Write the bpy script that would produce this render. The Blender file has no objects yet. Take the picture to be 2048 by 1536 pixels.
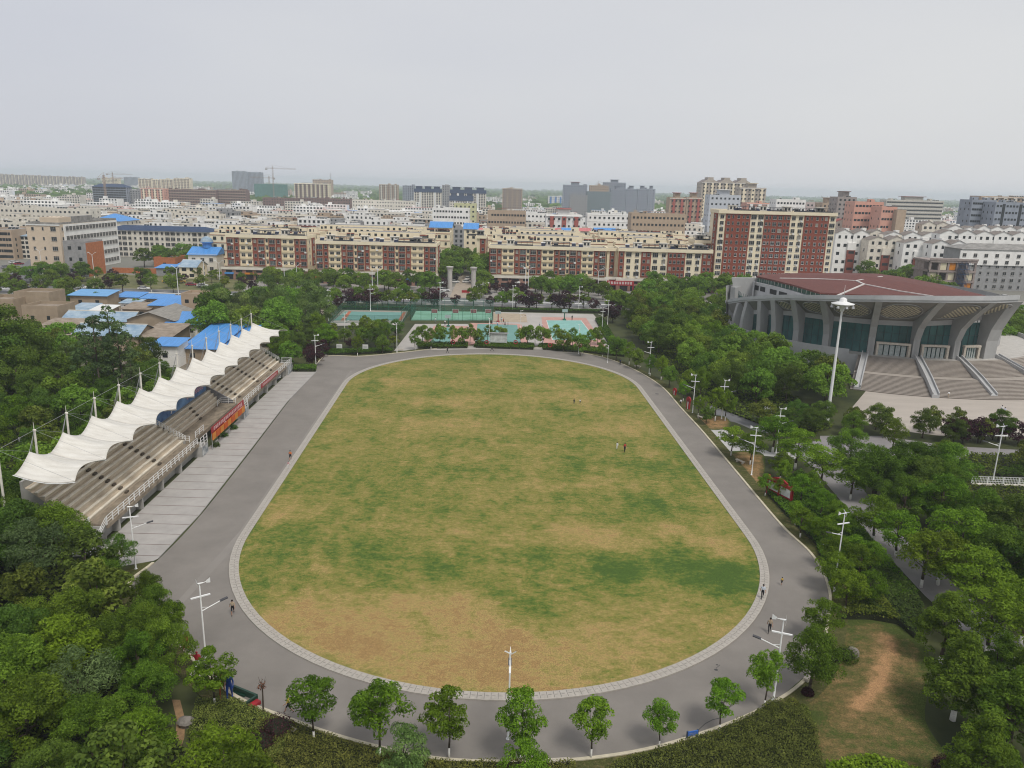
import bpy, math, random
import numpy as np
from mathutils import Vector, Matrix, noise as mnoise
rnd = random.Random(11)
R_ = math.radians
sc = bpy.context.scene
col = sc.collection

# ------------------------------------------------------------------ camera
CAM_H, PITCH, ROLL, FPX = 43.0, R_(14.48), R_(1.48), 1530.0
cam_d = bpy.data.cameras.new('camera'); cam = bpy.data.objects.new('camera', cam_d); col.objects.link(cam)
cam_d.sensor_width = 36; cam_d.lens = 36 * FPX / 2048; cam_d.clip_start = .5; cam_d.clip_end = 20000
_f = Vector((0, math.cos(PITCH), -math.sin(PITCH))); _u = Vector((0, math.sin(PITCH), math.cos(PITCH))); _r = Vector((1, 0, 0))
_cr = math.cos(ROLL) * _r + math.sin(ROLL) * _u; _cu = -math.sin(ROLL) * _r + math.cos(ROLL) * _u
cam.matrix_world = Matrix(((_cr.x, _cu.x, -_f.x, 0), (_cr.y, _cu.y, -_f.y, 0), (_cr.z, _cu.z, -_f.z, CAM_H), (0, 0, 0, 1)))
sc.camera = cam

def ray(px, py):
    x = px - 1024; y = py - 768
    xr = x * math.cos(ROLL) + y * math.sin(ROLL); yr = -x * math.sin(ROLL) + y * math.cos(ROLL)
    return Vector((xr / FPX, math.cos(PITCH) - yr / FPX * math.sin(PITCH), -math.sin(PITCH) - yr / FPX * math.cos(PITCH)))
def at(px, py, z=0.0):
    d = ray(px, py); t = (z - CAM_H) / d.z
    return Vector((d.x * t, d.y * t, z))
def atY(px, py, Y):
    d = ray(px, py); t = Y / d.y
    return Vector((d.x * t, Y, CAM_H + d.z * t))

# ------------------------------------------------------------------ world, sun, exposure
SUN_EL, SUN_AZ = R_(58), R_(150)          # azimuth measured from +Y towards +X
w = bpy.data.worlds.new('World'); sc.world = w; w.use_nodes = True
nt = w.node_tree; nt.nodes.clear()
out = nt.nodes.new('ShaderNodeOutputWorld'); bg = nt.nodes.new('ShaderNodeBackground'); bg.inputs[1].default_value = 0.1
sky = nt.nodes.new('ShaderNodeTexSky'); sky.sky_type = 'NISHITA'; sky.sun_disc = False
sky.sun_elevation = SUN_EL; sky.sun_rotation = SUN_AZ; sky.dust_density = 3.0
tc = nt.nodes.new('ShaderNodeTexCoord'); sep = nt.nodes.new('ShaderNodeSeparateXYZ')
nt.links.new(tc.outputs['Generated'], sep.inputs[0])
# overcast deck: pale lavender grey, lighter towards the right where the sun stands behind it
mp = nt.nodes.new('ShaderNodeMapping'); mp.inputs['Scale'].default_value = (1.2, 1.2, 4.0)
nz = nt.nodes.new('ShaderNodeTexNoise'); nz.inputs['Scale'].default_value = 1.6; nz.inputs['Detail'].default_value = 5
nt.links.new(tc.outputs['Generated'], mp.inputs[0]); nt.links.new(mp.outputs[0], nz.inputs['Vector'])
mr = nt.nodes.new('ShaderNodeMapRange'); mr.inputs[1].default_value = -.55; mr.inputs[2].default_value = .62
nt.links.new(sep.outputs[0], mr.inputs[0])
ad = nt.nodes.new('ShaderNodeMath'); ad.operation = 'MULTIPLY_ADD'; ad.inputs[1].default_value = 1.1; ad.inputs[2].default_value = -.55
nt.links.new(nz.outputs[0], ad.inputs[0])
ad2 = nt.nodes.new('ShaderNodeMath'); ad2.operation = 'ADD'; nt.links.new(mr.outputs[0], ad2.inputs[0]); nt.links.new(ad.outputs[0], ad2.inputs[1])
rp = nt.nodes.new('ShaderNodeValToRGB')
SKYV = 4.9
rp.color_ramp.elements[0].color = (.9, .92, 1.0, 1); rp.color_ramp.elements[1].color = (1.06, 1.065, 1.075, 1)
nt.links.new(ad2.outputs[0], rp.inputs[0])
scl = nt.nodes.new('ShaderNodeVectorMath'); scl.operation = 'SCALE'; scl.inputs['Scale'].default_value = SKYV
nt.links.new(rp.outputs[0], scl.inputs[0])
mx = nt.nodes.new('ShaderNodeMix'); mx.data_type = 'RGBA'; mx.inputs[0].default_value = .93
nt.links.new(sky.outputs[0], mx.inputs[6]); nt.links.new(scl.outputs[0], mx.inputs[7])
nt.links.new(mx.outputs[2], bg.inputs[0]); nt.links.new(bg.outputs[0], out.inputs[0])
sd = bpy.data.lights.new('sun', 'SUN'); sd.energy = 1.5; sd.angle = R_(16); sd.color = (1, .96, .89)
so = bpy.data.objects.new('sun', sd); col.objects.link(so)
so.rotation_euler = Vector((math.sin(SUN_AZ) * math.cos(SUN_EL), math.cos(SUN_AZ) * math.cos(SUN_EL), math.sin(SUN_EL))).to_track_quat('Z', 'Y').to_euler()
sc.view_settings.view_transform = 'Standard'; sc.view_settings.look = 'None'; sc.view_settings.gamma = 1
sc.view_settings.exposure = 0.5
sc.cycles.max_bounces = 8; sc.cycles.diffuse_bounces = 4; sc.cycles.glossy_bounces = 2; sc.cycles.transparent_max_bounces = 8
HAZE_D = 0.00018
sc.cycles.filter_width = 1.1
sc.cycles.volume_bounces = 1; sc.cycles.use_denoising = True

# ------------------------------------------------------------------ materials
MATS = {}
def mat(name, c, rough=.85, var=.18, scale=.6, c2=None, spec=.3, detail=6, metal=0, stretch=None, bump=0, objvar=0, coord='Object'):
    if name in MATS: return MATS[name]
    m = bpy.data.materials.new(name); m.use_nodes = True; t = m.node_tree; b = t.nodes['Principled BSDF']
    b.inputs['Roughness'].default_value = rough; b.inputs['Specular IOR Level'].default_value = spec; b.inputs['Metallic'].default_value = metal
    tcn = t.nodes.new('ShaderNodeTexCoord'); src = tcn.outputs[coord]
    if coord == 'World': pass
    if stretch:
        mpn = t.nodes.new('ShaderNodeMapping'); mpn.inputs['Scale'].default_value = stretch; t.links.new(src, mpn.inputs[0]); src = mpn.outputs[0]
    n = t.nodes.new('ShaderNodeTexNoise'); n.inputs['Scale'].default_value = scale; n.inputs['Detail'].default_value = detail; n.inputs['Roughness'].default_value = .65
    t.links.new(src, n.inputs['Vector'])
    r = t.nodes.new('ShaderNodeValToRGB'); t.links.new(n.outputs[0], r.inputs[0])
    r.color_ramp.elements[0].position = .3; r.color_ramp.elements[1].position = .7
    c2 = c2 or tuple(min(1, v * (1 + var)) for v in c)
    r.color_ramp.elements[0].color = (*[v * (1 - var) for v in c], 1); r.color_ramp.elements[1].color = (*c2, 1)
    o = r.outputs[0]
    if objvar:
        oi = t.nodes.new('ShaderNodeObjectInfo'); h = t.nodes.new('ShaderNodeHueSaturation'); t.links.new(o, h.inputs['Color'])
        m1 = t.nodes.new('ShaderNodeMapRange'); m1.inputs[3].default_value = 1 - objvar; m1.inputs[4].default_value = 1 + objvar
        t.links.new(oi.outputs['Random'], m1.inputs[0]); t.links.new(m1.outputs[0], h.inputs['Value']); o = h.outputs[0]
    t.links.new(o, b.inputs['Base Color'])
    if bump:
        bn = t.nodes.new('ShaderNodeBump'); bn.inputs['Strength'].default_value = bump; t.links.new(n.outputs[0], bn.inputs['Height']); t.links.new(bn.outputs[0], b.inputs['Normal'])
    MATS[name] = m; return m

def leafmat(name, dark, light, trans=.3, hue=.018, val=.28):
    m = bpy.data.materials.new(name); m.use_nodes = True; t = m.node_tree; b = t.nodes['Principled BSDF']
    b.inputs['Roughness'].default_value = .65; b.inputs['Specular IOR Level'].default_value = .12
    a = t.nodes.new('ShaderNodeAttribute'); a.attribute_name = 'tone'
    r = t.nodes.new('ShaderNodeValToRGB'); r.color_ramp.elements[0].color = (*dark, 1); r.color_ramp.elements[1].color = (*light, 1)
    t.links.new(a.outputs['Fac'], r.inputs[0])
    oi = t.nodes.new('ShaderNodeObjectInfo'); h = t.nodes.new('ShaderNodeHueSaturation'); t.links.new(r.outputs[0], h.inputs['Color'])
    m1 = t.nodes.new('ShaderNodeMapRange'); m1.inputs[3].default_value = .5 - hue; m1.inputs[4].default_value = .5 + hue
    t.links.new(oi.outputs['Random'], m1.inputs[0]); t.links.new(m1.outputs[0], h.inputs['Hue'])
    ml = t.nodes.new('ShaderNodeMath'); ml.operation = 'MULTIPLY'; ml.inputs[1].default_value = 7.31
    fr = t.nodes.new('ShaderNodeMath'); fr.operation = 'FRACT'; t.links.new(oi.outputs['Random'], ml.inputs[0]); t.links.new(ml.outputs[0], fr.inputs[0])
    m2 = t.nodes.new('ShaderNodeMapRange'); m2.inputs[3].default_value = 1 - val; m2.inputs[4].default_value = 1 + val
    t.links.new(fr.outputs[0], m2.inputs[0]); t.links.new(m2.outputs[0], h.inputs['Value'])
    t.links.new(h.outputs[0], b.inputs['Base Color'])
    tr = t.nodes.new('ShaderNodeBsdfTranslucent'); mxs = t.nodes.new('ShaderNodeMixShader'); mxs.inputs[0].default_value = trans
    t.links.new(h.outputs[0], tr.inputs[0]); t.links.new(b.outputs[0], mxs.inputs[1]); t.links.new(tr.outputs[0], mxs.inputs[2])
    t.links.new(mxs.outputs[0], t.nodes['Material Output'].inputs[0])
    MATS[name] = m; return m

def netmat(name, c, see):
    m = bpy.data.materials.new(name); m.use_nodes = True; t = m.node_tree; b = t.nodes['Principled BSDF']
    b.inputs['Base Color'].default_value = (*c, 1); b.inputs['Roughness'].default_value = .7
    tr = t.nodes.new('ShaderNodeBsdfTransparent'); mxs = t.nodes.new('ShaderNodeMixShader'); mxs.inputs[0].default_value = see
    t.links.new(b.outputs[0], mxs.inputs[1]); t.links.new(tr.outputs[0], mxs.inputs[2]); t.links.new(mxs.outputs[0], t.nodes['Material Output'].inputs[0])
    MATS[name] = m; return m
def objmat(name, rough=.35):
    m = bpy.data.materials.new(name); m.use_nodes = True; t = m.node_tree; b = t.nodes['Principled BSDF']
    oi = t.nodes.new('ShaderNodeObjectInfo'); t.links.new(oi.outputs['Color'], b.inputs['Base Color']); b.inputs['Roughness'].default_value = rough
    MATS[name] = m; return m
def dirtmix(name, stops, attr='dry', amp=.55, scale=.35, fine=9.0, rough=.95):
    """ground whose dryness attribute plus noise picks a colour along the stops"""
    m = bpy.data.materials.new(name); m.use_nodes = True; t = m.node_tree; b = t.nodes['Principled BSDF']; b.inputs['Roughness'].default_value = rough; b.inputs['Specular IOR Level'].default_value = .1
    a = t.nodes.new('ShaderNodeAttribute'); a.attribute_name = attr
    tcn = t.nodes.new('ShaderNodeTexCoord')
    def N(s, d, st=(1, 1, 1)):
        mpn = t.nodes.new('ShaderNodeMapping'); mpn.inputs['Scale'].default_value = st; t.links.new(tcn.outputs['Object'], mpn.inputs[0])
        n = t.nodes.new('ShaderNodeTexNoise'); n.inputs['Scale'].default_value = s; n.inputs['Detail'].default_value = d; n.inputs['Roughness'].default_value = .7
        t.links.new(mpn.outputs[0], n.inputs['Vector']); return n.outputs[0]
    def add(x, y, k):
        q = t.nodes.new('ShaderNodeMath'); q.operation = 'MULTIPLY_ADD'; q.inputs[1].default_value = k; t.links.new(y, q.inputs[0]); t.links.new(x, q.inputs[2]); return q.outputs[0]
    v = add(a.outputs['Fac'], N(scale, 8, (.8, 1.15, 1)), amp); v = add(v, N(fine, 3), .7); v = add(v, N(1.6, 7, (.8, 1.1, 1)), 1.35)
    r = t.nodes.new('ShaderNodeValToRGB'); cr = r.color_ramp
    sub = t.nodes.new('ShaderNodeMath'); sub.operation = 'SUBTRACT'; sub.inputs[1].default_value = (amp + 2.05) / 2; t.links.new(v, sub.inputs[0]); t.links.new(sub.outputs[0], r.inputs[0])
    cr.elements[0].position = stops[0][0]; cr.elements[0].color = (*stops[0][1], 1); cr.elements[1].position = stops[-1][0]; cr.elements[1].color = (*stops[-1][1], 1)
    for p, c in stops[1:-1]:
        e = cr.elements.new(p); e.color = (*c, 1)
    fv = t.nodes.new('ShaderNodeHueSaturation'); mr2 = t.nodes.new('ShaderNodeMapRange'); mr2.inputs[1].default_value = .3; mr2.inputs[2].default_value = .7; mr2.inputs[3].default_value = .5; mr2.inputs[4].default_value = 1.5
    t.links.new(N(14, 3, (.7, 1, 1)), mr2.inputs[0]); t.links.new(mr2.outputs[0], fv.inputs['Value']); t.links.new(r.outputs[0], fv.inputs['Color'])
    t.links.new(fv.outputs[0], b.inputs['Base Color']); MATS[name] = m; return m

WHITE = mat('white_wall', (.8, .79, .76), var=.12, scale=.25); CREAM = mat('cream_wall', (.78, .69, .51), var=.07, scale=.3); PALE = mat('pale_wall', (.66, .62, .54), var=.12, scale=.3)
BRICK = mat('brick_red', (.235, .062, .038), var=.2, scale=1.5); GLASS = mat('window_glass', (.022, .026, .028), rough=.25, var=.6, scale=.35, spec=.3)
FRAME = mat('frame_white', (.7, .7, .68), rough=.5, var=.05); ROOFG = mat('roof_grey', (.25, .24, .225), var=.4, scale=.4); GREYW = mat('grey_wall', (.3, .3, .3), var=.15, scale=.4)
DGREY = mat('dark_grey', (.07, .07, .075), var=.3, scale=.5); TAN = mat('tan_wall', (.42, .32, .23), var=.12, scale=.35); BLUER = mat('blue_sheet_roof', (.075, .26, .6), rough=.45, var=.22, scale=.5, stretch=(6, .4, 1))
LBLUER = mat('faded_blue_roof', (.22, .36, .52), rough=.6, var=.3, scale=.35, c2=(.42, .5, .55)); REDR = mat('red_tile_roof', (.36, .1, .08), var=.2, scale=.7); PINK = mat('pink_wall', (.62, .33, .25), var=.08)
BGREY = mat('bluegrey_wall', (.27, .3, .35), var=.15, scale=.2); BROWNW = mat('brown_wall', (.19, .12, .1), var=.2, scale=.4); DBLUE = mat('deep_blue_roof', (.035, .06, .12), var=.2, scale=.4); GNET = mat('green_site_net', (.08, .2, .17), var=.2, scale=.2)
CONC = mat('concrete', (.33, .32, .3), var=.2, scale=.5, bump=.1); LCONC = mat('light_concrete', (.46, .44, .41), var=.14, scale=.8); DIRTY = mat('stained_concrete', (.27, .215, .155), var=.4, scale=.9, c2=(.36, .3, .235))
WHITEP = mat('white_paint', (.75, .75, .74), rough=.4, var=.05); METAL = mat('grey_metal', (.4, .4, .41), rough=.45, var=.1, metal=.3); BLACK = mat('black', (.02, .02, .022), rough=.5, var=.2)
BARK = mat('bark', (.075, .058, .042), var=.35, scale=6, bump=.4); LIME = mat('whitewash', (.66, .64, .6), var=.15, scale=5); SOLAR = mat('solar_panel_blue', (.015, .02, .045), rough=.2, var=.2)
RED = mat('red_paint', (.33, .02, .028), rough=.5, var=.15); ORANGE = mat('orange_paint', (.55, .2, .02), rough=.5, var=.15); STONE = mat('pale_stone', (.5, .45, .38), var=.2, scale=3, bump=.2)
FOLH = leafmat('leaf_green', (.036, .078, .008), (.188, .31, .03), trans=.44); FOLF = leafmat('leaf_green_hazed', (.055, .105, .011), (.235, .37, .045), trans=.45); FOLD = leafmat('leaf_dark_green', (.033, .072, .01), (.158, .265, .038), trans=.43); FOLY = leafmat('leaf_yellow_green', (.05, .09, .008), (.22, .28, .03))  # FOLF: lighter copy of FOLH for far trees, distance haze put into its colour
FOLP = leafmat('leaf_purple', (.018, .007, .01), (.095, .034, .046)); FOLW = leafmat('leaf_willow', (.05, .095, .02), (.23, .32, .085)); FOLB = leafmat('leaf_bluish', (.04, .075, .022), (.18, .26, .09)); FOLX = leafmat('leaf_fresh_green', (.052, .108, .007), (.25, .405, .03), trans=.45)
FOLO = leafmat('leaf_olive', (.035, .06, .008), (.19, .24, .036))

# ------------------------------------------------------------------ mesh builder
class MB:
    def __init__(s): s.v = []; s.f = []; s.m = []
    def quad(s, a, b, c, d, m=0):
        i = len(s.v); s.v += [tuple(a), tuple(b), tuple(c), tuple(d)]; s.f.append((i, i + 1, i + 2, i + 3)); s.m.append(m); return s
    def poly(s, pts, m=0):
        i = len(s.v); s.v += [tuple(p) for p in pts]; s.f.append(tuple(range(i, i + len(pts)))); s.m.append(m); return s
    def box(s, x0, y0, z0, x1, y1, z1, m=0, top=None, nobot=False):
        i = len(s.v)
        s.v += [(x0, y0, z0), (x1, y0, z0), (x1, y1, z0), (x0, y1, z0), (x0, y0, z1), (x1, y0, z1), (x1, y1, z1), (x0, y1, z1)]
        fs = [(0, 1, 5, 4), (1, 2, 6, 5), (2, 3, 7, 6), (3, 0, 4, 7), (4, 5, 6, 7)] + ([] if nobot else [(3, 2, 1, 0)])
        for k, q in enumerate(fs):
            s.f.append(tuple(i + a for a in q)); s.m.append(top if (k == 4 and top is not None) else m)
        return s
    def prism(s, pts, z0, z1, m=0, top=None):
        n = len(pts); i = len(s.v); s.v += [(p[0], p[1], z0) for p in pts] + [(p[0], p[1], z1) for p in pts]
        for k in range(n): s.f.append((i + k, i + (k + 1) % n, i + n + (k + 1) % n, i + n + k)); s.m.append(m)
        s.f.append(tuple(i + n + k for k in range(n))); s.m.append(top if top is not None else m); s.f.append(tuple(i + n - 1 - k for k in range(n))); s.m.append(m); return s
    def bar(s, a, b, r, r2=None, n=6, m=0, cap=True):
        a = Vector(a); b = Vector(b); r2 = r if r2 is None else r2; d = (b - a)
        if d.length < 1e-6: return s
        d.normalize(); p = d.orthogonal().normalized(); q = d.cross(p); i = len(s.v)
        for c, rr in ((a, r), (b, r2)):
            for k in range(n):
                t = 2 * math.pi * k / n; s.v.append(tuple(c + p * math.cos(t) * rr + q * math.sin(t) * rr))
        for k in range(n): s.f.append((i + k, i + (k + 1) % n, i + n + (k + 1) % n, i + n + k)); s.m.append(m)
        if cap:
            s.f.append(tuple(i + n - 1 - k for k in range(n))); s.m.append(m); s.f.append(tuple(i + n + k for k in range(n))); s.m.append(m)
        return s
    def tube(s, pts, rs, n=6, m=0):
        for k in range(len(pts) - 1): s.bar(pts[k], pts[k + 1], rs[k], rs[k + 1], n, m)
        return s
    def lathe(s, prof, n=16, m=0, c=(0, 0, 0)):
        i = len(s.v)
        for r, z in prof:
            for k in range(n):
                t = 2 * math.pi * k / n; s.v.append((c[0] + r * math.cos(t), c[1] + r * math.sin(t), c[2] + z))
        for j in range(len(prof) - 1):
            for k in range(n):
                s.f.append((i + j * n + k, i + j * n + (k + 1) % n, i + (j + 1) * n + (k + 1) % n, i + (j + 1) * n + k)); s.m.append(m)
        return s
    def ell(s, c, r, n=10, m=0):
        return s.lathe([(max(1e-3, r[0] * math.sin(math.pi * j / n)), -r[2] * math.cos(math.pi * j / n)) for j in range(n + 1)], n, m, c)
    def beam(s, a, b, wd, ht, m=0):
        """box-section beam between two points"""
        a = Vector(a); b = Vector(b); d = (b - a).normalized(); up = Vector((0, 0, 1)) if abs(d.z) < .95 else Vector((0, 1, 0))
        sd_ = d.cross(up).normalized() * wd / 2; u2 = sd_.cross(d).normalized() * ht / 2; i = len(s.v)
        for c in (a, b):
            for p, q in ((-1, -1), (1, -1), (1, 1), (-1, 1)): s.v.append(tuple(c + sd_ * p + u2 * q))
        for q in ((0, 1, 5, 4), (1, 2, 6, 5), (2, 3, 7, 6), (3, 0, 4, 7), (3, 2, 1, 0), (4, 5, 6, 7)): s.f.append(tuple(i + k for k in q)); s.m.append(m)
        return s
    def mesh(s, name, mats, smooth=False):
        me = bpy.data.meshes.new(name); me.from_pydata(s.v, [], s.f)
        for x in (mats if isinstance(mats, (list, tuple)) else [mats]): me.materials.append(x)
        me.polygons.foreach_set('material_index', s.m)
        if smooth: me.polygons.foreach_set('use_smooth', [True] * len(s.f))
        me.update(); return me
    def build(s, name, mats, parent=None, smooth=False, link=True):
        return ob(name, s.mesh(name, mats, smooth), parent, link)
KIDS = {}
def ob(name, data, parent=None, link=True):
    o = bpy.data.objects.new(name, data)
    if parent is not None: o.parent = parent; KIDS.setdefault(parent, []).append(o)
    if link: col.objects.link(o)
    return o
def empty(name, loc=(0, 0, 0), rz=0, link=True):
    o = bpy.data.objects.new(name, None); o.location = loc; o.rotation_euler = (0, 0, rz); o.empty_display_size = .3
    if link: col.objects.link(o)
    return o
def tag(o, label=None, cat=None, group=None, kind=None):
    if label: o['label'] = label
    if cat: o['category'] = cat
    if group: o['group'] = group
    if kind: o['kind'] = kind
    return o
def clone(src, loc=None, rz=None, scale=None, label=None, cat=None, group=None, parent=None):
    c = src.copy(); col.objects.link(c)
    if parent is not None: c.parent = parent
    if loc is not None: c.location = loc
    if rz is not None: c.rotation_euler = (0, 0, rz)
    if scale is not None: c.scale = scale if isinstance(scale, (tuple, list)) else (scale,) * 3
    if label: tag(c, label, cat, group)
    for k in KIDS.get(src, []): clone(k, parent=c); 
    return c
ORD = 'first second third fourth fifth sixth seventh eighth ninth tenth eleventh twelfth thirteenth fourteenth fifteenth sixteenth seventeenth eighteenth nineteenth twentieth'.split()
TENS = {2: 'twenty', 3: 'thirty', 4: 'forty', 5: 'fifty', 6: 'sixty', 7: 'seventy', 8: 'eighty', 9: 'ninety'}
def nth(n):
    if n <= 20: return ORD[n - 1]
    a, b = divmod(n, 10)
    if n >= 100: return 'hundred-and-' + nth(n - 100) if n > 100 else 'hundredth'
    return (TENS[a][:-1] + 'ieth') if b == 0 else TENS[a] + '-' + ORD[b - 1]
def struct(o): o['kind'] = 'structure'; return o
def inside(p, poly):
    x, y = p; c = False; j = len(poly) - 1
    for i in range(len(poly)):
        xi, yi = poly[i][:2]; xj, yj = poly[j][:2]
        if (yi > y) != (yj > y) and x < (xj - xi) * (y - yi) / (yj - yi) + xi: c = not c
        j = i
    return c
def smooth_loop(pts, k=8):
    n = len(pts); res = []
    for i in range(n):
        p0, p1, p2, p3 = (Vector(pts[(i + d) % n][:2]) for d in (-1, 0, 1, 2))
        for j in range(k):
            t = j / k
            res.append(tuple(.5 * ((2 * p1) + (-p0 + p2) * t + (2 * p0 - 5 * p1 + 4 * p2 - p3) * t * t + (-p0 + 3 * p1 - 3 * p2 + p3) * t ** 3)))
    return res
def sheet(name, pts, z, m):
    b = MB(); b.poly([(p[0], p[1], z) for p in pts]); return struct(b.build(name, m))
def ring(name, a, b_, z0, z1, m):
    """raised band between two closed loops of equal count, with side faces"""
    b = MB(); n = len(a)
    for i in range(n):
        j = (i + 1) % n
        b.quad((*a[i], z1), (*a[j], z1), (*b_[j], z1), (*b_[i], z1)); b.quad((*a[i], z0), (*a[j], z0), (*a[j], z1), (*a[i], z1)); b.quad((*b_[j], z0), (*b_[i], z0), (*b_[i], z1), (*b_[j], z1))
    return b.build(name, m)
def fan_sheet(name, loop, z, m, dryfn, rings=36, c=None, edge=0):
    """sheet meshed from its centre outwards, carrying a dryness attribute per vertex"""
    c = Vector(c) if c else sum((Vector(p) for p in loop), Vector((0, 0))) / len(loop); n = len(loop); V = [(c.x, c.y, z)]; F = []
    for k in range(1, rings + 1):
        t = (k / rings)
        for p in loop: q = c + (Vector(p) - c) * t; V.append((q.x, q.y, z))
    for i in range(n): F.append((0, 1 + i, 1 + (i + 1) % n))
    for k in range(rings - 1):
        for i in range(n): a = 1 + k * n + i; b = 1 + k * n + (i + 1) % n; F.append((a, a + n, b + n, b))
    me = bpy.data.meshes.new(name); me.from_pydata(V, [], F); me.materials.append(m)
    at_ = me.attributes.new('dry', 'FLOAT', 'POINT'); at_.data.foreach_set('value', [dryfn(v[0], v[1]) - edge * (((i - 1) // n + 1) / rings) ** 5 for i, v in enumerate(V)]); me.update()
    return struct(ob(name, me))
def text_mesh(s, size):
    cu = bpy.data.curves.new('t', 'FONT'); cu.body = s; cu.size = size; cu.align_x = 'CENTER'; cu.align_y = 'CENTER'; cu.extrude = .01
    o = bpy.data.objects.new('t', cu); me = bpy.data.meshes.new_from_object(o); bpy.data.objects.remove(o); bpy.data.curves.remove(cu); return me

# ------------------------------------------------------------------ ground, field, track
ASPH = mat('asphalt_track', (.205, .187, .168), var=.13, scale=.16, rough=.9, bump=.05); ROADM = mat('asphalt_road', (.15, .15, .155), var=.15, scale=.2, rough=.9)
def gm():
    m = mat('ground_soil_and_lawn', (.032, .05, .014), var=.5, scale=.07, c2=(.08, .088, .03), coord='Object'); return m
g = MB(); S = 9000
for i in range(-3, 3):
    for j in range(-1, 5): g.quad((i * 3000, j * 2000 - 800, 0), ((i + 1) * 3000, j * 2000 - 800, 0), ((i + 1) * 3000, (j + 1) * 2000 - 800, 0), (i * 3000, (j + 1) * 2000 - 800, 0))
struct(g.build('ground', gm()))
TOWNG = mat('town_concrete_ground', (.25, .235, .21), var=.25, scale=.05, c2=(.2, .2, .17))
sheet('town_ground', [(-420, 328), (460, 328), (2200, 1750), (-2000, 1750)], .03, TOWNG)
sheet('left_yard', [(-200, 165), (-64, 165), (-64, 262), (-260, 262)], .03, mat('yard_dirt', (.22, .19, .15), var=.3, scale=.15))

# infield: near stadium shape, traced on the ground plane
FC0, FC1, FR = Vector((-.9, 89.6)), Vector((-4.1, 164.6)), 31.6
_ax = (FC1 - FC0).normalized(); _nx = Vector((_ax.y, -_ax.x))
def stadium(r, r2=None):
    r2 = r2 or r + .7; L = []
    for k in range(49): t = math.pi * k / 48; L.append(tuple(FC0 + _nx * r * math.cos(t) - _ax * r * math.sin(t)))
    L.reverse(); L2 = []
    for k in range(1, 24): pass
    a, b = L[-1], None
    far = [tuple(FC1 + _nx * r2 * math.cos(t) + _ax * r2 * math.sin(t)) for t in [math.pi * k / 48 for k in range(49)]]
    side = [tuple(Vector(L[-1]) + (Vector(far[0]) - Vector(L[-1])) * k / 30) for k in range(1, 30)]
    side2 = [tuple(Vector(far[-1]) + (Vector(L[0]) - Vector(far[-1])) * k / 30) for k in range(1, 30)]
    return L + side + far + side2
BL = [  # px, py, rx, ry, value: + dry, - green
 (850, 1290, 330, 90, .62), (640, 1250, 140, 60, .35), (1030, 1330, 200, 50, .5), (1290, 1290, 150, 60, .2), (800, 1210, 180, 25, .35), (1400, 1250, 90, 50, .22), (660, 1135, 40, 18, .5),
 (980, 1195, 55, 22, -.55), (700, 1205, 90, 28, -.45), (820, 1110, 210, 28, -.4), (1180, 1120, 150, 22, -.35), (1400, 1150, 130, 35, -.75), (1330, 1175, 110, 22, -.6), (560, 1080, 70, 45, -.35), (520, 1020, 40, 50, -.5), (1300, 1010, 60, 45, -.7), (1330, 930, 90, 24, -.5),
 (1230, 935, 80, 20, -.4), (1390, 1080, 70, 26, .6), (1100, 1085, 170, 26, .45), (900, 1060, 130, 14, .3), (1200, 960, 110, 14, .4), (1090, 1030, 160, 25, .05), (850, 840, 120, 30, .28), (900, 822, 45, 12, -.65), (790, 765, 70, 10, .4), (950, 800, 200, 16, .25),
 (1160, 790, 90, 14, .4), (1250, 850, 60, 30, .3), (1000, 735, 200, 9, .15), (640, 900, 60, 45, .12), (600, 960, 60, 40, -.15), (1230, 1230, 160, 22, -.1), (1120, 1190, 60, 14, .2), (1460, 1190, 40, 20, -.5), (560, 1180, 60, 20, -.3), (1010, 880, 160, 40, .12), (1370, 990, 40, 20, .35), (580, 1010, 40, 20, .45), (1180, 1060, 60, 15, .4)]
BLG = [(at(a, b), at(a + c, b), at(a, b + d), v) for a, b, c, d, v in BL]
BLG = [(p, abs(q.x - p.x), max(1, abs(r.y - p.y)), v) for p, q, r, v in BLG]
def dry(x, y):
    wx = x + 7 * mnoise.noise((x * .08, y * .08, 3)) + 3 * mnoise.noise((x * .3, y * .3, 13)); wy = y + 7 * mnoise.noise((x * .08, y * .08, 9)) + 3 * mnoise.noise((x * .3, y * .3, 19)); d = .04
    for p, rx, ry, v in BLG:
        e = ((wx - p.x) / rx) ** 2 + ((wy - p.y) / ry) ** 2
        if e < 4: d += v * (.75 if v > 0 else .42) * math.exp(-e * 1.1)
    return d + .33 + .24 * mnoise.noise((x * .15, y * .13, 1)) + .2 * mnoise.noise((x * .5, y * .35, 5)) + .14 * mnoise.noise((x * 1.1, y * .8, 6))
GRASSF = dirtmix('field_grass', [(0, (.06, .105, .022)), (.16, (.09, .135, .025)), (.36, (.172, .172, .042)), (.58, (.24, .202, .064)), (.82, (.335, .24, .095)), (1, (.28, .18, .075))], amp=1.2, scale=.5)
for e in GRASSF.node_tree.nodes:
    if e.type == 'VALTORGB': e.color_ramp.elements[0].position = 0
fan_sheet('field_grass', stadium(FR), .05, GRASSF, dry, rings=46, c=(-2.5, 127))
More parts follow.
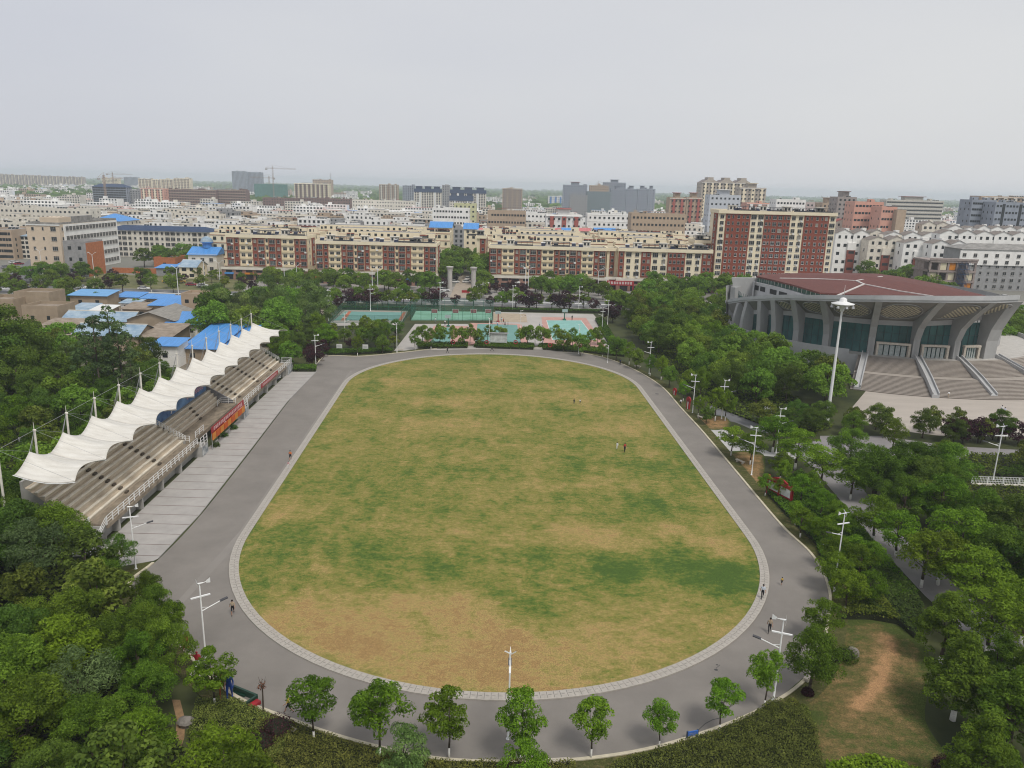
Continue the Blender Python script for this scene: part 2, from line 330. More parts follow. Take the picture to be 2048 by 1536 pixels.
# outer edge of the running track, traced on the ground plane
OUT = [(262, 1165), (318, 1118), (400, 1032), (500, 905), (575, 806), (640, 722), (662, 712), (720, 713), (800, 706), (900, 695), (980, 692), (1100, 697), (1200, 714), (1262, 737), (1320, 772), (1362, 818), (1405, 865), (1480, 955), (1560, 1050), (1620, 1108), (1652, 1165), (1655, 1225), (1625, 1335), (1530, 1412), (1350, 1482), (1180, 1515), (1000, 1522), (850, 1512), (700, 1477), (590, 1440), (480, 1395), (405, 1335), (335, 1255), (285, 1195)]
OUTG = smooth_loop([tuple(at(*p))[:2] for p in OUT], 8)
b = MB(); b.poly([(x, y, .02) for x, y in OUTG]); struct(b.build('running_track', ASPH))
KERBM = mat('kerb_pavers', (.38, .35, .31), var=.14, scale=3, stretch=(1, 1, 1)); KJ = mat('paver_joint', (.17, .16, .15))
ka, kb = stadium(FR - .05), stadium(FR + 1.0)
struct(ring('infield_kerb', kb, ka, 0, .12, KERBM))
j = MB(); n = len(ka)
def along(loop, step):
    res = []; acc = 0
    for i in range(len(loop)):
        p, q = Vector(loop[i]), Vector(loop[(i + 1) % len(loop)]); d = (q - p).length; t = step - acc if acc else 0
        t = (step - acc) % step if acc else 0
        while t < d: res.append((p + (q - p) * t / d, (q - p).normalized())); t += step
        acc = (acc + d) % step
    return res
for p, d in along(kb, .62):
    nn = Vector((-d.y, d.x))
    if (p + nn * .5 - Vector((-2.5, 127))).length > (p - Vector((-2.5, 127))).length: nn = -nn
    for s0, s1 in ((.12, .98),):
        a = p + nn * s0; c = p + nn * s1; e = d * .025
        j.quad((*(a - e), .125), (*(a + e), .125), (*(c + e), .125), (*(c - e), .125))
    a = p + nn * .55 + d * .1; e = nn * .03; f = d * .3
    j.quad((*(a - e), .125), (*(a + f - e), .125), (*(a + f + e), .125), (*(a + e), .125))
struct(j.build('infield_kerb_joints', KJ))
# outer kerb stones
def offset(loop, d):
    n = len(loop); c = sum((Vector(p) for p in loop), Vector((0, 0))) / n; res = []
    for i in range(n):
        t = (Vector(loop[(i + 1) % n]) - Vector(loop[i - 1])).normalized(); m = Vector((-t.y, t.x)); p = Vector(loop[i])
        if (p + m - c).length < (p - c).length: m = -m
        res.append(tuple(p + m * d))
    return res
def skipring(name, a, b_, z0, z1, m):
    # no raised kerb or verge where the paved apron meets the track
    b = MB(); n = len(a)
    for i in range(n):
        k = (i + 1) % n
        if OUTG[i][0] < -38 and 79 < OUTG[i][1] < 176: continue
        b.quad((*a[i], z1), (*a[k], z1), (*b_[k], z1), (*b_[i], z1)); b.quad((*a[i], z0), (*a[k], z0), (*a[k], z1), (*a[i], z1)); b.quad((*b_[k], z0), (*b_[i], z0), (*b_[i], z1), (*b_[k], z1))
    return b.build(name, m)
struct(skipring('outer_kerb', offset(OUTG, .3), OUTG, 0, .13, mat('outer_kerb_stone', (.5, .45, .34), var=.15, scale=2)))
struct(skipring('verge', offset(OUTG, 2.0), offset(OUTG, .3), -.02, .045, dirtmix('verge_dirt', [(0, (.07, .075, .025)), (.5, (.2, .15, .08)), (1, (.26, .18, .1))], attr='none', amp=1.2, scale=.8)))
# repairs, drain covers and old lines on the asphalt
b = MB()
for px, py, r in ((1314, 788, .45), (1432, 1340, .18), (1434, 1330, .12), (388, 1012, .2)):
    p = at(px, py); b.poly([(p.x + r * math.cos(t) * 1.0, p.y + r * .8 * math.sin(t), .026) for t in [k * math.pi / 6 for k in range(12)]])
for path in ([(1395, 1462), (1410, 1448), (1425, 1440), (1450, 1434)], [(1440, 1330), (1432, 1337), (1438, 1345)]):
    q = [at(*p) for p in path]
    for k in range(len(q) - 1):
        e = Vector((0, .04, 0)); b.quad(*[tuple(v + Vector((0, 0, .026))) for v in (q[k] - e, q[k + 1] - e, q[k + 1] + e, q[k] + e)])
struct(b.build('track_stains', mat('tar_dark', (.06, .06, .06))))
LAN = mat('asphalt_worn_lane', (.232, .213, .193), var=.08, scale=.2, rough=.9)
b = MB(); A = [at(*p) for p in ((322, 1240), (480, 1062), (640, 826), (700, 742))]; B = [at(*p) for p in ((330, 1246), (500, 1062), (650, 826), (705, 742))]
for k in range(3): b.quad(*[(v.x, v.y, .024) for v in (A[k], B[k], B[k + 1], A[k + 1])])
struct(b.build('worn_lane', LAN))
# paved apron in front of the grandstand
PAV = mat('apron_paving', (.37, .35, .33), var=.12, scale=.4, bump=.05); PJ = mat('apron_joint', (.15, .1, .09))
pl = [at(x, y) for x, y in ((240, 1132), (318, 1117), (400, 1030), (500, 902), (575, 804), (634, 743))]; pr = [Vector((-48.6 - .035 * (p.y - 85), p.y, 0)) for p in pl]
b = MB()
for k in range(1, 5): b.quad(*[(v.x, v.y, .05) for v in (pr[k], pl[k], pl[k + 1], pr[k + 1])])
b.quad(*[(v.x, v.y, .05) for v in (pr[1] + Vector((0, -4.5, 0)), Vector((-40.9, 80.3, 0)), pl[1], pr[1])])
struct(b.build('apron_paving', PAV))
b = MB(); y = 81.5
while y < 173:
    x1 = np.interp(y, [p.y for p in pl[1:]], [p.x for p in pl[1:]]) - .15; x0 = -48.5 - .035 * (y - 85)
    b.quad((x0, y - .05, .056), (x1, y - .05, .056), (x1, y + .05, .056), (x0, y + .05, .056)); y += 2.86
struct(b.build('apron_joints', PJ))
b = MB()
for k in range(1, 5): b.quad(*[(v.x + d, v.y, .06) for v, d in ((pl[k], -.12), (pl[k], 0), (pl[k + 1], 0), (pl[k + 1], -.12))])
struct(b.build('apron_edge_strip', mat('strip_grey', (.26, .25, .24))))
# right-hand paved pads, paths and plaza
PLZ = mat('plaza_paving', (.42, .375, .33), var=.1, scale=.25, stretch=(.3, 1.5, 1)); PTH = mat('path_paving', (.25, .235, .235), var=.1, scale=.5)
sheet('paved_pad', [tuple(at(*p)) for p in ((1407, 858), (1450, 860), (1540, 905), (1600, 905), (1590, 918), (1448, 904))], .03, mat('pad_concrete', (.42, .41, .4), var=.1, scale=.5))
sheet('garden_path', [tuple(at(*p)) for p in ((1575, 890), (1625, 935), (1690, 1012), (1757, 1092), (1850, 1192), (1990, 1318), (2100, 1395), (2100, 1330), (2010, 1255), (1905, 1165), (1826, 1095), (1752, 1012), (1700, 945), (1672, 905), (1650, 880))], .03, PTH)
sheet('service_road', smooth_loop([tuple(at(*p))[:2] for p in ((1420, 812), (1490, 818), (1540, 840), (1600, 848), (1640, 850), (1620, 862), (1530, 866), (1470, 845), (1425, 835))], 4), .034, ROADM)
sheet('plaza', [tuple(at(*p)) for p in ((1690, 832), (1742, 770), (1760, 690), (2200, 690), (2200, 880), (1960, 872), (1880, 872), (1770, 858))], .03, PLZ)
sheet('plaza_lower_walk', [tuple(at(*p)) for p in ((1640, 872), (1760, 872), (1900, 892), (2120, 905), (2120, 960), (1900, 945), (1720, 915), (1640, 895))], .038, PTH)
sheet('side_drive', smooth_loop([tuple(at(*p))[:2] for p in ((1985, 700), (2060, 735), (2200, 770), (2200, 740), (2048, 705), (1990, 690))], 4), .036, mat('drive_paving', (.33, .31, .3)))
# bare lawn at the lower right with its worn trail
LW = [(1640, 1248), (1700, 1238), (1790, 1250), (1850, 1290), (1860, 1360), (1850, 1440), (1900, 1520), (1900, 1560), (1600, 1560), (1615, 1450), (1570, 1420), (1545, 1410), (1590, 1370), (1640, 1320)]
LWG = smooth_loop([tuple(at(*p))[:2] for p in LW], 4)
TR = [(1768, 1272), (1782, 1300), (1768, 1335), (1755, 1370), (1735, 1400), (1712, 1412)]
TRG = [at(*p) for p in TR]
def dry2(x, y):
    p = Vector((x + .5 * mnoise.noise((x * .8, y * .8, 2)), y + .5 * mnoise.noise((x * .8, y * .8, 7)), 0)); dm = 99
    for a, b_ in zip(TRG, TRG[1:]):
        t = max(0, min(1, (p - a).dot(b_ - a) / (b_ - a).length_squared)); dm = min(dm, (p - a - (b_ - a) * t).length)
    return .32 + .75 * math.exp(-(dm / .75) ** 2) + .3 * mnoise.noise((x * .35, y * .35, 4)) + .25 * mnoise.noise((x * 1.2, y * 1.2, 4))
LAWNM = dirtmix('dry_lawn', [(0, (.06, .08, .02)), (.28, (.12, .1, .038)), (.58, (.2, .135, .06)), (1, (.35, .205, .1))], amp=.9, scale=.6)
fan_sheet('bare_lawn', LWG, .03, LAWNM, dry2, rings=40, edge=.55)
fan_sheet('bare_lawn_by_pad', smooth_loop([tuple(at(*p))[:2] for p in ((1390, 835), (1445, 832), (1462, 850), (1440, 860), (1408, 856))], 4), .04, LAWNM, lambda x, y: .75 + .4 * mnoise.noise((x, y, 3)), rings=8, edge=.9)
fan_sheet('bare_lawn_by_bench', smooth_loop([tuple(at(*p))[:2] for p in ((1450, 906), (1520, 905), (1530, 935), (1520, 990), (1490, 940))], 4), .04, LAWNM, lambda x, y: .7 + .4 * mnoise.noise((x, y, 0)), rings=8, edge=.9)
tr = [at(*p) for p in ((352, 1400), (362, 1440), (360, 1475), (352, 1500))]
b = MB()
for k in range(3): b.quad((tr[k].x - .35, tr[k].y, .03), (tr[k].x + .35, tr[k].y, .03), (tr[k + 1].x + .35, tr[k + 1].y, .03), (tr[k + 1].x - .35, tr[k + 1].y, .03))
struct(b.build('dirt_trail', mat('trail_dirt', (.27, .17, .09), var=.25, scale=2)))
# courts beyond the far bend
COURT_PLZ = mat('court_plaza_concrete', (.4, .375, .35), var=.12, scale=.12)
sheet('court_plaza', [tuple(at(*p)) for p in ((788, 702), (830, 648), (985, 648), (986, 624), (1186, 628), (1222, 668), (1216, 703), (1000, 697))], .03, COURT_PLZ)
TEAL = mat('court_teal', (.14, .29, .26), var=.12, scale=.4, rough=.7); SALM = mat('court_salmon', (.47, .27, .23), var=.12, scale=.4); MINT = mat('court_mint', (.2, .42, .28), var=.15, scale=.2, c2=(.26, .5, .38)); LINE = mat('line_white', (.75, .75, .72), var=.08)
def court(name, pts, z, m): return sheet(name, [tuple(at(*p)) for p in pts], z, m)
court('blue_court_border', ((1088, 695), (1083, 634), (1172, 636), (1212, 695)), .045, SALM)
court('blue_court', ((1105, 680), (1093, 641), (1162, 641), (1192, 680)), .06, mat('court_turquoise', (.22, .42, .38), var=.12, scale=.3))
b = MB(); q = [at(*p) for p in ((1105, 680), (1093, 641), (1162, 641), (1192, 680))]
for k in range(4):
    a, c = q[k], q[(k + 1) % 4]; d = (c - a).normalized(); nn = Vector((-d.y, d.x, 0)) * .06
    b.quad(*[(v.x, v.y, .066) for v in (a - nn, c - nn, c + nn, a + nn)])
cx, cy = (q[0] + q[2]).x / 2, (q[0] + q[2]).y / 2
for k in range(24):
    t0, t1 = k * math.pi / 12, (k + 1) * math.pi / 12
    b.quad(*[(cx + r * math.cos(t), cy + r * math.sin(t), .066) for r, t in ((1.75, t0), (1.85, t0), (1.85, t1), (1.75, t1))])
struct(b.build('blue_court_lines', LINE))
court('basketball_court_border', ((928, 690), (940, 646), (1042, 648), (1058, 690)), .045, SALM)
court('basketball_court', ((950, 686), (955, 648), (1034, 650), (1042, 686)), .06, TEAL)
court('half_court', ((842, 690), (868, 652), (936, 652), (925, 690)), .045, SALM)
court('half_court_paint', ((860, 686), (880, 655), (905, 655), (900, 686)), .06, TEAL)
court('sand_court', ((986, 644), (987, 626), (1052, 628), (1055, 645)), .05, mat('sand_tan', (.38, .31, .23)))
court('teal_court', ((668, 641), (690, 623), (808, 625), (800, 641)), .045, TEAL)
court('teal_court_border', ((660, 646), (684, 620), (816, 622), (802, 648)), .035, mat('court_edge', (.3, .28, .24)))
for i_, q_ in enumerate((((796, 641), (806, 625), (812, 625), (803, 641)), ((681, 641), (697, 623), (703, 623), (690, 641)))): court('court_side_line', q_, .06, mat('court_orange', (.4, .13, .07)))
court('court_front_walk', ((655, 652), (662, 643), (802, 646), (798, 650)), .04, COURT_PLZ)
court('mint_court', ((822, 641), (832, 622), (984, 624), (985, 641)), .045, MINT)
# main road behind the courts, with pavement and painted lines
sheet('main_road', [(-420, 283), (160, 283), (420, 290), (420, 305), (160, 300), (-420, 300)], .04, ROADM)
sheet('far_pavement', [(-420, 301), (330, 301), (330, 333), (-420, 333)], .05, mat('pavement_slab', (.3, .28, .26), var=.15, scale=.3))
sheet('near_pavement', [(-420, 279.5), (330, 279.5), (330, 283), (-420, 283)], .05, mat('pavement_slab', (.3, .28, .26)))
b = MB()
for k in range(-50, 26): b.quad((k * 8, 287.4, .055), (k * 8 + 4, 287.4, .055), (k * 8 + 4, 287.6, .055), (k * 8, 287.6, .055)); b.quad((k * 8, 295.4, .055), (k * 8 + 4, 295.4, .055), (k * 8 + 4, 295.6, .055), (k * 8, 295.6, .055))
b.box(-400, 291, 0.04, 150, 292, .2)
struct(b.build('road_markings', LINE))
sheet('gate_drive', [(-25.5, 300), (-18, 300), (-18, 380), (-27, 380)], .07, mat('drive_tan', (.36, .3, .24)))
sheet('left_junction_road', [(-205, 300), (-175, 300), (-222, 420), (-262, 420)], .06, ROADM)
sheet('vacant_lot', [(-196, 302), (-108, 302), (-118, 345), (-198, 345)], .07, mat('weedy_lot', (.1, .12, .04), var=.4, scale=.15, c2=(.2, .19, .08)))

# ------------------------------------------------------------------ grandstand
ST_L = 87.0; stand = tag(empty('grandstand', (-48.5, 85, 0), R_(92)), 'long concrete grandstand with tan stepped seating and white railings beside the running track', 'grandstand')
def rowsec(u0, u1, w0, z0, n, tread=.78, rise=.5):
    sea = MB()
    for k in range(n):
        ww, zz = w0 + k * tread, z0 + k * rise
        sea.box(u0, ww, 1.2, u1, ww + tread, zz + rise, 0); sea.box(u0, ww - .04, zz + rise - .1, u1, ww + .3, zz + rise + .04, 1)
    return sea
SEATD = mat('seat_tread_brown', (.54, .455, .345), var=.18, scale=1.6, c2=(.64, .55, .43), stretch=(.25, 1, 1)); SEATL = mat('seat_edge_pale', (.72, .66, .55), var=.3, scale=1.4, stretch=(.3, 1, 1))
rowsec(0, 30, 2.3, 2.2, 9).build('seating_bank', [SEATD, SEATL], stand)
rowsec(53, ST_L, 2.3, 2.2, 9).build('seating_bank', [SEATD, SEATL], stand)
rowsec(30.3, 52.7, 4.3, 2.35, 4, .52, .62).build('upper_seating_bank', [SEATD, SEATL], stand)
b = MB(); b.box(0, -.1, 1.7, 30, 2.3, 2.2); b.box(53, -.1, 1.7, ST_L, 2.3, 2.2); b.box(30, 1.2, 1.7, 53, 4.3, 2.35)
b.build('front_walkway', mat('stained_walkway', (.29, .24, .18), var=.5, scale=1.1, c2=(.34, .28, .21), stretch=(.5, 1, 1)), stand)
b = MB()
for q in ((0, .9, 0, 29.6, 1.3, 1.7), (53.2, .9, 0, ST_L - 3, 1.3, 1.7)): b = MB(); b.box(*q); b.build('front_wall', CONC, stand)
for q in ((29.6, -.6, 0, 32.4, 1.3, 1.69), (50.2, -.8, 0, 53.2, 1.3, 1.69), (ST_L - 3, -.3, 0, ST_L + 1.4, 2.2, 2.19)): b = MB(); b.box(*q); b.build('front_pier', CONC, stand)
for k in range(13):
    if not 29 < 3 + k * 6.6 < 53: b = MB(); b.box(3 + k * 6.6 - .2, 0, 0, 3 + k * 6.6 + .2, .9, 1.69); b.build('column', CONC, stand)
b = MB(); b.box(29.7, 2.0, 1.6, 30.0, 9.4, 2.6); b.build('divider_wall', CONC, stand); b = MB(); b.poly([(53.0, 1.9, 2.2), (53.0, 9.5, 2.2), (53.0, 9.5, 7.2), (53.0, 1.9, 2.9)]); b.poly([(52.72, 1.9, 2.9), (52.72, 9.5, 7.2), (52.72, 9.5, 2.2), (52.72, 1.9, 2.2)])
b.quad((52.72, 1.9, 2.9), (53.0, 1.9, 2.9), (53.0, 9.5, 7.2), (52.72, 9.5, 7.2)); b.build('divider_wall', mat('divider_grey', (.2, .2, .21), var=.2, scale=1)  , stand)
b = MB(); b.box(0, 9.35, 0, ST_L, 9.7, 7.6); b.poly([(-.02, 2.3, 1.2), (-.02, 9.4, 7), (-.02, 9.4, 1.2)]); b.poly([(ST_L + .02, 2.3, 1.2), (ST_L + .02, 9.4, 1.2), (ST_L + .02, 9.4, 7)]); b.build('rear_wall', CONC, stand)
for u in (9.5, 20, 30.6, 42, 57, 69, 79):
    n0 = 4 if 30.3 < u < 52 else 9
    for k in range(n0):
        ww, zz = (4.3, 2.35) if n0 == 4 else (2.3, 2.2)
        ww += k * (.52 if n0 == 4 else .78); zz += k * (.62 if n0 == 4 else .5); b = MB(); b.box(u, ww - .34, zz, u + .75, ww - .06, zz + .27); b.build('aisle_step', mat('aisle_shadow_tone', (.1, .08, .06), var=.3, scale=2), stand)  # near-black step colour paints in the shadow along the aisles
def railing(pts, h=1.05, step=1.5, name='railing', parent=None, m=None, base=0):
    b = MB()
    for a, c in zip(pts, pts[1:]):
        a, c = Vector(a), Vector(c); d = (c - a).length; n = max(1, round(d / step))
        for zz in (h, h * .66, h * .33): b.bar(a + Vector((0, 0, zz)), c + Vector((0, 0, zz)), .035, n=4)
        for k in range(n + 1): p = a + (c - a) * k / n; b.beam(p, p + Vector((0, 0, h)), .2, .06)
    return b.build(name, m or WHITEP, parent)
railing([(0, 0, 2.2), (29.6, 0, 2.2)], parent=stand); railing([(53.2, 0, 2.2), (ST_L + 1.2, -.2, 2.2)], parent=stand)
railing([(29.7, -.5, 1.7), (32.4, -.5, 1.7)], 1.5, parent=stand); railing([(50.2, -.7, 1.7), (53.2, -.7, 1.7)], 1.5, parent=stand)
railing([(30.1, 1.4, 2.35), (30.1, 5, 2.35)], parent=stand); railing([(30, 2, 2.7), (30, 9.3, 7)], .8, .5, parent=stand); railing([(32.4, 1.3, 2.35), (36, 1.3, 2.35)], parent=stand); railing([(52.6, 1.3, 2.35), (52.6, 4, 2.35), (50.6, 4.0, 2.35)], parent=stand)
railing([(ST_L, 2.3, 2.8), (ST_L, 9.3, 7)], .8, .5, parent=stand); railing([(ST_L + 1.2, -.2, 2.2), (ST_L + 1.2, 2, 2.2)], parent=stand)
def flight(u0, du, name='stair_flight'):
    b = MB(); n = 11
    for k in range(n): b.box(min(u0, u0 + du * (k + 1) / n), .2, 0, max(u0, u0 + du * (k + 1) / n), 2.0, 2.0 - k * 2.0 / n) if du > 0 else b.box(u0 + du * (k + 1) / n, .2, 0, u0, 2.0, 2.0 - k * 2.0 / n)
    return b.build(name, CONC, stand)
flight(0, -4.2); flight(ST_L + 1.4, 3.5)
railing([(0, .1, 2.1), (-4.2, .1, .1)], parent=stand); railing([(0, 2.1, 2.1), (-4.2, 2.1, .1)], parent=stand)
# murals on the rear wall of the middle bay and on its two piers
b = MB(); b.quad((30.2, 6.55, 4.9), (52.6, 6.55, 4.9), (52.6, 6.55, 8.6), (30.2, 6.55, 8.6)); b.box(30.2, 6.58, 2.3, 52.6, 6.9, 8.7, 1)
b.build('mural_board', [mat('mural_blue', (.04, .09, .3), var=.5, scale=.3, c2=(.2, .36, .62)), GREYW], stand)
def glyphs(b, u0, u1, w, z0, z1, m=0, n=10, seed=1, flip=1):
    """rows of small strokes: lettering too small in the photograph to be read"""
    r = random.Random(seed); cw = (u1 - u0) / n
    for k in range(n):
        x = u0 + k * cw; h = z1 - z0
        for q in range(3): zz = z0 + h * (.08 + .36 * q); b.quad((x + cw * .12, w, zz), (x + cw * (.7 + .15 * r.random()), w, zz), (x + cw * (.7 + .15 * r.random()), w, zz + h * .13), (x + cw * .12, w, zz + h * .13), m)
        for q in range(2): xx = x + cw * (.2 + .35 * q + .1 * r.random()); b.quad((xx, w - .002, z0), (xx + cw * .13, w - .002, z0), (xx + cw * .13, w - .002, z1), (xx, w - .002, z1), m)
b = MB(); glyphs(b, 43, 51, 6.5, 5.6, 6.5, n=8); b.build('mural_lettering', mat('mural_pink', (.6, .3, .35)), stand)
b = MB(); b.poly([(36, 6.5, 5.15), (36.6, 6.5, 5.15), (37.2, 6.5, 6.65), (37.5, 6.5, 7.75), (37.1, 6.5, 8.35), (36.6, 6.5, 7.65), (36.9, 6.5, 6.65)]); b.poly([(38.2, 6.5, 5.15), (38.6, 6.5, 5.15), (37.6, 6.5, 6.85), (37.2, 6.5, 6.65)]); b.build('mural_figure', mat('mural_white', (.65, .62, .65)), stand)
MUR2 = mat('pier_mural', (.18, .26, .36), var=.7, scale=1.2, c2=(.6, .6, .58))
for q in (((29.7, -.62, .1), (32.3, -.62, .1), (32.3, -.62, 1.6), (29.7, -.62, 1.6)), ((50.3, -.82, .1), (53.1, -.82, .1), (53.1, -.82, 1.7), (50.3, -.82, 1.7)), ((ST_L - 2.9, -.32, .1), (ST_L + 1.3, -.32, .1), (ST_L + 1.3, -.32, 2.1), (ST_L - 2.9, -.32, 2.1))): b = MB(); b.quad(*q); b.build('pier_mural', MUR2, stand)
# red and orange banners: each hangs on the stand, so each is a thing
def banner(name, label, u0, u1, w, z0, z1, skirt):
    t = tag(empty(name, (-48.5, 85, 0), R_(92)), label, 'banner')
    b = MB(); b.box(u0, w - .05, z0, u1, w, z1); b.build('cloth', RED, t)
    b = MB(); glyphs(b, u0 + 1, u1 - 1, w - .07, z0 + (z1 - z0) * .22, z1 - (z1 - z0) * .2, n=18, seed=5); b.build('lettering', mat('banner_pink', (.8, .6, .6)), t)
    if skirt:
        b = MB(); n = 9
        for k in range(n): b.box(u0 + (u1 - u0) * k / n, w - .25, z0 - 1.15, u0 + (u1 - u0) * (k + .8) / n, w - .2, z0 - .1, k % 2)
        b.box(u0, w - .18, z0 - 1.1, u1, w - .12, z0 - .05, 1); b.build('skirt', [ORANGE, mat('banner_redorange', (.5, .1, .02))], t)
        for u in (u0 + .2, u1 - .2, (u0 + u1) / 2): b = MB(); b.bar((u, w + .02, 0), (u, w + .02, z1), .05); b.build('post', METAL, t)
banner('fabric_banner', 'red lettered banner with orange scalloped skirt over the podium of the grandstand', 33, 50, -1.0, 2.9, 3.9, True)
banner('fabric_banner', 'narrow red banner with pale lettering tied to the grandstand railing at the far half', 63.5, 76, -.25, 2.35, 3.2, False)
# tensile canopy: one row of saddle modules, masts behind
can = tag(empty('tensile_canopy', (-48.5, 85, 0), R_(92)), 'row of peaked off-white fabric sails stretched over the grandstand seating', 'canopy')
FAB = mat('canopy_fabric', (.6, .57, .51), var=.1, scale=.9, rough=.7, c2=(.7, .68, .63), stretch=(2.2, .35, 1)); MASTM = mat('mast_white', (.66, .63, .56), var=.2, scale=1.2)
NM, CU0, CP = 13, -4.6, 7.2
def canz(s, t):
    """point on a sail: s along the stand 0..1, t from front edge 0 to back edge 1"""
    q = 1 - abs(2 * s - 1); tip = .6
    wf, zf = tip + .85 * math.sin(math.pi * s) ** 1.0, 9.6 + .55 * math.sin(math.pi * s)
    wb, zb = 7.2 + .2 * q, 10.3 + 1.5 * q ** 1.6
    k = t ** 1.25
    zz = zf + (zb - zf) * t - .55 * math.sin(math.pi * t) * (.9 - .2 * q); return wf + (wb - wf) * t, zz
for i in range(NM):
    b = MB(); ns, ntt = 16, 10; P = {}
    for a in range(ns + 1):
        for c in range(ntt + 1):
            s, t = a / ns, c / ntt; ww, zz = canz(s, t); P[a, c] = (CU0 + CP * (i + s), ww, zz)
    for a in range(ns):
        for c in range(ntt): b.quad(P[a, c], P[a + 1, c], P[a + 1, c + 1], P[a, c + 1])
    o = b.build('fabric_sail', FAB, can)
    o.data.polygons.foreach_set('use_smooth', [True] * len(o.data.polygons))
    so_ = o.modifiers.new('thick', 'SOLIDIFY'); so_.thickness = .04; we = o.modifiers.new('weld', 'WELD'); we.merge_threshold = .001; o.modifiers.move(1, 0)
b = MB()
for i in range(NM + 1):
    u = CU0 + CP * i
    for t in np.linspace(0, .9, 8): ww, zz = canz(0, t); w2, z2 = canz(0, t + .125); b.bar((u, ww, zz - .12), (u, w2, z2 - .12), .06, n=5)
b.build('valley_truss', WHITEP, can)
for i in range(NM + 1):
    u = CU0 + CP * i; m = MB(); m.bar((u, 8.9, 0), (u + .05, 8.7, 13.2), .16, .12, n=10); m.bar((u, 8.7, 13.2), (u, 8.7, 14.2), .04, .02, n=5); m.lathe([(.12, 0), (.19, .05), (.19, .25), (.1, .3)], 10, 0, (u + .05, 8.7, 13.0)); m.build('mast', MASTM, can)
    c = MB(); top = (u, 8.7, 13.2); ww, zz = canz(0, 0); c.bar(top, (u, ww, zz), .015, n=4)
    for s_ in (-1, 1):
        if 0 <= i + (s_ - 1) // 2 < NM: w2, z2 = canz(.5, 1); c.bar(top, (u + s_ * CP / 2, w2, z2), .015, n=4)
    if i < NM: c.bar(top, (u + CP, 8.7, 13.2), .02, n=4)
    c.bar(top, (u - .8, 12.5, 0), .03, n=4); c.bar(top, (u + .8, 12.5, 0), .03, n=4); c.build('stay_cables', METAL, can)

# ------------------------------------------------------------------ gymnasium
GX, GY, GR = 104.0, 222.0, 39.0
gym = tag(empty('gymnasium', (GX, GY, 0)), 'round concrete gymnasium with dark red roof, sweeping visor, curved fins and dark glass walls', 'gymnasium')
def pol(a, r, z): a = R_(a); return Vector((r * math.sin(a), -r * math.cos(a), z))
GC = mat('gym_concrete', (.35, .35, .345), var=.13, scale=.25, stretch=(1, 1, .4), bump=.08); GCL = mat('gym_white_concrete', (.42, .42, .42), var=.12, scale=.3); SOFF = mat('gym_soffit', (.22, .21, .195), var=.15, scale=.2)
GGL = mat('gym_glass', (.05, .13, .13), rough=.08, var=.6, scale=.25, spec=.6, stretch=(1, 1, .3)); GGREEN = mat('gym_green_glass', (.05, .1, .085), rough=.15, var=.4, scale=.8)
b = MB(); b.prism([pol(a, 41.5, 0)[:2] for a in range(0, 360, 4)], 0, 5, 0, 1); b.build('platform', [GCL, LCONC], gym)
b = MB()
for a in range(-150, -30, 4): p, q = pol(a, 41.5, 5), pol(a + 4, 41.5, 5); p2, q2 = pol(a, 41.2, 5), pol(a + 4, 41.2, 5); zz = Vector((0, 0, 1.1)); b.quad(p, q, q + zz, p + zz); b.quad(q2, p2, p2 + zz, q2 + zz); b.quad(p + zz, q + zz, q2 + zz, p2 + zz)
for a in range(38, 120, 4): p, q = pol(a, 41.5, 5), pol(a + 4, 41.5, 5); p2, q2 = pol(a, 41.2, 5), pol(a + 4, 41.2, 5); zz = Vector((0, 0, 1.1)); b.quad(p, q, q + zz, p + zz); b.quad(q2, p2, p2 + zz, q2 + zz); b.quad(p + zz, q + zz, q2 + zz, p2 + zz)
b.build('parapet', GCL, gym)
RIM = [(-101, (65.8, 237, 9.2)), (-80, (64.6, 216, 13.0)), (-68, (66.3, 207, 14.6)), (-60, (68, 201.5, 15.6)), (-50, (70.8, 194, 16.8)), (-38.7, (75.4, 184.8, 18.0)), (-23.4, (84.2, 175.6, 19.4)), (-9, (95.9, 170.6, 20.2)), (5, (108.2, 172.0, 20.3)), (18.9, (118.6, 180.0, 19.6))]
FINA = [a for a, p in RIM]
RV = [Vector((p[0] - GX, p[1] - GY, p[2])) for a, p in RIM]
def rimat(a):
    for k in range(len(RIM) - 1):
        if a <= FINA[k + 1] + 1e-6: t = (a - FINA[k]) / (FINA[k + 1] - FINA[k]); return RV[k].lerp(RV[k + 1], max(0, t))
    return RV[-1]
RA = [FINA[0] + (FINA[-1] - FINA[0]) * k / 60 for k in range(61)]
# smooth the rim so that its lip is one continuous curve
RS = [rimat(a) for a in RA]
for _ in range(3): RS = [RS[0]] + [(RS[k - 1] + RS[k] * 2 + RS[k + 1]) / 4 for k in range(1, 60)] + [RS[-1]]
def fas(k): return 1.25 + .5 * k / 60
def zin(k): return RS[k].z - (2.0 + .36 * max(.5, Vector(RS[k][:2]).length - GR))
b = MB()
for k in range(60):
    p, q = RS[k], RS[k + 1]; h0, h1 = Vector((0, 0, fas(k))), Vector((0, 0, fas(k + 1))); s_ = Vector((0, 0, -.0))
    b.quad(p, q, q + h1 * .35, p + h0 * .35); i0, i1 = p * .985, q * .985; i0.z, i1.z = p.z, q.z
    o0, o1 = p * 1.006, q * 1.006; o0.z, o1.z = p.z, q.z
    b.quad(p + h0 * .35, q + h1 * .35, o1 + h1 * .35, o0 + h0 * .35); b.quad(o0 + h0 * .35, o1 + h1 * .35, o1 + h1, o0 + h0)
    t0, t1 = pol(RA[k], 32, RS[k].z - 1.5), pol(RA[k + 1], 32, RS[k + 1].z - 1.5)
    b.quad(o0 + h0, o1 + h1, t1, t0)
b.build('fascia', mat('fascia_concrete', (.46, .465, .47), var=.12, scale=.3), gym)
b = MB()
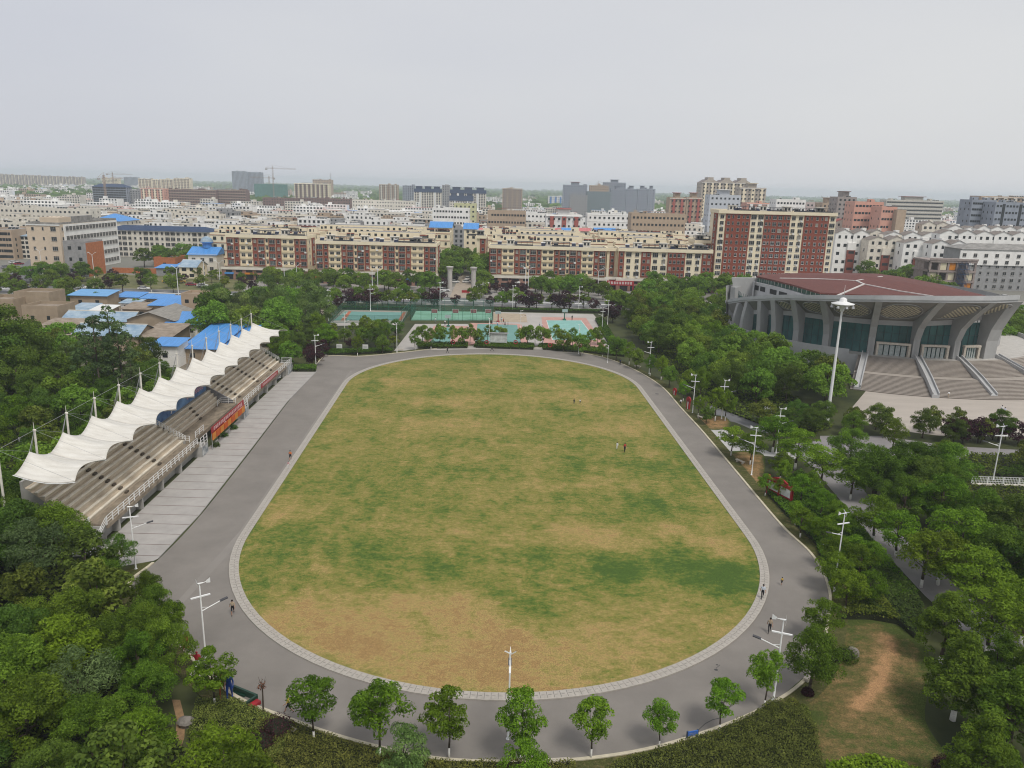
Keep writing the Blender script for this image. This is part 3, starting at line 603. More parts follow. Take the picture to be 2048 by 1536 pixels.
for k in range(60):
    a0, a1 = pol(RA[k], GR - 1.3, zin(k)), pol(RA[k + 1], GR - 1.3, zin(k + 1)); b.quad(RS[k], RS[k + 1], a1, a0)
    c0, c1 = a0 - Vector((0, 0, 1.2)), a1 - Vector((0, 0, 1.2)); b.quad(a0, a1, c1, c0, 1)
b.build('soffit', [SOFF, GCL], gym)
b = MB()
for k in range(-21, 4): a0, a1 = k * 5, k * 5 + 5; b.quad(pol(a0, GR - 1.5, 5), pol(a1, GR - 1.5, 5), pol(a1, GR - 1.5, 13.6), pol(a0, GR - 1.5, 13.6))
b.build('glass_wall', GGL, gym)
b = MB()
for a in np.arange(-100, 24, 2.6): b.beam(pol(a, GR - 1.4, 5), pol(a, GR - 1.4, 14.6), .1, .1)
for zz in (7.8, 10.4, 13):
    for a in np.arange(-100, 24, 2.6): b.beam(pol(a, GR - 1.38, zz), pol(a + 2.6, GR - 1.38, zz), .08, .08)
b.build('mullions', mat('mullion_dark', (.06, .09, .09)), gym)
for i, a in enumerate((-86, -78, -68, -60, -50, -38.7, -23.4, -9, 5, 18.9)):
    k = min(60, max(0, round((a - RA[0]) / (RA[-1] - RA[0]) * 60))); top = RS[k]; D = Vector(top[:2]).length - GR; zt = top.z; thick = .75 if i < 9 else 1.9
    prof = [(GR - 1.7, 5), (GR + 1.0, 5), (GR + 1.0, 5 + (zt - 5) * .3), (GR + 1.0 + D * .12, 5 + (zt - 5) * .5), (GR + D * .42 + .7, 5 + (zt - 5) * .7), (GR + D * .72 + .3, 5 + (zt - 5) * .86), (GR + D, zt), (GR + D, zt + .05), (GR - 1.7, zt - (2.0 + .36 * D) + .1)]
    if D < 1.2: prof = [(GR - 1.7, 5), (GR + 2.0, 5), (GR + 1.6, 5 + (zt - 5) * .5), (GR + max(D, .8), zt), (GR - 1.7, zt)]
    tdir = Vector((math.cos(R_(a)), math.sin(R_(a)), 0)); L = [pol(a, r, z) - tdir * thick for r, z in prof]; Rr = [pol(a, r, z) + tdir * thick for r, z in prof]
    b = MB(); b.poly(L[::-1]); b.poly(Rr)
    for q in range(len(prof)): q2 = (q + 1) % len(prof); b.quad(L[q], L[q2], Rr[q2], Rr[q])
    b.build('fin', GC, gym)
    if 6 <= i <= 8:
        b = MB(); b.quad(pol(a, GR + 1.06, 5.6) - tdir * .3, pol(a, GR + 1.06, 5.6) + tdir * .3, pol(a, GR + 1.06, 9.4) + tdir * .3, pol(a, GR + 1.06, 9.4) - tdir * .3)
        b.build('name_plate', mat('plate_white', (.62, .62, .6), var=.5, scale=6, c2=(.3, .3, .3)), gym)
SKYL = mat('lattice_yellow', (.75, .68, .5), var=.2, scale=2)
for a, wd in ((-44, 3.0), (-31, 3.8), (-16.2, 4.2), (-2, 4.2), (12, 3.6), (-55, 2.0)):
    k = min(60, max(0, round((a - RA[0]) / (RA[-1] - RA[0]) * 60))); top = RS[k]; inn = pol(RA[k], GR - 1.3, zin(k)); mid = inn.lerp(top, .53); rd = (top - inn).normalized(); td = Vector((math.cos(R_(a)), math.sin(R_(a)), 0)); nn = td.cross(rd).normalized(); nn = -nn if nn.z > 0 else nn
    hl = (top - inn).length * .36; b = MB(); cs = .95
    for ix in range(-6, 6):
        for iy in range(-8, 8):
            # diamond lattice
            x, y = (ix + iy * .5) * cs, iy * cs * .6
            if (x / wd) ** 2 + (y / hl) ** 2 < 1:
                c = mid + td * x + rd * y + nn * .08; e, f = td * cs * .4, rd * cs * .3; e, f = e * .82, f * .82; b.poly([c - e - f * .6, c + e * .7 - f, c + e + f * .6, c - e * .7 + f])
    b.build('lattice_skylight', SKYL, gym)
    b = MB()
    for q in range(32):
        t0, t1 = q * math.pi / 16, (q + 1) * math.pi / 16; f_ = lambda t: mid + td * wd * 1.1 * math.cos(t) + rd * hl * 1.1 * math.sin(t) + nn * .1
        b.bar(f_(t0), f_(t1), .12, n=4)
    b.build('skylight_rim', GC, gym)
# roof: outline fixed on the plane of the eaves, gently domed
RO = [(1512, 552), (1530, 548), (1600, 546), (1680, 546), (1752, 547), (1800, 553), (1870, 566), (1930, 581), (1972, 591), (1955, 592), (1860, 591), (1740, 590), (1640, 585), (1585, 569), (1540, 558)]
ROG = [at(px, py, 18.6) - Vector((GX, GY, 0)) for px, py in RO]; RC = Vector((-2, 6, 20.2))
b = MB(); n = len(ROG)
for k in range(n):
    p, q = ROG[k], ROG[(k + 1) % n]; b.poly([p, q, RC]); dn = Vector((0, 0, -.45)); b.quad(p + dn, q + dn, q, p)
b.build('roof', mat('gym_roof_red', (.125, .042, .034), var=.25, scale=.9, rough=.75, stretch=(3, .3, 1)), gym)
b = MB()
def roofpt(px, py): p = at(px, py, 19.5) - Vector((GX, GY, 0)); return p
for P in ([(1560, 552), (1640, 557), (1712, 563), (1728, 568), (1800, 578), (1908, 590)], [(1712, 563), (1764, 554)], [(1728, 568), (1670, 585)]):
    q = []
    for px, py in P:
        p = roofpt(px, py); best = 18.6
        for k in range(n):
            a_, c_ = ROG[k], ROG[(k + 1) % n]; M = Matrix(((a_.x - RC.x, c_.x - RC.x), (a_.y - RC.y, c_.y - RC.y)))
            try: uv = M.inverted() @ Vector((p.x - RC.x, p.y - RC.y))
            except ValueError: continue
            if uv[0] >= -.01 and uv[1] >= -.01: best = RC.z + uv[0] * (a_.z - RC.z) + uv[1] * (c_.z - RC.z); break
        q.append(Vector((p.x, p.y, best + .08)))
    for a_, c_ in zip(q, q[1:]): b.beam(a_, c_, .55, .25)
b.build('roof_ridge', mat('ridge_white', (.55, .52, .5)), gym)
b = MB()
for k in (0, 14, 13, 12, 11):
    p, q = ROG[k] * .985, ROG[(k - 1) % n] * .985
    for m_ in range(6):
        s0, s1 = p.lerp(q, m_ / 6), p.lerp(q, (m_ + .9) / 6); b.quad((s0.x, s0.y, 16.6), (s1.x, s1.y, 16.6), (s1.x, s1.y, 18.2), (s0.x, s0.y, 18.2))
b.build('clerestory_glass', GGREEN, gym)
b = MB()
for k in list(range(-36, -21)) + list(range(4, 36)):
    a0, a1 = k * 5, k * 5 + 5
    pass
    b.quad(pol(a0, GR - 6, 5), pol(a1, GR - 6, 5), pol(a1, GR - 6, 17), pol(a0, GR - 6, 17))
b.build('drum_wall', GC, gym)
# white ring wall with slot openings under the clerestory
b = MB()
for k in (0, 14, 13, 12, 11):
    p, q = ROG[k] * 1.02, ROG[(k - 1) % n] * 1.02; nn = (q - p).cross(Vector((0, 0, 1))).normalized(); nn.z = 0; nn = nn if nn.dot(p) > 0 else -nn
    b.quad((p.x, p.y, 10), (q.x, q.y, 10), (q.x, q.y, 16.9), (p.x, p.y, 16.9)); p2, q2 = p * .95, q * .95; b.quad((p.x, p.y, 16.9), (q.x, q.y, 16.9), (q2.x, q2.y, 16.9), (p2.x, p2.y, 16.9))
    if k in (0, 14):
        for t0, t1 in ((.15, .45), (.55, .9)): a_, c_ = p.lerp(q, t0) + nn * .05, p.lerp(q, t1) + nn * .05; b.quad((a_.x, a_.y, 14.6), (c_.x, c_.y, 14.6), (c_.x, c_.y, 16), (a_.x, a_.y, 16), 1)
b.build('ring_wall', [GCL, BLACK], gym)
b = MB(); aw = [atY(px, py, 234.5) - Vector((GX, GY, 0)) for px, py in ((1463, 556), (1514, 556), (1516, 598), (1500, 605), (1486, 616), (1475, 634), (1471, 658), (1463, 658), (1467, 622), (1471, 592))]; ab = [v + Vector((.6, 1.6, 0)) for v in aw]; b.poly(aw[::-1]); b.poly(ab); [b.quad(aw[k], aw[(k + 1) % 10], ab[(k + 1) % 10], ab[k]) for k in range(10)]; b.build('swoop_arch_wall', GC, gym)
b = MB(); wp = [at(1466, 640, 5), at(1506, 640, 5)]
b.poly([Vector((66 - GX, 234 - GY, 0)), Vector((74 - GX, 246 - GY, 0)), Vector((74 - GX, 246 - GY, 15.3)), Vector((64.5 - GX, 234 - GY, 15.3))])
b.prism([(66 - GX, 234 - GY), (67 - GX, 232.5 - GY), (76 - GX, 240 - GY), (76 - GX, 250 - GY)], 0, 15.0)
b.build('rear_wing_wall', GC, gym)
for c in ((-16.2, 7.2), (-2.2, 6), (11.5, 4)):
    a, wd = c; td = Vector((math.cos(R_(a)), math.sin(R_(a)), 0)); o = pol(a, GR + .3, 5); rd = pol(a, 1, 0); b = MB()
    for s_ in (-1, 1): b.beam(o + td * s_ * wd / 2, o + td * s_ * wd / 2 + Vector((0, 0, 2.9)), .5, .8)
    b.beam(o - td * (wd / 2 + .3) + Vector((0, 0, 3.1)), o + td * (wd / 2 + .3) + Vector((0, 0, 3.1)), .9, .5); b.build('entrance_portal', STONE, gym)
    b = MB()
    for q in range(5): x0 = -wd / 2 + .4 + q * (wd - .8) / 5; b.quad(o + td * x0 - rd * .2, o + td * (x0 + (wd - .8) / 5 - .25) - rd * .2, o + td * (x0 + (wd - .8) / 5 - .25) - rd * .2 + Vector((0, 0, 2.6)), o + td * x0 - rd * .2 + Vector((0, 0, 2.6)))
    b.build('door', mat('door_white', (.36, .4, .39), var=.25, scale=2), gym)
# entrance stairs, fanned, two flights and a landing
STP = mat('stair_stone', (.36, .32, .28), var=.12, scale=1); STR = mat('stair_riser_dark', (.19, .165, .145), var=.15, scale=1)
b = MB(); A0, A1 = -27, 42; seg = [A0 + (A1 - A0) * k / 28 for k in range(29)]
prof = [(41.4, 5.0)] + [(41.9 + .5 * k, 5 - .17 * k) for k in range(15)] + [(51.6, 2.45)] + [(51.6 + .52 * k, 2.45 - .17 * k) for k in range(1, 15)]
for (r0, z0), (r1, z1) in zip(prof, prof[1:]):
    for s0, s1 in zip(seg, seg[1:]):
        b.quad(pol(s0, r0, z0), pol(s0, r1, z0), pol(s1, r1, z0), pol(s1, r0, z0), 0)
        if z1 < z0: b.quad(pol(s0, r1, z0), pol(s0, r1, z1), pol(s1, r1, z1), pol(s1, r1, z0), 1)
b.build('entrance_stair', [STP, STR], gym)
for P0, P1 in (((86.6, 184.5), (78.6, 169)), ((98, 181.6), (93.7, 163.6)), ((108.5, 182.6), (107.2, 164.6)), ((119.5, 185.5), (124, 169))):
    p0, p1 = Vector((P0[0] - GX, P0[1] - GY, 0)), Vector((P1[0] - GX, P1[1] - GY, 0)); b = MB(); zs = [(0, 5.6), (.45, 3.7), (.6, 3.0), (1, .75)]
    for (t0, z0), (t1, z1) in zip(zs, zs[1:]):
        a_, c_ = p0.lerp(p1, t0), p0.lerp(p1, t1); sd_ = (p1 - p0).normalized().cross(Vector((0, 0, 1))) * .75
        V_ = [a_ - sd_, a_ + sd_, c_ + sd_, c_ - sd_]; zz_ = [z0, z0, z1, z1]; T_ = [Vector((v.x, v.y, q)) for v, q in zip(V_, zz_)]; B_ = [Vector((v.x, v.y, -.1)) for v in V_]
        b.quad(*T_); b.quad(B_[0], B_[3], T_[3], T_[0]); b.quad(B_[1], T_[1], T_[2], B_[2]); b.quad(B_[3], B_[2], T_[2], T_[3]); b.quad(B_[0], T_[0], T_[1], B_[1])
        for s_ in (-1, 1): b.beam(T_[0].lerp(T_[1], .5 + .42 * s_) + Vector((0, 0, .25)), T_[3].lerp(T_[2], .5 + .42 * s_) + Vector((0, 0, .25)), .22, .5)
    b.build('stair_balustrade', GCL, gym)
# tall plaza mast with a saucer of floodlights
mast = tag(empty('mast_light', (62.3, 144.6, 0)), 'very tall white tapering mast light with a saucer head in front of the gymnasium', 'mast light')
b = MB(); b.lathe([(.36, 0), (.32, 1), (.18, 21.6), (.16, 22.3)], 14); b.build('pole', WHITEP, mast, True)
b = MB(); b.lathe([(.3, 21.6), (.5, 22.3), (1.9, 22.95), (2.1, 23.02), (2.1, 23.08), (.9, 23.4), (.7, 23.5), (.65, 23.9), (.4, 24.15), (.05, 24.25)], 24); b.bar((0, 0, 24.6), (0, 0, 26.6), .06, .01); b.build('saucer_head', WHITEP, mast, True)
for k in range(8): b = MB(); t = k * math.pi / 4; b.bar((1.9 * math.cos(t), 1.9 * math.sin(t), 22.75), (2.0 * math.cos(t), 2.0 * math.sin(t), 22.3), .22, .3); b.build('floodlight', METAL, mast)

# ------------------------------------------------------------------ buildings
FOOT = []
NUMW = {1: 'one', 2: 'two', 3: 'three', 4: 'four', 5: 'five', 6: 'six', 7: 'seven', 8: 'eight', 9: 'nine', 10: 'ten', 11: 'eleven', 12: 'twelve'}
def windows_on(b, face, w, d, z0, fl, fh, cols, ww, wh, mg=1, mt=2, off=.06, skip=0, r=None, sill=False):
    for f in range(fl):
        zc = z0 + fh * (f + .56)
        for c in range(cols):
            if r and skip and r.random() < skip: continue
            L = w if face in 'fb' else d; p = (c + .5) / cols * (L - 1.0) + .5 ; k = ww / 2 * (1 if not r else r.choice((1, 1, .75))); z1, z2 = zc - wh / 2, zc + wh / 2
            if face == 'f':
                x = p - w / 2; b.quad((x - k, -off, z1), (x + k, -off, z1), (x + k, -off, z2), (x - k, -off, z2), mg)
                if sill: b.box(x - k - .1, -.22, z1 - .15, x + k + .1, 0, z1, mt)
            elif face == 'l': b.quad((-w / 2 - off, p + k, z1), (-w / 2 - off, p - k, z1), (-w / 2 - off, p - k, z2), (-w / 2 - off, p + k, z2), mg)
            else: b.quad((w / 2 + off, p - k, z1), (w / 2 + off, p + k, z1), (w / 2 + off, p + k, z2), (w / 2 + off, p - k, z2), mg)
def rooftop(b, w, d, h, r, dens=1.0, mw=0, mr=3, mt=2, ma=4):
    b.box(-w / 2, 0, h - .02, w / 2, .25, h + .8, mw); b.box(-w / 2, d - .25, h - .02, w / 2, d, h + .8, mw); b.box(-w / 2, .25, h - .02, -w / 2 + .25, d - .25, h + .8, mw); b.box(w / 2 - .25, .25, h - .02, w / 2, d - .25, h + .8, mw)
    if dens > 1.2 and w > 12 and r.random() < .7:
        xa = r.uniform(-w / 2, 0); xb = xa + w * r.uniform(.25, .5); b.box(xa + .3, 2.2, h, xb, d - .4, h + 2.9, mw, mr); [b.quad((xa + .8 + q * 3, 2.15, h + .9), (xa + 2 + q * 3, 2.15, h + .9), (xa + 2 + q * 3, 2.15, h + 2.1), (xa + .8 + q * 3, 2.15, h + 2.1), 1) for q in range(int((xb - xa - 1) / 3))]
    for k in range(int(w / 9 * dens + r.random())):
        x = r.uniform(-w / 2 + 2, w / 2 - 4); y = r.uniform(2, max(2.1, d - 5)); q = r.random()
        if q < .45: hh = r.uniform(2, 2.9); ww2 = r.uniform(2.2, 5); b.box(x, y, h, x + ww2, y + 3, h + hh, mw, mr); b.quad((x + .5, y - .04, h + .2), (x + 1.4, y - .04, h + .2), (x + 1.4, y - .04, h + 1.9), (x + .5, y - .04, h + 1.9), 1)
        elif q < .8:
            for s in range(r.randint(1, 4)):
                xx = x + s * 1.9; b.quad((xx, y, h + .5), (xx + 1.6, y, h + .5), (xx + 1.6, y + 1.1, h + 1.5), (xx, y + 1.1, h + 1.5), 1); b.box(xx - .05, y + 1.05, h + 1.45, xx + 1.65, y + 1.5, h + 1.85, mt)
        else: ww2 = r.uniform(3, 8); b.box(x, y, h + 2.1, min(x + ww2, w / 2 - .5), y + 3, h + 2.3, ma); b.bar((x + .2, y + .2, h), (x + .2, y + .2, h + 2.1), .1, n=4); b.bar((min(x + ww2, w / 2 - .5) - .2, y + .2, h), (min(x + ww2, w / 2 - .5) - .2, y + .2, h + 2.1), .1, n=4)
def gen(name, x, y, w, d, h, fl, wall, label, cat='building', group=None, roof='flat', roofm=None, acc=None, cols=None, ww=1.5, wh=1.45, rz=0, seed=0, style='', side=True, z0=0, dens=1.0, glass=None, trim=None, bare=False, ground_fl=None):
    r = random.Random(seed * 7 + int(abs(x) * 3 + abs(y))); b = MB(); fh = (h - z0) / fl; cols = cols or max(2, int(w / 3.4))
    b.box(-w / 2, 0, 0, w / 2, d, h, 0, 3)
    if 'hstrip' in style:
        for f in range(1, fl + 1): b.box(-w / 2 - .15, -.18, z0 + fh * f - .22, w / 2 + .15, 0, z0 + fh * f, 2)
    if 'vstrip' in style:
        k = max(2, int(w / 7))
        for c in range(k): xx = -w / 2 + (c + .5) * w / k; b.box(xx - w / k * .18, -.7, 0, xx + w / k * .18, 0, h - .3, 4)
        b.box(-w / 2, -.75, h - .3, w / 2, 0, h, 2)
    if 'slot' in style:
        for c in range(max(1, int(w / 9))): xx = -w / 2 + (c + .5) * w / max(1, int(w / 9)); b.box(xx - 1.0, -.1, 1, xx + 1.0, 0, h - .5, 1)
    if 'lower' in style: b.box(-w / 2 - .05, -.12, 0, w / 2 + .05, 0, h * .55, 4); b.box(-w / 2 - .12, -.05, 0, -w / 2, d, h * .55, 4); b.box(w / 2, -.05, 0, w / 2 + .12, d, h * .55, 4)
    if 'lowred' in style:
        k = max(1, int(w / 11))
        for c in range(k): xx = -w / 2 + (c + .5) * w / k; b.box(xx - 2.2, -.9, 0, xx + 2.2, 0, h * .6, 4); b.box(xx - 2.3, -1.0, h * .6, xx + 2.3, 0, h * .78, 0); windows_on_bay(b, xx, h, fl)
    if 'topdark' in style:
        b.box(-w / 2 - .15, -.8, h - 2 * fh, w / 2 + .15, d + .1, h + .1, 4)
        for c in range(3): xx = -w / 2 + w * (c + .5) / 3; b.box(xx - w * .1, 1, h, xx + w * .1, d - 1, h + 3.4, 4); b.box(xx - w * .14, .2, h + 3.4, xx + w * .14, d, h + 3.8, 4)
        b.box(-w * .3, -1.0, 0, -w * .24, 0, h - 2 * fh, 2); b.box(w * .24, -1.0, 0, w * .3, 0, h - 2 * fh, 2)
    if not bare:
        windows_on(b, 'f', w, d, z0, fl, fh, cols, ww, wh, r=r if fl < 8 else None, skip=.04, off=.9 if 'vstrip' in style else (.2 if 'hstrip' in style or 'lower' in style else .06))
        if side:
            sc_ = max(1, int(d / 5)); windows_on(b, 'l', w, d, z0, fl, fh, sc_, 1.1, wh, r=r, skip=.25, off=.16 if 'lower' in style else .06); windows_on(b, 'r', w, d, z0, fl, fh, sc_, 1.1, wh, r=r, skip=.25, off=.16 if 'lower' in style else .06)
    if roof == 'flat': rooftop(b, w, d, h, r, dens)
    elif roof in ('gable', 'shed'):
        e = .6; rh = min(3.2, d * .22) if roof == 'gable' else d * .12
        if roof == 'gable':
            b.quad((-w / 2 - e, -e, h - .1), (w / 2 + e, -e, h - .1), (w / 2 + e, d / 2, h + rh), (-w / 2 - e, d / 2, h + rh), 3); b.quad((w / 2 + e, d + e, h - .1), (-w / 2 - e, d + e, h - .1), (-w / 2 - e, d / 2, h + rh), (w / 2 + e, d / 2, h + rh), 3)
            for s_ in (-1, 1): b.poly([(s_ * w / 2, 0, h), (s_ * w / 2, d, h), (s_ * w / 2, d / 2, h + rh - .12)][::s_], 0)
            b.box(-w / 2 - e, d / 2 - .2, h + rh - .1, w / 2 + e, d / 2 + .2, h + rh + .1, 2)
        else: b.quad((-w / 2 - e, -e, h + .05), (w / 2 + e, -e, h + .05), (w / 2 + e, d + e, h + rh), (-w / 2 - e, d + e, h + rh), 3); b.quad((-w / 2 - e, -e, h - .1), (w / 2 + e, -e, h - .1), (w / 2 + e, -e, h + .05), (-w / 2 - e, -e, h + .05), 3); b.quad((-w / 2, d, h), (w / 2, d, h), (w / 2, d, h + rh - .1), (-w / 2, d, h + rh - .1), 0); [b.poly([(s_ * w / 2, 0, h), (s_ * w / 2, d, h), (s_ * w / 2, d, h + rh - .08)][::s_], 0) for s_ in (-1, 1)]
    elif roof == 'hip':
        e = .8; rh = min(4, d * .28); i = min(w, d) * .45
        A = [(-w / 2 - e, -e, h), (w / 2 + e, -e, h), (w / 2 + e, d + e, h), (-w / 2 - e, d + e, h)]; T = [(-w / 2 + i, d / 2, h + rh), (w / 2 - i, d / 2, h + rh)]
        b.quad(A[0], A[1], T[1], T[0], 3); b.quad(A[2], A[3], T[0], T[1], 3); b.poly([A[1], A[2], T[1]], 3); b.poly([A[3], A[0], T[0]], 3)
    elif roof == 'gables':
        n = max(1, round(w / r.uniform(7, 11))); q = w / n
        for c in range(n):
            x0 = -w / 2 + c * q; xm = x0 + q / 2; rh = 1.5 + .7 * r.random(); yo = -.5 * (c % 2)
            b.poly([(x0, yo - .02, h), (x0 + q, yo - .02, h), (xm, yo - .02, h + rh)], 0); b.quad((x0 - .2, yo - .4, h - .1), (xm, yo - .4, h + rh + .12), (xm, d, h + rh + .12), (x0 - .2, d, h - .1), 3); b.quad((xm, yo - .4, h + rh + .12), (x0 + q + .2, yo - .4, h - .1), (x0 + q + .2, d, h - .1), (xm, d, h + rh + .12), 3)
            if c % 2: b.box(x0 + .3, yo, 0, x0 + q - .3, 0, h, 0); [b.quad((xm - s_ - .7, yo - .05, h * (f + .45) / fl), (xm - s_ + .7, yo - .05, h * (f + .45) / fl), (xm - s_ + .7, yo - .05, h * (f + .45) / fl + 1.5), (xm - s_ - .7, yo - .05, h * (f + .45) / fl + 1.5), 1) for f in range(fl) for s_ in (-1.6, 1.6)]
            if r.random() < .6: b.box(xm + q * .2, d * .4, h, xm + q * .42, d * .7, h + 2.6, 0)
    elif roof == 'crown':
        rooftop(b, w, d, h, r, .5); b.box(-w * .16, d * .2, h, w * .16, d * .8, h + 4.5, 0, 3); b.box(-w * .2, d * .1, h + 4.5, w * .2, d * .9, h + 5, 4)
    elif roof == 'triple':
        for c in range(3):
            xx = -w / 2 + w * (c + .5) / 3; q = w / 6
            b.box(xx - q * .35, -.4, h, xx + q * .35, d * .6, h + 5.2, 0, 2)
            for s_ in (-1, 1): b.poly([(xx + s_ * q * .35, -.5, h + 3.2), (xx + s_ * q, -.5, h), (xx + s_ * q, d, h), (xx + s_ * q * .35, d, h + 3.2)][::-s_], 3); b.poly([(xx + s_ * q * .35, -.5, h + 3.2), (xx + s_ * q * .35, -.5, h), (xx + s_ * q, -.5, h)][::s_], 0)
    mats = [wall, glass or GLASS, trim or FRAME, roofm or ROOFG, acc or BRICK]
    o = b.build(name, mats); o.location = (x, y, 0); o.rotation_euler = (0, 0, rz); tag(o, label, cat, group)
    c, s = abs(math.cos(rz)), abs(math.sin(rz)); cx, cy = x - math.sin(rz) * d / 2, y + math.cos(rz) * d / 2; hw, hd = (w * c + d * s) / 2, (w * s + d * c) / 2
    FOOT.append((cx - hw, cx + hw, cy - hd, cy + hd)); return o
def windows_on_bay(b, xx, h, fl):
    for f in range(1, fl - 1): b.quad((xx - 1.5, -.96, h * .6 * (f - .6) / (fl - 2) + .8), (xx + 1.5, -.96, h * .6 * (f - .6) / (fl - 2) + .8), (xx + 1.5, -.96, h * .6 * (f - .6) / (fl - 2) + 2.2), (xx - 1.5, -.96, h * .6 * (f - .6) / (fl - 2) + 2.2), 1)
def gpx(name, x0, x1, ytop, Y, d, fl, wall, label, **k):
    a, c = atY(x0, ytop, Y), atY(x1, ytop, Y); return gen(name, (a.x + c.x) / 2, Y, c.x - a.x, d, (a.z + c.z) / 2, fl, wall, label, **k)

# window, air conditioner, heater and stair hut: one of each, shared by the near buildings
def win_mesh(name, w, h, pane=GLASS, bars=1, sill=True):
    b = MB(); t = .05
    b.quad((-w / 2, -.05, -h / 2), (w / 2, -.05, -h / 2), (w / 2, -.05, h / 2), (-w / 2, -.05, h / 2), 1)
    for q in ((-w / 2 - t, -h / 2 - t, w / 2 + t, -h / 2), (-w / 2 - t, h / 2, w / 2 + t, h / 2 + t), (-w / 2 - t, -h / 2, -w / 2, h / 2), (w / 2, -h / 2, w / 2 + t, h / 2)): b.box(q[0], -.14, q[1], q[2], 0, q[3], 0)
    for k in range(bars): x = -w / 2 + w * (k + 1) / (bars + 1); b.box(x - .035, -.1, -h / 2, x + .035, -.051, h / 2, 0)
    b.box(-w / 2, -.1, h * .2, w / 2, -.051, h * .2 + .06, 0)
    if sill: b.box(-w / 2 - .1, -.22, -h / 2 - .15, w / 2 + .1, 0, -h / 2 - t, 0)
    return b.mesh(name, [mat('frame_dull_white', (.42, .4, .37), rough=.5, var=.08), pane])
GLASSB = mat('window_glass_pale', (.07, .09, .09), rough=.2, var=.5, scale=.5); FRD = mat('frame_dull', (.45, .42, .38), rough=.6, var=.1)
WBIG, WMID, WSML, WNAR = win_mesh('window_big', 2.3, 1.75, bars=2), win_mesh('window_mid', 1.6, 1.55), win_mesh('window_small', 1.05, 1.35, bars=0), win_mesh('window_narrow', .7, 1.4, bars=0, sill=False)
WPALE = win_mesh('window_pale', 2.3, 1.75, GLASSB, 2); CURT = mat('curtain_cream', (.26, .24, .2), var=.3, scale=1.5, rough=.5); WMIDC, WSMLC = win_mesh('window_mid_curtain', 1.6, 1.55, CURT), win_mesh('window_small_curtain', 1.05, 1.35, CURT, bars=0)
_b = MB(); _b.box(-.45, -.45, -.3, .45, -.05, .3, 0); _b.lathe([(.01, 0), (.22, 0)], 10, 1, (0, 0, 0)); AC = _b.mesh('air_conditioner', [FRAME, BLACK])
_b = MB(); _b.quad((-.9, 0, .4), (.9, 0, .4), (.9, 1.2, 1.5), (-.9, 1.2, 1.5), 1); _b.bar((-1, 1.3, 1.65), (1, 1.3, 1.65), .24, n=8); [_b.bar((s, 1.2, 0), (s, 1.2, 1.5), .04, n=4, m=2) for s in (-.8, .8)]; [_b.bar((s, .05, 0), (s, .05, .45), .04, n=4, m=2) for s in (-.8, .8)]; HEATER = _b.mesh('solar_heater', [WHITEP, SOLAR, METAL])
_b = MB(); _b.box(-1.7, 0, 0, 1.7, 2.6, 2.5, 0, 0); _b.box(-2.0, -.3, 2.5, 2.0, 2.9, 2.65, 0); _b.quad((-1.2, -.03, .9), (-.3, -.03, .9), (-.3, -.03, 2.1), (-1.2, -.03, 2.1), 1); _b.quad((.3, -.03, .9), (1.2, -.03, .9), (1.2, -.03, 2.1), (.3, -.03, 2.1), 1); HUT = _b.mesh('stair_hut', [PALE, GLASS])
_b = MB(); _b.box(-4, 0, 2.1, 4, 3.4, 2.25, 0); [_b.bar((x, y, 0), (x, y, 2.1), .09, n=4, m=0) for x in (-3.8, -1.3, 1.3, 3.8) for y in (.15, 3.2)]; _b.box(-3.9, .4, .1, 3.9, .6, 1.0, 0); SHADE = _b.mesh('roof_pergola', [DGREY])
def put(name, me, parent, loc, rz=0):
    o = ob(name, me, parent); o.location = loc; o.rotation_euler = (0, 0, rz); return o
def addwin(parent, lst, name='window'):
    """lst of (mesh, loc, rz): the first 100 as parts, anything beyond as one part of kind stuff"""
    for me, loc, rz in lst[:100]: put(name, me, parent, loc, rz)
    if len(lst) > 100:
        V, F, Mi = [], [], []
        for me, loc, rz in lst[100:]:
            i = len(V); T = Matrix.Translation(loc) @ Matrix.Rotation(rz, 4, 'Z'); V += [tuple(T @ v.co) for v in me.vertices]
            for p in me.polygons: F.append([i + q for q in p.vertices]); Mi.append(p.material_index)
        me = bpy.data.meshes.new('windows_rest'); me.from_pydata(V, [], F); [me.materials.append(x) for x in (FRAME, GLASS)]; me.polygons.foreach_set('material_index', Mi); tag(ob('window_rows', me, parent), kind='stuff')

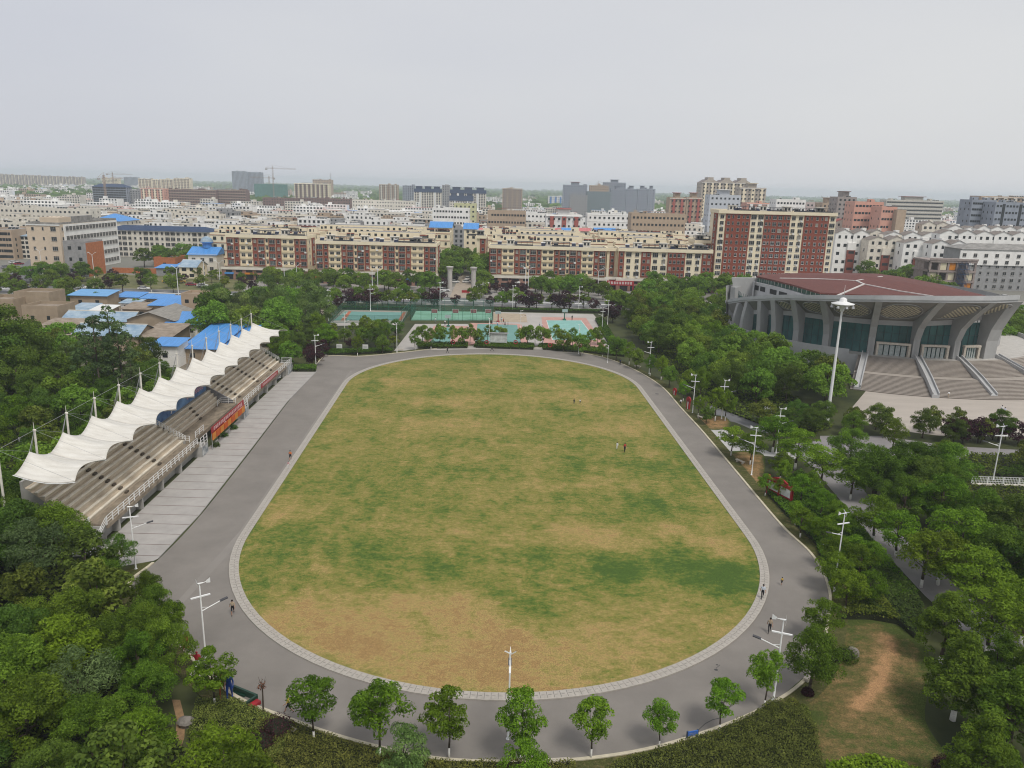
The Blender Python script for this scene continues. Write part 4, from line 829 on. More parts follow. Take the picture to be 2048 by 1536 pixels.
def brick_block(x0, x1, Y, h, pat, label, d=12, z0=5.6, floors=4, seed=1, podium=True, endr=True, endl=False, group=None, roof_clutter=True):
    r = random.Random(seed); w = x1 - x0; root = tag(empty('brick_apartment_block', (x0, Y, 0)), label, 'apartment block', group); FOOT.append((x0, x1, Y, Y + d))
    wd = {'B': 3.5, 'b': 2.6, 'C': 6.3, 'S': 1.7, 'y': 3.6, 'd': 4.2, 'q': 7.4, 'e': 1.4, 'F': 12.8, 'G': 13.4}; tot = sum(wd[c] for c in pat); k = w / tot; fh = (h - .9 - z0) / floors
    wall, brick, bal, wins, acs = MB(), MB(), MB(), [], []
    wall.box(0, 0, 0, w, d, h - .9, 0); x = 0
    for c in pat:
        cw = wd[c] * k; xm = x + cw / 2
        if c in 'BbdqFG': brick = MB(); brick.box(x + .02, -.55 if c in 'Bq' else -.3, z0, x + cw - .02, 0, h - .9); brick.build('brick_bay', BRICK, root)
        fr = -.55 if c in 'Bq' else -.3 if c in 'bdFG' else 0
        for f in range(floors):
            zc = z0 + fh * (f + .52)
            if c == 'B': wins.append((WPALE if r.random() < .25 else WBIG, (xm, fr, zc), 0)); (r.random() < .3) and acs.append((xm + r.choice((-.9, .9)), fr, zc - 1.3))
            elif c == 'b': wins.append((WSML, (xm, fr, zc), 0))
            elif c == 'C':
                for s in (-1, 1): wins.append((WMID, (xm + s * cw * .24, 0, zc), 0))
                bal.box(x + .1, -.5, zc - fh * .5, x + cw - .1, 0, zc - fh * .5 + .95); (r.random() < .35) and acs.append((xm + r.choice((-1, 1)) * cw * .1, -.5, zc - fh * .3))
            elif c == 'S': bal.box(x + .1, -.45, zc - fh * .5, x + cw - .1, 0, zc - fh * .5 + .8); wins.append((WNAR, (xm, 0, zc + .3), 0))
            elif c == 'y': wins.append((WMID if r.random() < .6 else WBIG, (xm, 0, zc), 0)); (r.random() < .4) and acs.append((xm + .3, -.1, zc - 1.35))
            elif c == 'd': [wins.append((WSML, (xm + s * cw * .22, fr, zc), 0)) for s in (-1, 1)]
            elif c == 'q': [wins.append((WSML, (xm + s * cw * .12, fr, zc), 0)) for s in (-3, -1, 1, 3)]
            elif c == 'F': [wins.append((m, (xm + s * cw, fr, zc), 0)) for s, m in ((-.38, WSML), (-.2, WNAR), (0.02, WSML), (.22, WNAR), (.38, WSML))]
            elif c == 'G': [wins.append((m, (xm + s * cw, fr, zc), 0)) for s, m in ((-.42, WSML), (-.29, WNAR), (-.11, WMID), (.11, WMID), (.29, WNAR), (.42, WSML))]
        if c in 'Bb' : bal.box(x + cw - .12, fr - .08, z0, x + cw - .02, fr, h - 1, 0)
        x += cw
    wall.box(-.3, -.8, h - .9, w + .3, d + .3, h, 0, 1); wall.box(-.3, -.8, h, w + .3, -.5, h + .5, 0); wall.box(-.3, d, h, w + .3, d + .3, h + .7, 0); wall.box(-.3, -.5, h, 0, d, h + .6, 0); wall.box(w, -.5, h, w + .3, d, h + .6, 0)
    if endr: brick = MB(); brick.box(w + .01, d * .62, z0, w + .35, d * .98, h - .9); brick.build('brick_bay', BRICK, root); [wins.append((WSML, (w + .02, d * q, z0 + fh * (f + .5)), R_(90))) for f in range(floors) for q in (.3,)]; [wins.append((WMID, (w + .36, d * .8, z0 + fh * (f + .5)), R_(90))) for f in range(floors)]
    if endl: brick = MB(); brick.box(-.35, d * .1, z0, -.01, d * .5, h - .9); brick.build('brick_bay', BRICK, root); [wins.append((WMID, (-.36, d * .3, z0 + fh * (f + .5)), R_(-90))) for f in range(floors)]
    wall.build('wall', [CREAM, ROOFG], root); bal.build('balcony_parapets', mat('cream_trim', (.7, .58, .38), var=.08), root)
    wins = [((WMIDC if m is WMID else WSMLC if m is WSML else m) if r.random() < .16 else m, a, z_) for m, a, z_ in wins]; wins.sort(key=lambda q: -q[1][2]); addwin(root, wins); [put('air_conditioner', AC, root, a) for a in acs]
    if roof_clutter:
        n = int(w / 6)
        for q in range(n):
            xx = (q + .5 + r.uniform(-.25, .25)) * w / n
            if r.random() < .62: put('solar_heater', HEATER, root, (xx, r.uniform(.8, 4), h))
            if r.random() < .4: put('solar_heater', HEATER, root, (xx + 2.2, r.uniform(3, 8), h))
        for q in range(max(1, int(w / 13))): xx = (q + .5 + r.uniform(-.2, .2)) * w / max(1, int(w / 13)); put('stair_hut', HUT, root, (xx, 4.5 + r.random(), h)); put('roof_pergola', SHADE, root, (min(w - 5, xx + 6), 1.2 + r.random(), h)) if r.random() < .8 else None
    if podium:
        p = MB(); p.box(-1, -5.5, 0, w + 1, 0, 5.0, 0, 1); p.box(-1.3, -5.9, 4.5, w + 1.3, -5.4, 5.5, 2); n = int(w / 4.4)
        for q in range(n): xx = (q + .5) * w / n; p.quad((xx - 1.7, -5.53, .2), (xx + 1.7, -5.53, .2), (xx + 1.7, -5.53, 2.4), (xx - 1.7, -5.53, 2.4), 3); p.quad((xx - 1.4, -5.53, 3.3), (xx + 1.4, -5.53, 3.3), (xx + 1.4, -5.53, 4.3), (xx - 1.4, -5.53, 4.3), 3)
        p.build('shop_podium', [mat('podium_brownred', (.3, .17, .13), var=.3, scale=.4), ROOFG, PALE, GLASS], root)
        for q in range(0, n, 2):
            s = MB(); xx = (q + .5) * w / n; s.box(xx - 2, -5.75, 2.45, xx + 2, -5.56, 3.25); s.build('shop_sign', (RED, BLUER, ORANGE, BLACK, FRAME)[(q // 2 + seed) % 5], root)
    return root
BY = 338
def X(px, py, Y=BY): return atY(px, py, Y).x
P3 = 'BbCbBSBbCbBSBbCbB'
brick_block(X(443, 480), X(607, 490), BY + 6, 19.0, 'BbCbBSBbCbB', 'brick and cream apartment block, leftmost of the front row behind the road', seed=1)
brick_block(X(632, 490), X(873, 500), BY, 17.6, P3, 'brick and cream apartment block directly left of the tree-lined gate drive', seed=2)
brick_block(X(980, 500), X(1212, 508), BY, 17.6, P3, 'brick and cream apartment block directly right of the tree-lined gate drive', seed=3, endl=True)
brick_block(X(1238, 505), X(1425, 510), BY + 1, 17.7, 'byydyyqyyd', 'apartment block with wide cream window strips next to the eleven-storey tower', seed=4)
brick_block(X(1437, 440, 352), X(1672, 440, 352), 352, 34.6, 'yFyyGyyFy', 'tall brick and cream apartment tower behind the gymnasium roof', d=15, z0=5.5, floors=10, seed=5, endr=False, endl=True)
brick_block(X(1212, 505, BY + 5) + .6, X(1238, 505, BY + 5) - .6, BY + 5, 17.3, 'ebe', 'narrow set-back brick link block between two apartment blocks', d=8, seed=6, roof_clutter=False, endr=False)
brick_block(X(1390, 490, 362), X(1428, 490, 362), 362, 20.5, 'yb', 'slim brick and cream block standing just left of the tall tower', d=14, seed=61, podium=False)
brick_block(X(955, 470, 372), X(973, 470, 372), 366, 19.8, 'eb', 'slim brick end block rising behind the gate drive trees', d=13, seed=62, podium=False)
r = random.Random(5)
rowi = 0
for q, (Y, segs) in enumerate(((361, ((420, 620), (640, 868), (985, 1215), (1232, 1385))), (384, ((430, 640), (660, 860), (975, 1190), (1215, 1380))), (407, ((440, 900), (968, 1180), (1200, 1400))), (430, ((700, 880), (966, 1170), (1190, 1380))), (452, ((965, 1160), (1180, 1370))))):
    for s, (a, c) in enumerate(segs):
        x0, x1 = atY(a, 480, Y).x, atY(c, 480, Y).x; side_ = 'left' if c < 920 else 'right'
        gen('cream_apartment_block', (x0 + x1) / 2, Y, x1 - x0, 11, 17.6 + r.uniform(-.5, .7), 5, CREAM, f'cream apartment block with cluttered roof, {nth(q + 2)} row back, {nth(s + 1)} from the left', 'apartment block', 'cream apartment blocks behind the front row', dens=2.6, seed=q * 10 + s, acc=DGREY, style='hstrip', trim=BRICK)
# pale yellow blocks with blue roofs at the end of the gate drive
gpx('yellow_apartment_block', 860, 903, 455, 440, 14, 6, CREAM, 'pale yellow six-storey block with blue roof at the left of the gate drive', cat='apartment block', roof='gable', roofm=BLUER, trim=WHITE)
gpx('yellow_apartment_block', 928, 955, 458, 440, 14, 6, CREAM, 'pale yellow six-storey block with blue roof at the right of the gate drive', cat='apartment block', roof='gable', roofm=BLUER, trim=WHITE)
for k, (a, c, m, nm) in enumerate(((930, 975, REDR, 'red'), (985, 1030, BLUER, 'blue'), (1040, 1075, REDR, 'red'), (1085, 1125, REDR, 'red'), (1125, 1150, BLUER, 'blue'), (1150, 1180, REDR, 'red'), (1190, 1230, BLUER, 'blue'), (800, 860, BLUER, 'blue'))):
    gpx('sheet_roof_building', a, c, 462, 478, 8, 5, PALE, f'pale building with {nm} sheet roof behind the cream blocks, {nth(k + 1)} of the row' if k < 7 else 'pale building with broad blue roof left of the gate drive', roof='gable', roofm=mat('pinkish_sheet_roof', (.5, .17, .17), var=.15) if m is REDR else m, group='sheet roofed buildings behind the cream blocks')
# school-like white slab with dark hipped roof, left
def slab(name, x0, x1, ytop, Y, d, fl, cols, wall, roofm, label, cat, roof='hip', rz=0, w=None, z0=0, wins=(WMID, WBIG, WSML), h=None, xc=None, lab2=None):
    if w is None: a, c = atY(x0, ytop, Y), atY(x1, ytop, Y); w = c.x - a.x; h = (a.z + c.z) / 2; xc = (a.x + c.x) / 2
    root = tag(empty(name, (xc, Y, 0), rz), label, cat); b = MB(); b.box(-w / 2, 0, 0, w / 2, d, h, 0, 1)
    FOOT.append((xc - w / 2 - 2, xc + w / 2 + 2, Y - 2, Y + d + 2)) if not rz else None
    b.box(-w / 2 - .3, -.3, h - .5, w / 2 + .3, 0, h, 2); b.build('wall', [wall, ROOFG, FRAME], root)
    rb = MB(); e = .9; rh = 2.4; i = d * .5
    if roof == 'hip':
        A = [(-w / 2 - e, -e, h), (w / 2 + e, -e, h), (w / 2 + e, d + e, h), (-w / 2 - e, d + e, h)]; T = [(-w / 2 + i, d / 2, h + rh), (w / 2 - i, d / 2, h + rh)]
        rb.quad(A[0], A[1], T[1], T[0]); rb.quad(A[2], A[3], T[0], T[1]); rb.poly([A[1], A[2], T[1]]); rb.poly([A[3], A[0], T[0]])
    else:
        for q in ((-w / 2, 0, w / 2, .3), (-w / 2, d - .3, w / 2, d), (-w / 2, .3, -w / 2 + .3, d - .3), (w / 2 - .3, .3, w / 2, d - .3)): rb.box(q[0], q[1], h + .004, q[2], q[3], h + .9)
        rb.box(-w * .1, d * .3, h + .004, w * .06, d * .8, h + 2.6)
    rb.build('roof', roofm, root); fh = (h - z0) / fl; L = []; r = random.Random(int(w * 10))
    for f in range(fl):
        for c in range(cols): L.append((wins[(c * 7 // 3) % len(wins)], ((c + .5) / cols * (w - 1) - w / 2 + .5, 0, z0 + fh * (f + .55)), 0))
        for c in range(int(d / 4)): L.append((WSML, (w / 2, (c + .5) * d / int(d / 4), z0 + fh * (f + .55)), R_(90)))
    L.sort(key=lambda q: -q[1][2]); addwin(root, L); return root
slab('white_school_block', 208, 428, 462, 425, 15, 5, 20, PALE, DBLUE, 'long pale five-storey block with dark hipped roof behind trees at the left', 'building')
# end-on cream block running away from the road, with its long white side in view
slab('long_side_block', 0, 0, 0, 345, 50, 5, 3, mat('tile_cream', (.6, .49, .37), var=.08, scale=.3), ROOFG, 'tan-ended office block seen end-on with a long white side of windows', 'building', roof='flat', w=14.7, h=21.5, xc=atY(91, 500, 345).x, wins=(WSML, WBIG, WNAR))
b = MB(); b.box(-1, .02, 21.5, 7.34, 10, 24.6); o = b.build('roof_storey', [mat('tile_cream', (.6, .49, .37))]); o.parent = bpy.data.objects['long_side_block']; b = MB(); b.box(7.36, 3, .1, 7.6, 50, 21.4); o = b.build('white_side_cladding', WHITE); o.parent = bpy.data.objects['long_side_block']
WS2 = win_mesh('window_ribbon', 2.2, 1.8, bars=2)
for f in range(5):
    for c in range(16): put('window', WS2, bpy.data.objects['long_side_block'], (7.61, 5.5 + c * 2.8, 2.6 + f * 4.25), R_(90)) if (f * 16 + c) < 80 else None
gen('grey_house', *(lambda p, q: ((p.x + q.x) / 2, 335, q.x - p.x))(atY(127, 500, 335), atY(172, 500, 335)), 14, 14.5, 3, mat('render_grey', (.3, .29, .29), var=.25, scale=.5), 'grey rendered three-storey house with a bare orange brick side wall', 'house', cols=2, roofm=ROOFG, dens=0, side=False)
o = bpy.data.objects['grey_house']; b = MB(); ww_ = o.dimensions.x / 2; b.box(ww_ + .01, 0.1, 0, ww_ + .3, 14, 14.6); b.build('brick_side', mat('orange_brick', (.42, .15, .06), var=.2, scale=1.2), o)
gpx('cream_office', -40, 22, 462, 395, 30, 5, TAN, 'cream office block with rows of dark windows at the far left edge', cat='building', cols=10, dens=.4, roofm=ROOFG)
gpx('cream_office_wing', 22, 58, 472, 402, 26, 5, PALE, 'pale office wing with light blue roof at the left edge', cat='building', roof='shed', roofm=LBLUER, cols=4)
gpx('brick_shed', 307, 350, 518, 365, 14, 1, mat('orange_brick', (.42, .15, .06)), 'small orange brick hut with a sloping parapet in the vacant lot', cat='hut', cols=1, roofm=ROOFG, dens=0)
# domed blue-roofed building
dm = tag(empty('domed_building', (atY(405, 520, 352).x, 352, 0)), 'pale building with bright blue gabled roof and a small blue cupola on top', 'building'); b = MB(); b.box(-6.5, 0, 0, 6.5, 13, 9.2); b.box(-6.6, -.05, 9.2, 6.6, 0, 9.6); b.build('wall', PALE, dm)
b = MB(); b.quad((-7, -.6, 9.2), (7, -.6, 9.2), (7, 6.5, 12.4), (-7, 6.5, 12.4)); b.quad((7, 13.6, 9.2), (-7, 13.6, 9.2), (-7, 6.5, 12.4), (7, 6.5, 12.4)); b.poly([(6.9, -.4, 9.2), (6.9, 13.4, 9.2), (6.9, 6.5, 12.2)]); b.build('roof', BLUER, dm)
b = MB(); b.lathe([(2.0, 12), (2.0, 14.3), (2.9, 14.4), (2.9, 14.7)], 14, 0, (0, 6.5, 0)); b.lathe([(2.8, 14.7), (2.5, 15.7), (1.7, 16.6), (.6, 17.1), (.05, 17.2)], 14, 1, (0, 6.5, 0)); b.build('cupola', [BLUER, LBLUER], dm)
[put('window', WMID, dm, (x, 0, z)) for x in (-4, 0, 4) for z in (3, 7)]; FOOT.append((dm.location.x - 7, dm.location.x + 7, 352, 366))
yh = gpx('yellow_gatehouse', 358, 392, 534, 338, 12, 2, CREAM, 'small yellow gabled gatehouse with an arched attic window beside the road', cat='house', roof='gable', roofm=LBLUER, cols=2, ww=2)
for k, (x0, x1, y) in enumerate(((312, 345, 536), (350, 366, 532))): gpx('blue_lean_to', x0, x1, y, 346 + k * 6, 8, 1, GREYW, ('low blue sheet-roofed shelter beside the orange brick hut', 'tiny blue-roofed lean-to beside the yellow gatehouse')[k], cat='shed', roof='shed', roofm=BLUER, cols=1)
b = MB(); a_, c_ = at(195, 552), at(300, 552); b.beam((a_.x, 352, 1.2), (c_.x, 352, 1.2), .3, 2.4); tag(b.build('brick_wall', mat('orange_brick', (.4, .14, .06))), 'long low orange brick garden wall along the vacant lot', 'wall')
gpx('foreleft_block', -20, 180, 418, 560, 14, 5, PALE, 'long pale five-storey block with regular windows at the left', cols=22, dens=.6)
gpx('blue_roof_house', 183, 240, 442, 470, 24, 5, PALE, 'pale block with bright blue pitched roof beside the long office block', roof='hip', roofm=BLUER, cols=4)
# right side: villas, grey housing, the building under renovation
slab('grey_apartment_block', 1925, 2110, 500, 372, 16, 6, 11, GREYW, ROOFG, 'grey and white apartment block with brown hipped roof at the right edge', 'apartment block', wins=(WMID, WSML, WMID))
b = MB(); gb = bpy.data.objects['grey_apartment_block']; gw = gb.children[0].dimensions.x / 2; gh = atY(2000, 500, 372).z; b.box(-gw - .05, -.45, gh * .62, gw + .05, -.004, gh - .55); o = b.build('upper_storey_render', WHITE, gb); [put('window', WMID, gb, (-gw + 2 + c * 5.2, -.46, gh * .7 + f * gh * .16)) for f in (0, 1) for c in range(9)]
def renov():
    Y = 330; a, c = atY(1862, 522, Y), atY(1952, 527, Y); w = c.x - a.x; h = a.z; t = tag(empty('gutted_building', (a.x, Y, 0)), 'gutted four-storey building with cream infill panels and dark scaffolding on one corner', 'building'); FOOT.append((a.x - 2, c.x + 2, Y - 3, Y + 16))
    b = MB(); fh = h / 4
    for f in range(5): b.box(-.4, -.5, f * fh - .5 if f else 0, w + .4, 14, f * fh + .35 if f else .2)
    for k in range(6): b.box(k * w / 5 - .4, -.2, 0, k * w / 5 + .4, .6, h)
    b.box(0, 5, 0, w, 13, h - .2); b.build('concrete_frame', mat('raw_concrete_pink', (.28, .23, .21), var=.25, scale=.6), t)
    for f in range(4):
        for k in range(5):
            if (f + k) % 4 == 3 or k == 3: continue
            b = MB(); b.box(k * w / 5 + .6, .1, f * fh + .5, (k + 1) * w / 5 - .7, .3, f * fh + fh - .7); b.build('infill_panel', ORANGE if (f, k) in ((3, 2), (1, 4)) else mat('panel_cream', (.62, .56, .4), var=.1), t)
    b = MB()
    for q in range(9): x = w * .58 + q * .55; b.bar((x, -1.2, 0), (x, -1.2, h), .07, n=4); b.bar((x, -2.2, 0), (x, -2.2, h), .07, n=4)
    for q in range(8): b.box(w * .58, -2.3, 1.5 + q * 2, w * .58 + 4.6, -1.1, 1.62 + q * 2)
    b.build('scaffold', DBLUE, t); b = MB(); b.box(-.6, -.7, h + .35, w + .6, -.3, h + 1.2); b.build('parapet', mat('raw_concrete_pink', (.28, .23, .21)), t)
renov()
k = 0
for (x0, x1, yt, Y, st, rf) in ((1672, 1740, 470, 430, 'lowred', 'hip'), (1738, 1812, 478, 420, 'lowred', 'hip'), (1808, 1870, 486, 410, 'lowred', 'gable'), (1865, 1935, 490, 400, '', 'hip'), (1680, 1770, 462, 470, '', 'gable'), (1770, 1880, 470, 460, '', 'gable'), (1880, 2060, 470, 440, '', 'gable'), (1845, 1900, 452, 520, '', 'hip'), (1895, 1960, 455, 512, '', 'gable'), (1955, 2060, 458, 505, '', 'hip'), (1672, 1725, 446, 560, '', 'gable'), (1722, 1785, 448, 555, '', 'gable')):
    gpx('white_villa_block', x0, x1, yt + (k * 5 % 7) - 3, Y, 9, 5, (WHITE, mat('offwhite_warm', (.68, .63, .54)), WHITE)[k % 3], f'white block {"with red brick bays" if st else "with brown pitched roof"} right of the brick tower, {nth(k + 1)} from the front', cat='apartment block', group='white blocks with pitched roofs right of the tower', roof='gables', ww=1.7, wh=1.7, roofm=REDR if k >= 10 else mat('brown_tile_roof', (.2, .17, .15), var=.3, scale=.6), acc=BRICK, style=st, seed=k); k += 1
# distant named towers
def T(x0, x1, yt, Y, fl, wall, label, **kk): return gpx(kk.pop('name', 'tower_block'), x0, x1, yt, Y, kk.pop('d', 16), fl, wall, label, cat=kk.pop('cat', 'tower block'), **kk)
for k, x in enumerate((828, 900)): T(x, x + (54, 72)[k], (378, 380)[k], 1120, 16, PALE, ('off-white tower with black roof frames, left one of the twin pair', 'wider off-white tower with black roof frames, right one of the twin pair')[k], style='topdark', acc=DBLUE, roof='none', ww=2.0, wh=1.6)
T(899, 946, 392, 1060, 9, PALE, 'lower dark-topped block standing in front of the right twin tower', style='topdark', acc=DBLUE, roof='none')
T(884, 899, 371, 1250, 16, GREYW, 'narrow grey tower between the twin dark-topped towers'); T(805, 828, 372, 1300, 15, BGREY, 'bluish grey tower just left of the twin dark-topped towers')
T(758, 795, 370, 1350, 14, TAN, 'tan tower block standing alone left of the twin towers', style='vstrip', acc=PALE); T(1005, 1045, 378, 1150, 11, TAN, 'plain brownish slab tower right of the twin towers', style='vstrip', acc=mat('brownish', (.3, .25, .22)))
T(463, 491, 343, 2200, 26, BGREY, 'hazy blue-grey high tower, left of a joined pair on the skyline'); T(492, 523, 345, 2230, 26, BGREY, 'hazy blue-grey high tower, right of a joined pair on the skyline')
T(508, 570, 368, 1500, 14, GNET, 'half-built tower wrapped in green netting under a crane', roof='none', bare=True); T(588, 657, 368, 1300, 12, CREAM, 'beige tower block with dark vertical window strips left of the wooded gap', style='vstrip', acc=BROWNW); T(625, 663, 360, 1700, 14, TAN, 'beige tower peeping up behind the beige tower left of the wooded gap')
T(184, 252, 374, 1030, 10, BGREY, 'unfinished blue-grey frame building with many dark openings and a crane', ww=3.2, wh=2.2, side=True, roof='hip', roofm=DBLUE); T(253, 281, 381, 1040, 9, GREYW, 'grey unfinished block beside the blue-grey frame building'); T(281, 327, 378, 1035, 9, PINK, 'cream and salmon block between the unfinished grey blocks', style='vstrip', acc=CREAM)
T(330, 431, 380, 1050, 8, BROWNW, 'long block, brown below and yellow above, left of a similar shorter one', style='hstrip', trim=CREAM); T(434, 491, 381, 1060, 8, BROWNW, 'shorter brown and yellow block at the right of its longer twin', style='hstrip', trim=CREAM)
T(525, 596, 397, 1050, 6, BROWNW, 'low dark brown slab right of the brown and yellow blocks'); T(601, 702, 398, 1055, 6, BROWNW, 'longer low dark brown slab before the wooded gap'); T(704, 828, 402, 1000, 5, PALE, 'long pale slab with dark roofline left of the twin towers')
for k, (x0, x1, yt) in enumerate(((276, 303, 358), (304, 322, 360), (323, 346, 359), (347, 379, 357))): T(x0, x1, yt, 1750, 12, CREAM, f'beige tower in a joined row of four on the left skyline, {nth(k + 1)} from the left', style='vstrip', acc=TAN, group='joined beige towers on the left skyline')
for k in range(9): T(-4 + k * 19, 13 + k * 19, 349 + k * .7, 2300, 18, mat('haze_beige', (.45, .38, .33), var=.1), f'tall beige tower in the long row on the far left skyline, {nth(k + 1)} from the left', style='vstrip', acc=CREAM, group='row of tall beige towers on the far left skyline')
T(203, 235, 357, 1900, 12, CREAM, 'cream tower shell beneath a tower crane on the left skyline', ww=2.5); T(247, 275, 355, 2400, 16, BGREY, 'pale bluish tower in the haze on the left skyline')
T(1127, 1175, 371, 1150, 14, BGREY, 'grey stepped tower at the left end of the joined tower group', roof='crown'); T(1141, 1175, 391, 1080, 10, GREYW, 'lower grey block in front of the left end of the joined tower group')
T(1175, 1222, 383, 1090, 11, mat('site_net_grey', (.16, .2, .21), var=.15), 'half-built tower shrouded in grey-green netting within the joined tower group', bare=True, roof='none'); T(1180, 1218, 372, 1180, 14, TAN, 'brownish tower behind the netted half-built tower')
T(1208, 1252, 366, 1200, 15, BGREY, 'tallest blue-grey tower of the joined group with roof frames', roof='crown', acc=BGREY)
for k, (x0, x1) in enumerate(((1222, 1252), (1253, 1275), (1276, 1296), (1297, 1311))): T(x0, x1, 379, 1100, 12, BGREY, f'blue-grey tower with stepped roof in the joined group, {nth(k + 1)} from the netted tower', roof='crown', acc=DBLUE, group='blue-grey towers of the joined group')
T(1097, 1126, 393, 1500, 7, WHITE, 'small white and blue block left of the joined tower group', style='vstrip', acc=BLUER)
T(1404, 1503, 366, 800, 15, mat('beige_tower', (.42, .37, .31), var=.1), 'broad tall beige building with three peaked roofs and tower caps', roof='triple', roofm=mat('tower_roof', (.2, .17, .16)), style='vstrip', acc=CREAM, d=22); T(1480, 1533, 377, 740, 12, mat('beige_tower', (.42, .37, .31)), 'beige towers stepping down at the right of the three-peaked building', roof='crown', acc=CREAM, style='vstrip')
T(1420, 1482, 392, 620, 9, mat('white_blue', (.5, .53, .57), var=.06), 'white stepped high-rise in front of the three-peaked beige building', roof='crown', acc=WHITE); T(1340, 1373, 397, 690, 8, TAN, 'tan and grey tower pair, left one, with dark red roof huts', roof='crown', acc=REDR, style='vstrip'); T(1374, 1406, 397, 690, 8, TAN, 'tan and grey tower pair, right one, with dark red roof huts', roof='crown', acc=REDR, style='vstrip')
T(1263, 1372, 430, 520, 6, TAN, 'tan flat-roofed office block with a blank right end wall', cols=14, name='tan_office', cat='office block'); T(975, 1052, 424, 560, 5, TAN, 'tan rectangular office block with even rows of dark windows', cols=13, name='tan_office', cat='office block', dens=.3); T(865, 938, 418, 590, 6, WHITE, 'white stepped school building right of the twin towers', cols=12, name='white_building', cat='building'); T(908, 952, 409, 650, 7, mat('lime_wall', (.55, .55, .33)), 'pale lime green block behind the white stepped school building')
T(1053, 1095, 428, 640, 5, WHITE, 'white block with many small windows beside the tan rectangular office'); T(1092, 1165, 432, 545, 5, WHITE, 'white block with red and yellow panels and a blue roof cap', style='vstrip', acc=REDR, roof='crown'); T(1175, 1262, 430, 580, 5, WHITE, 'white L-shaped block with stacked balconies left of the tan office', style='hstrip')
T(1494, 1546, 408, 640, 7, PINK, 'pink and white block right of the white stepped high-rise', style='vstrip', acc=WHITE); T(1553, 1612, 401, 600, 8, WHITE, 'white office block with two small roof gables above the brick tower', cols=9); T(1612, 1645, 406, 680, 8, mat('pinkgrey', (.5, .42, .4)), 'pinkish grey block right of the white office with roof gables')
T(1645, 1680, 408, 640, 9, TAN, 'brownish stepped tower left of the tall grey-brown tower', roof='crown', acc=TAN); T(1676, 1714, 396, 600, 12, mat('greybrown', (.32, .28, .26)), 'tall grey-brown tower with rooftop cap above the brick tower', roof='crown', acc=BROWNW)
T(1710, 1768, 406, 540, 8, PINK, 'salmon pink apartment building with even windows, left half', cols=8, ww=1.8); T(1764, 1795, 416, 520, 7, PINK, 'salmon pink apartment building with green roof edge, right half', cols=5, acc=GNET); T(1795, 1813, 422, 515, 7, TAN, 'plain khaki end block beside the salmon pink building', bare=True)
T(1773, 1888, 402, 900, 9, mat('office_cream', (.5, .47, .4)), 'wide cream government-style office block with a raised centre', cols=24, style='hstrip', roof='crown', ww=2.6, name='cream_office_block', cat='office block')
T(1945, 1994, 402, 560, 10, BGREY, 'grey-blue office tower at the right edge, left half with a dark slot', style='slot', cols=10); T(1992, 2060, 407, 545, 9, BGREY, 'grey-blue office tower at the right edge, right half with a blue strip', style='slot', cols=10); T(1962, 2060, 395, 640, 11, TAN, 'beige tower rising behind the grey-blue office tower at the right edge', style='vstrip', acc=PALE)
# tower cranes
def crane(px, ybase, ytop, Y, jib, rz, label):
    p, q = atY(px, ybase, Y), atY(px, ytop, Y); t = tag(empty('tower_crane', (p.x, Y, 0), rz), label, 'crane'); H = q.z; b = MB(); s = .9
    for x, y in ((-s, -s), (s, -s), (s, s), (-s, s)): b.bar((x, y, 0), (x, y, H), .28, n=4)
    for k in range(int(H / 3)): b.bar((-s, -s, k * 3), (s, -s, k * 3 + 3), .16, n=4); b.bar((s, s, k * 3), (-s, s, k * 3 + 3), .16, n=4)
    b.build('crane_mast', mat('crane_rust', (.3, .22, .17)), t); b = MB()
    for y in (-.7, .7): b.bar((-jib * .32, y, H - 4), (jib, y, H - 4), .3, n=4)
    b.bar((-jib * .3, 0, H - 2.6), (jib, 0, H - 2.6), .25, n=4); b.bar((0, 0, H - 4), (0, 0, H + 3), .4, .1, n=4); b.bar((0, 0, H + 3), (jib * .7, 0, H - 2.6), .12, n=4); b.bar((0, 0, H + 3), (-jib * .3, 0, H - 2.6), .12, n=4); b.build('crane_jib', mat('crane_rust', (.3, .22, .17)), t)
    b = MB(); b.box(-jib * .32, -1, H - 6.5, -jib * .22, 1, H - 4); b.build('counterweight', CONC, t)
crane(548, 395, 333, 1480, 42, R_(15), 'tower crane over the green-netted building'); crane(540, 395, 352, 1560, 36, R_(200), 'lower tower crane beside the taller one over the green-netted building'); crane(214, 417, 350, 1015, 26, R_(60), 'rusty tower crane in front of the unfinished blue-grey building'); crane(226, 360, 345, 1890, 45, R_(10), 'tower crane above the cream tower shell on the left skyline'); crane(1197, 375, 366, 1240, 26, R_(40), 'small crane on top of the joined tower group')
lm = empty('lattice_mast', (atY(662, 372, 2400).x, 2400, 0)); tag(lm, 'thin lattice radio mast on the skyline left of the wooded gap', 'mast'); b = MB(); hh = atY(662, 346, 2400).z
for s in ((-2.5, -2.5), (2.5, -2.5), (2.5, 2.5), (-2.5, 2.5)): b.bar((*s, 0), (s[0] * .1, s[1] * .1, hh), .35, n=4)
for k in range(12): z0, z1 = hh * k / 12, hh * (k + 1) / 12; u0, u1 = 2.5 * (1 - .9 * k / 12), 2.5 * (1 - .9 * (k + 1) / 12); b.bar((-u0, -u0, z0), (u1, -u1, z1), .22, n=4); b.bar((u0, u0, z0), (-u1, u1, z1), .22, n=4)
b.build('lattice', METAL, lm)
